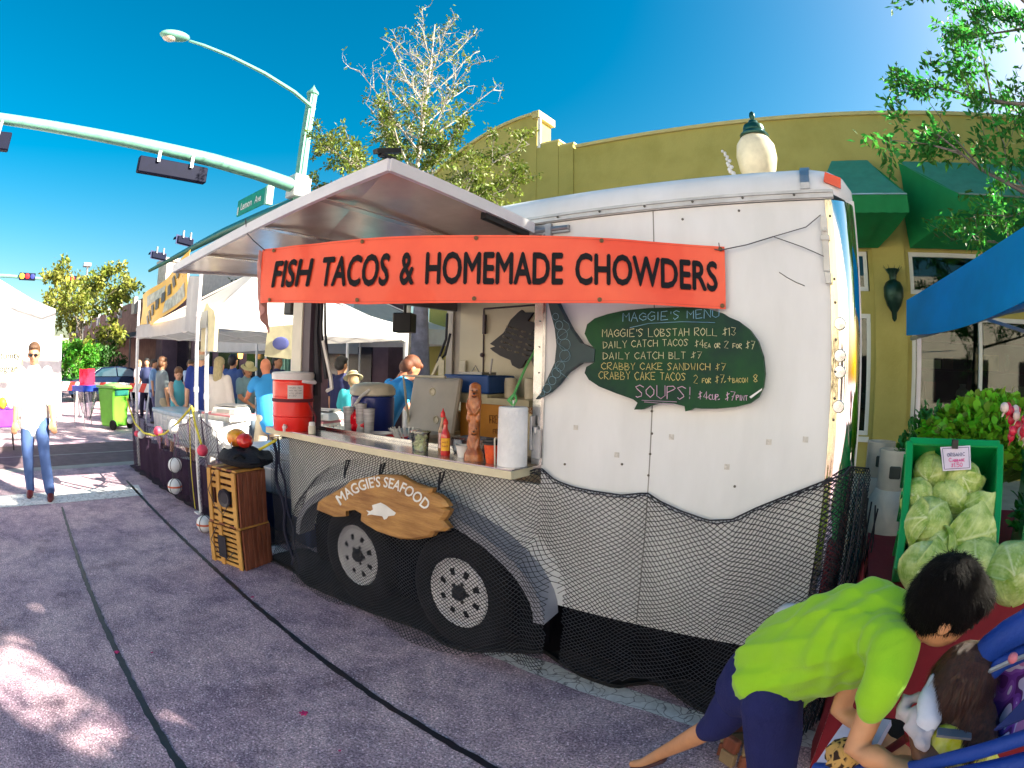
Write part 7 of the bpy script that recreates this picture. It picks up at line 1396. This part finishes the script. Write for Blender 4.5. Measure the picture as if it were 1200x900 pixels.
b = MB(); d00, d10, d01, d11 = P3(1075, 906, 1.225), P3(1230, 872, 1.09), P3(1075, 1010, 1.35), P3(1240, 1000, 1.2)
b.grid(10, 8, lambda u, v: d00.lerp(d10, u).lerp(d01.lerp(d11, u), v)); b.build('side_cloth', blu, SR, world=True, smooth=True, solid=.008)
b = MB(); e0, e1, e2, e3 = P3(1148, 875, 1.1), P3(1185, 838, 1.1), P3(1230, 790, 1.08), P3(1230, 830, 1.06)
b.add([e0.lerp(e1, .5), e1, e2, e3], [(0, 1, 2, 3)]); b.build('flap', M('flap_navy', (.004, .015, .12), .7), SR, world=True, solid=.01)
b = MB(); s0 = P3(1040, 960, 1.6); b.box((-.2, -.2, -.05), (.25, .2, .0), RZ(.4)); o = b.build('seat', blk, SR); o.location = s0-Vector(SR.location)
b = MB(); g00, g10, g01, g11 = P3(955, 905, 1.62), P3(1000, 840, 1.62), P3(1010, 915, 1.5), P3(1045, 850, 1.55); b.grid(8, 8, lambda u, v: g00.lerp(g10, u).lerp(g01.lerp(g11, u), v)+Vector((0, 0, .02*sin(u*pi)))); 
b.build('leg_pad', mat('pad_lilac', (.45, .47, .7), .8, bump=.2), SR, world=True, smooth=True, solid=.02)
b = MB(); b.grid(10, 6, lambda u, v: P3(1000+60*u, 836+40*v+8*u, 1.66)+Vector((0, 0, 0))); b.build('inner_panel', blk, SR, world=True, solid=.008)
rail('harness', [(1062, 865, 1.4), (1040, 880, 1.42), (1015, 905, 1.45)], .012, M('harness_red', (.18, .01, .015), .7))
for (u, v, t) in ((970, 960, 1.9), (1250, 930, 1.35)):
    p = P3(u, v, t); z = max(.09, 0); b = MB(); b.tube([Vector((p.x, p.y, .09)), P3(min(u, 1150), 905, 1.45)], .014, 8); b.build('frame_tube', M('frame_alu', (.3, .3, .32), .3, .8), SR, world=True); b = MB(); b.lathe([(.0, -.02), (.085, -.02), (.09, 0), (.085, .02), (0, .02)], (p.x, p.y, .09), 20, 'x'); b.build('wheel', rubber, SR, world=True, smooth=True, angle=30)
LC = thing('leopard_cloth', 'leopard print cloth bundle under the boy\'s elbow on the stroller', 'cloth', tuple(P3(992, 885, 1.44)))
def leo():
    m = bpy.data.materials.new('leopard'); m.use_nodes = True; n, l = m.node_tree.nodes, m.node_tree.links; tc = n.new('ShaderNodeTexCoord'); v = n.new('ShaderNodeTexVoronoi'); v.inputs['Scale'].default_value = 45; v.feature = 'DISTANCE_TO_EDGE'; l.new(tc.outputs['Object'], v.inputs['Vector']); r = n.new('ShaderNodeValToRGB'); e = r.color_ramp.elements; e[0].position = .12; e[0].color = (.55, .33, .1, 1); e[1].position = .2; e[1].color = (.03, .012, .006, 1); l.new(v.outputs[0], r.inputs[0]); l.new(r.outputs[0], n['Principled BSDF'].inputs[0]); n['Principled BSDF'].inputs['Roughness'].default_value = .9; return m
f_ = lump(.05, 3); b = MB(); b.grid(18, 12, lambda u, v: f_(u, v)-Vector((0, 0, .04))); b.build('cloth', leo(), LC, smooth=True)
# brick-like wooden blocks under the boy: small slatted basket
WB = thing('wooden_basket', 'small split wood basket on the street behind the boy\'s leg', 'basket', tuple(at(868, 888, 'z', 0)))
for k in range(6):
    for j in range(2): a = 2*pi*k/6; b = MB(); b.cbox((.09*cos(a), .09*sin(a), .05+.075*j), (.03, .08, .068), RZ(a)); b.build('slat', pw if (k+j) % 2 else M('slat_tan', (.3, .2, .1), .7), WB, bevel=.004)
# ============================================================ PRODUCE STALL
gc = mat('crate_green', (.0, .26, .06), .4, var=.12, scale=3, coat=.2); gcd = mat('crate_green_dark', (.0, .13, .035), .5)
CT = thing('produce_crate', 'green plastic crate tipped forward and full of cabbages', 'crate', (2.3, .05, .8))
# crate frame points: inner rectangle tilted; corners from the photograph at its real distance
TLo, TRo, BLo, BRo = atd(1066, 517, 2.14), atd(1172, 521, 2.2), atd(1052, 668, 1.98), atd(1163, 660, 2.02)
nrm = (TRo-TLo).cross(BLo-TLo).normalized(); nrm = nrm if nrm.dot(CAM-TLo) < 0 else -nrm    # into the crate
DP = .3
def crp(u, v, d): return TLo.lerp(TRo, u).lerp(BLo.lerp(BRo, u), v)+nrm*d
def wallq(name, pts, th, m=gc, lab=None):
    b = MB(); b.add(pts, [(0, 1, 2, 3)]); return b.build(name, m, CT, world=True, solid=th)
wallq('end_wall', [crp(0, 0, 0), crp(0, 1, 0), crp(.03, 1, DP), crp(.03, 0, DP)], .01); wallq('end_wall', [crp(1, 0, 0), crp(1, 1, 0), crp(.97, 1, DP), crp(.97, 0, DP)], .01)
wallq('side_wall', [crp(0, 0, 0), crp(1, 0, 0), crp(.97, 0.03, DP), crp(.03, 0.03, DP)], .01); wallq('side_wall', [crp(0, 1, 0), crp(1, 1, 0), crp(.97, .97, DP), crp(.03, .97, DP)], .01)
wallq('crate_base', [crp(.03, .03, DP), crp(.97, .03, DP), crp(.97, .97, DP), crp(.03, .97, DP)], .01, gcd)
b = MB()
for a, c in (((0, 0), (1, 0)), ((0, 1), (1, 1)), ((0, 0), (0, 1)), ((1, 0), (1, 1))):
    b.beam(crp(*a, .004), crp(*c, .004), .03, .022, ref=tuple(nrm))
b.build('rim', gc, CT, world=True, bevel=.004)
for v in (.12, .42, .72): 
    b = MB(); b.beam(crp(-.03, v, .0), crp(-.0, v, DP), .012, .02, ref=tuple(nrm)); b.build('rib', gc, CT, world=True)
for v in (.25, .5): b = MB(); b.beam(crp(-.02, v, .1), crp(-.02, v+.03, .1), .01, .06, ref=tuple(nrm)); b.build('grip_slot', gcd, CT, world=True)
PS = thing('price_sign', 'white card reading ORGANIC CABBAGE $1.50 clipped to the cabbage crate', 'price sign', tuple(atd(1120, 550, 2.1)))
s00, s10, s01, s11 = atd(1105, 552, 2.08), atd(1138, 550, 2.1), atd(1102, 524, 2.09), atd(1137, 522, 2.11)
sp_ = lambda u, v, o=0: s00.lerp(s10, u).lerp(s01.lerp(s11, u), v)+(CAM-s00).normalized()*o
b = MB(); b.add([sp_(0, 0), sp_(1, 0), sp_(1, 1), sp_(0, 1)], [(0, 1, 2, 3)]); b.build('card', M('card_lilac', (.72, .66, .8), .5), PS, world=True, solid=.003)
b = MB()
for a, c in (((.06, .07), (.94, .07)), ((.94, .07), (.94, .93)), ((.94, .93), (.06, .93)), ((.06, .93), (.06, .07))): b.beam(sp_(*a, .006), sp_(*c, .006), .0016)
scribble(b, 'ORGANIC', lambda x, y: sp_(.2+.62*x, .58+.15*y, .006), .0011, .02); b.build('lettering', M('ink_navy', (.04, .04, .15), .6), PS, world=True)
b = MB(); scribble(b, 'Cabbage', lambda x, y: sp_(.24+.56*x, .36+.16*y, .006), .0013, .02); scribble(b, '$1.50', lambda x, y: sp_(.3+.42*x, .13+.17*y, .006), .0013, .02); b.build('lettering', M('ink_pink', (.7, .03, .25), .6), PS, world=True)
b = MB(); b.box((-.012, -.012, -.01), (.012, .012, .02)); o = b.build('clip', black, PS, world=False); o.location = sp_(.48, 1.03, .004)-Vector(PS.location)
def cabmat():
    m = mat('cabbage_leaf', (.20, .34, .03), .42, var=.2, scale=14, col2=(.60, .68, .24), coat=.15, island=.28, bump=.6, bscale=45); n, l = m.node_tree.nodes, m.node_tree.links
    b_ = n['Principled BSDF']; uv = n.new('ShaderNodeAttribute'); uv.attribute_name = 'vein'; r = n.new('ShaderNodeMixRGB'); r.inputs[2].default_value = (.70, .76, .42, 1); src = b_.inputs['Base Color'].links[0].from_socket; l.new(src, r.inputs[1]); l.new(uv.outputs['Fac'], r.inputs[0]); l.new(r.outputs[0], b_.inputs['Base Color']); return m
cabm = cabmat()
def cab_leaf(R, seed, th0, ph0, span, lift, ruff):
    nu, nv = 26, 22; vs = []; att = []; rnd = random.Random(seed); o_ = rnd.uniform(0, 9)
    M3 = RZ(ph0) @ RY(th0)
    for j in range(nv+1):
        for i in range(nu+1):
            u = i/nu*2-1; v = j/nv; w = sin(min(1, v*1.08+.1)*pi*.62)**.7*span; a = u*w; t = (v-.5)*2.3
            rr = R*(1+.018*noise.noise(Vector((u*3, v*3, o_)))+lift*max(0, v-.62)**1.4*3+lift*.5*abs(u)**3+ruff*sin(u*9+v*6+o_)*max(0, max(abs(u), v)-.6))
            p = Vector((sin(t)*cos(a)*rr, sin(a)*rr, cos(t)*cos(a)*rr))
            mid = max(0, 1-abs(u)*w*20/(1.3-v)); k = abs(u)*2.6; sv = abs(((v*6.5-k*1.5) % 1)-.5)*2; vein = max(mid, max(0, (sv-.78)*4.5)*(1-abs(u)*.6))
            rr2 = 1+.022*vein; vs.append(M3 @ (p*rr2)); att.append(min(1, vein)*(.85-.4*v))
    fs = [(j*(nu+1)+i, j*(nu+1)+i+1, (j+1)*(nu+1)+i+1, (j+1)*(nu+1)+i) for j in range(nv) for i in range(nu)]; return vs, fs, att
def cabbage_protos():
    out = []
    for s in range(3):
        leaves = []; rnd = random.Random(40+s)
        for k in range(8):
            vs, fs, att = cab_leaf(.088+.004*k, s*20+k, rnd.uniform(.3, 1.35), k*2.3+s, rnd.uniform(1.05, 1.4), .05+.06*(k > 4)+.12*(k == 7), .02+.02*(k > 5))
            me = bpy.data.meshes.new('leaf'); me.from_pydata([tuple(v) for v in vs], [], fs); me.materials.append(cabm); at_ = me.attributes.new('vein', 'FLOAT', 'POINT')
            at_.data.foreach_set('value', att)
            for p in me.polygons: p.use_smooth = True
            leaves.append(me)
        b = MB(); b.ball((0, 0, 0), .086, 18, 12); me = bpy.data.meshes.new('heart'); me.from_pydata([tuple(v) for v in b.v], [], b.f); me.materials.append(mat('cabbage_heart', (.35, .48, .14), .5, var=.2)); 
        for p in me.polygons: p.use_smooth = True
        out.append((leaves, me))
    return out
CP = cabbage_protos()
cl = [(1090, 556, 2.2, .92, 'top left cabbage in the crate, just left of the price card'), (1129, 565, 2.17, 1.0, 'cabbage right under the price card with a curling leaf'), (1113, 587, 2.14, 1.02, 'dark green cabbage in the middle below the price card'), (1075, 584, 2.12, .85, 'half cabbage at the left crate wall with pale top'), (1145, 601, 2.14, 1.0, 'striped dark cabbage at the right crate wall'), (1087, 614, 2.03, 1.12, 'broad pale cabbage on the left in the third row'), (1111, 622, 2.15, .8, 'narrow yellow green cabbage wedged in the crate middle'), (1138, 627, 2.02, 1.15, 'largest pale cabbage on the right with wrapped outer leaf'), (1104, 646, 2.0, 1.0, 'pale cabbage directly above the boy\'s head, upper one'), (1083, 665, 1.93, 1.1, 'lowest left cabbage resting on the red cloth'), (1143, 663, 1.95, 1.0, 'cabbage between the crate and the boy\'s head on the right'), (1186, 672, 1.93, 1.25, 'large loose cabbage outside the crate at the right edge')]
for k, (u, v, t, s, lab) in enumerate(cl):
    T = thing('cabbage', lab, 'cabbage', atd(u, v, t), group='cabbages on the stall'); lv, ht = CP[k % 3]; rnd = random.Random(k); s *= .76; T.scale = (s*.94, s*.9, s*.84)
    toc = (CAM-Vector(T.location)).normalized(); T.rotation_euler = (toc.to_track_quat('Z', 'Y') @ Matrix.Rotation(rnd.uniform(0, 6.3), 3, 'Z').to_quaternion() @ Matrix.Rotation(rnd.uniform(-.7, .7), 3, 'X').to_quaternion()).to_euler()
    for me in lv: o = bpy.data.objects.new('leaf', me); C.link(o); o.parent = T
    o = bpy.data.objects.new('heart', ht); C.link(o); o.parent = T
# red table cloth
rc = mat('cloth_red', (.2, .004, .014), .8, var=.1, bump=.15, bscale=40)
ST_ = thing('stall_table', 'produce stall table under a deep red cloth', 'table', (3.1, .1, 0))
r0_, r1_, r2_, r3_ = atd(1025, 640, 2.6), atd(1290, 690, 2.25), atd(1015, 900, 2.1), atd(1290, 940, 1.9)
b = MB(); b.add([(2.02, -.2, .86), (4.2, -.35, .86), (4.2, 1.2, .86), (2.02, 1.2, .86)], [(0, 1, 2, 3)]); b.build('table_top', rc, ST_, world=True, solid=.02)
b = MB(); b.grid(40, 8, lambda u, v: Vector((2.0+2.2*u, -.2-.15*u-.02-.015*(1-v)*(1+sin(u*45)), .855*v+.01))); b.grid(16, 8, lambda u, v: Vector((2.0-.012*(1-v)*(1+sin(u*30)), 1.2-1.4*u, .855*v+.01))); b.build('cloth', rc, ST_, world=True, smooth=True)
# second crate on the right with dark greens
C2 = thing('produce_crate', 'second green crate of leafy greens at the right edge of the photo', 'crate', (2.95, .05, .87))
b = MB(); 
for a, c in (((2.66, -.12), (3.2, -.2)), ((3.2, -.2), (3.3, .25)), ((3.3, .25), (2.76, .32)), ((2.76, .32), (2.66, -.12))): b.beam((a[0], a[1], 1.08), (c[0], c[1], 1.08), .012, .42); b.beam((a[0], a[1], 1.295), (c[0], c[1], 1.295), .034, .03)
b.build('box', gc, C2, world=True)
def greens(name, label, box, n, L, Wd, lm, seed, cat='greens'):
    r = random.Random(seed); (x0, y0, z0), (x1, y1, z1) = box; vs, fs = [], []; c = Vector(((x0+x1)/2, (y0+y1)/2, z0-.1)); st = MB()
    for k in range(n):
        a, e_ = r.uniform(0, 2*pi), r.uniform(0, 1)**.6; p = Vector(((x0+x1)/2+(x1-x0)/2*e_*cos(a), (y0+y1)/2+(y1-y0)/2*e_*sin(a), z0+(z1-z0)*r.uniform(.1, 1)*(1.1-.6*e_*e_))); d = ((p-c).normalized()+rv(r)*.7).normalized(); nn = (Vector((0, 0, 1))+rv(r)*.9).normalized()
        s = d.cross(nn).normalized(); l_ = L*r.uniform(.6, 1.3); w_ = Wd*r.uniform(.6, 1.2); i = len(vs); q = p+d*l_
        vs += [p, p+d*l_*.35+s*w_*.5+nn*l_*.08, p+d*l_*.7+s*w_*.42+nn*l_*.02*r.uniform(-3, 3), q-nn*l_*.12, p+d*l_*.7-s*w_*.42+nn*l_*.02*r.uniform(-3, 3), p+d*l_*.35-s*w_*.5+nn*l_*.08, p+d*l_*.5]; fs += [(i, i+1, i+6), (i+1, i+2, i+6), (i+2, i+3, i+6), (i+3, i+4, i+6), (i+4, i+5, i+6), (i+5, i, i+6)]
        if k % 6 == 0: st.tube([c+(p-c)*.3, p], .003, 3, caps=False)
    T = thing(name, label, cat, ((x0+x1)/2, (y0+y1)/2, z0)); b = MB(); b.v = vs; b.f = fs; b.build('leaves', lm, T, world=True, kind='stuff', smooth=True, angle=180); st.build('stems', M('stem_green', (.2, .4, .1), .5), T, world=True, kind='stuff'); return T
lb1 = leafmat('lettuce', (.10, .38, .01), (.34, .62, .05), .55, .35); lb2 = leafmat('parsley', (.01, .16, .015), (.04, .26, .03), .4, .2)
greens('lettuce_bunch', 'bright green leaf lettuce heaped behind the cabbage crate', ((2.25, .28, 1.2), (3.05, .8, 1.50)), 5000, .05, .042, lb1, 1)
greens('lettuce_bunch', 'bright green leaf lettuce heaped farther right behind the second crate', ((2.9, .25, 1.25), (3.6, .75, 1.45)), 3000, .055, .045, lb1, 2)
greens('parsley_bunch', 'darker feathery greens left of the lettuce beside the trailer corner', ((2.12, .5, 1.0), (2.5, .95, 1.42)), 1600, .045, .022, lb2, 3)
greens('herb_bunch', 'dark shaded leafy greens filling the second green crate', ((2.68, -.12, 1.0), (3.26, .25, 1.28)), 900, .06, .03, lb2, 4)
RD = thing('radish_pile', 'pile of red and white radishes at the right edge', 'radishes', (2.95, .1, 1.33)); rnd = random.Random(31)
for k in range(34):
    b = MB(); p = atd(1182+rnd.uniform(-6, 40), 493+rnd.uniform(-20, 22), 2.25+rnd.uniform(0, .15)); b.ball(p, (.018, .018, .02), 10, 8); b.tube([p-Vector((0, 0, .015)), p-Vector((.01, 0, .035))], [.004, .001], 4); b.build('radish', [mat('rad_red', (.6, .02, .06), .35, coat=.4), M('rad_white', (.75, .6, .55), .35)][k % 3 == 0], RD, world=True, smooth=True)
# propane tanks behind the corner
pw_ = mat('tank_white', (.62, .60, .52), .4, var=.15, scale=6, coat=.2)
for (x, y, lab) in ((2.12, .62, 'nearer white propane tank with rusty shoulder beside the green crate'), (2.06, .98, 'farther white propane tank behind the netted trailer corner')):
    T = thing('propane_tank', lab, 'gas tank', (x, y, .3)); b = MB(); b.lathe([(.1, 0), (.135, .04), (.14, .1), (.14, .62), (.125, .7), (.09, .76), (.03, .78)], n=26); b.build('cylinder', pw_, T, smooth=True); b = MB()
    b.lathe([(.075, .74), (.085, .76), (.085, .95), (.075, .95), (.075, .76)], n=24); b.build('collar', pw_, T, smooth=True, angle=30)
    b = MB(); b.box((-.03, -.091, .82), (.03, -.08, .88)); b.build('collar_slot', M('slot_dark', (.05, .06, .05), .6), T, bevel=.01); b = MB(); b.lathe([(.02, .78), (.02, .85), (.035, .86), (.035, .9), (0, .9)], n=12); b.build('valve', M('brass', (.4, .28, .08), .3, .8), T, smooth=True, angle=40)
b = MB(); b.box((1.95, .4, .26), (2.27, 1.2, .298)); tp('tongue_shelf', b, black)
# blue stall canopy at the right edge
BT_ = thing('canopy_tent', 'bright blue canopy over the produce stall at the right edge', 'canopy tent', (3.9, 1.3, 0)); blc = mat('canopy_blue', (.0, .46, .85), .6, var=.1, scale=2, trans=.5)
k0, k1, k2, k3 = atd(1062, 352, 4.6), atd(1215, 255, 2.9), atd(1215, 345, 2.75), atd(1062, 393, 4.4)
b = MB(); b.grid(16, 6, lambda u, v: k3.lerp(k2, u).lerp(k0.lerp(k1, u), v)-Vector((0, 0, .05*sin(u*pi)*(1-v)))); b.build('roof_cloth', blc, BT_, world=True, smooth=True, solid=.004)
far = Vector((1.9, .7, 0)); b = MB(); b.grid(8, 6, lambda u, v: k0.lerp(k1, u).lerp(k0.lerp(k1, u)+far+Vector((0, 0, .1)), v)); b.build('roof_cloth', blc, BT_, world=True, smooth=True, solid=.004)
b = MB(); b.beam(atd(1150, 372, 3.9), atd(1205, 362, 3.4), .02); b.beam(atd(1150, 372, 3.9), atd(1205, 390, 3.6), .02); b.beam(k3+Vector((.05, .05, -.02)), k2+Vector((.05, .05, -.02)), .025); b.build('truss', steel, BT_, world=True, kind='stuff')
for p in (k3, k2+Vector((.3, 0, 0))): b = MB(); b.beam((p.x+.12, p.y+.1, 0), (p.x+.12, p.y+.1, p.z), .035); b.build('leg', white_m, BT_, world=True)
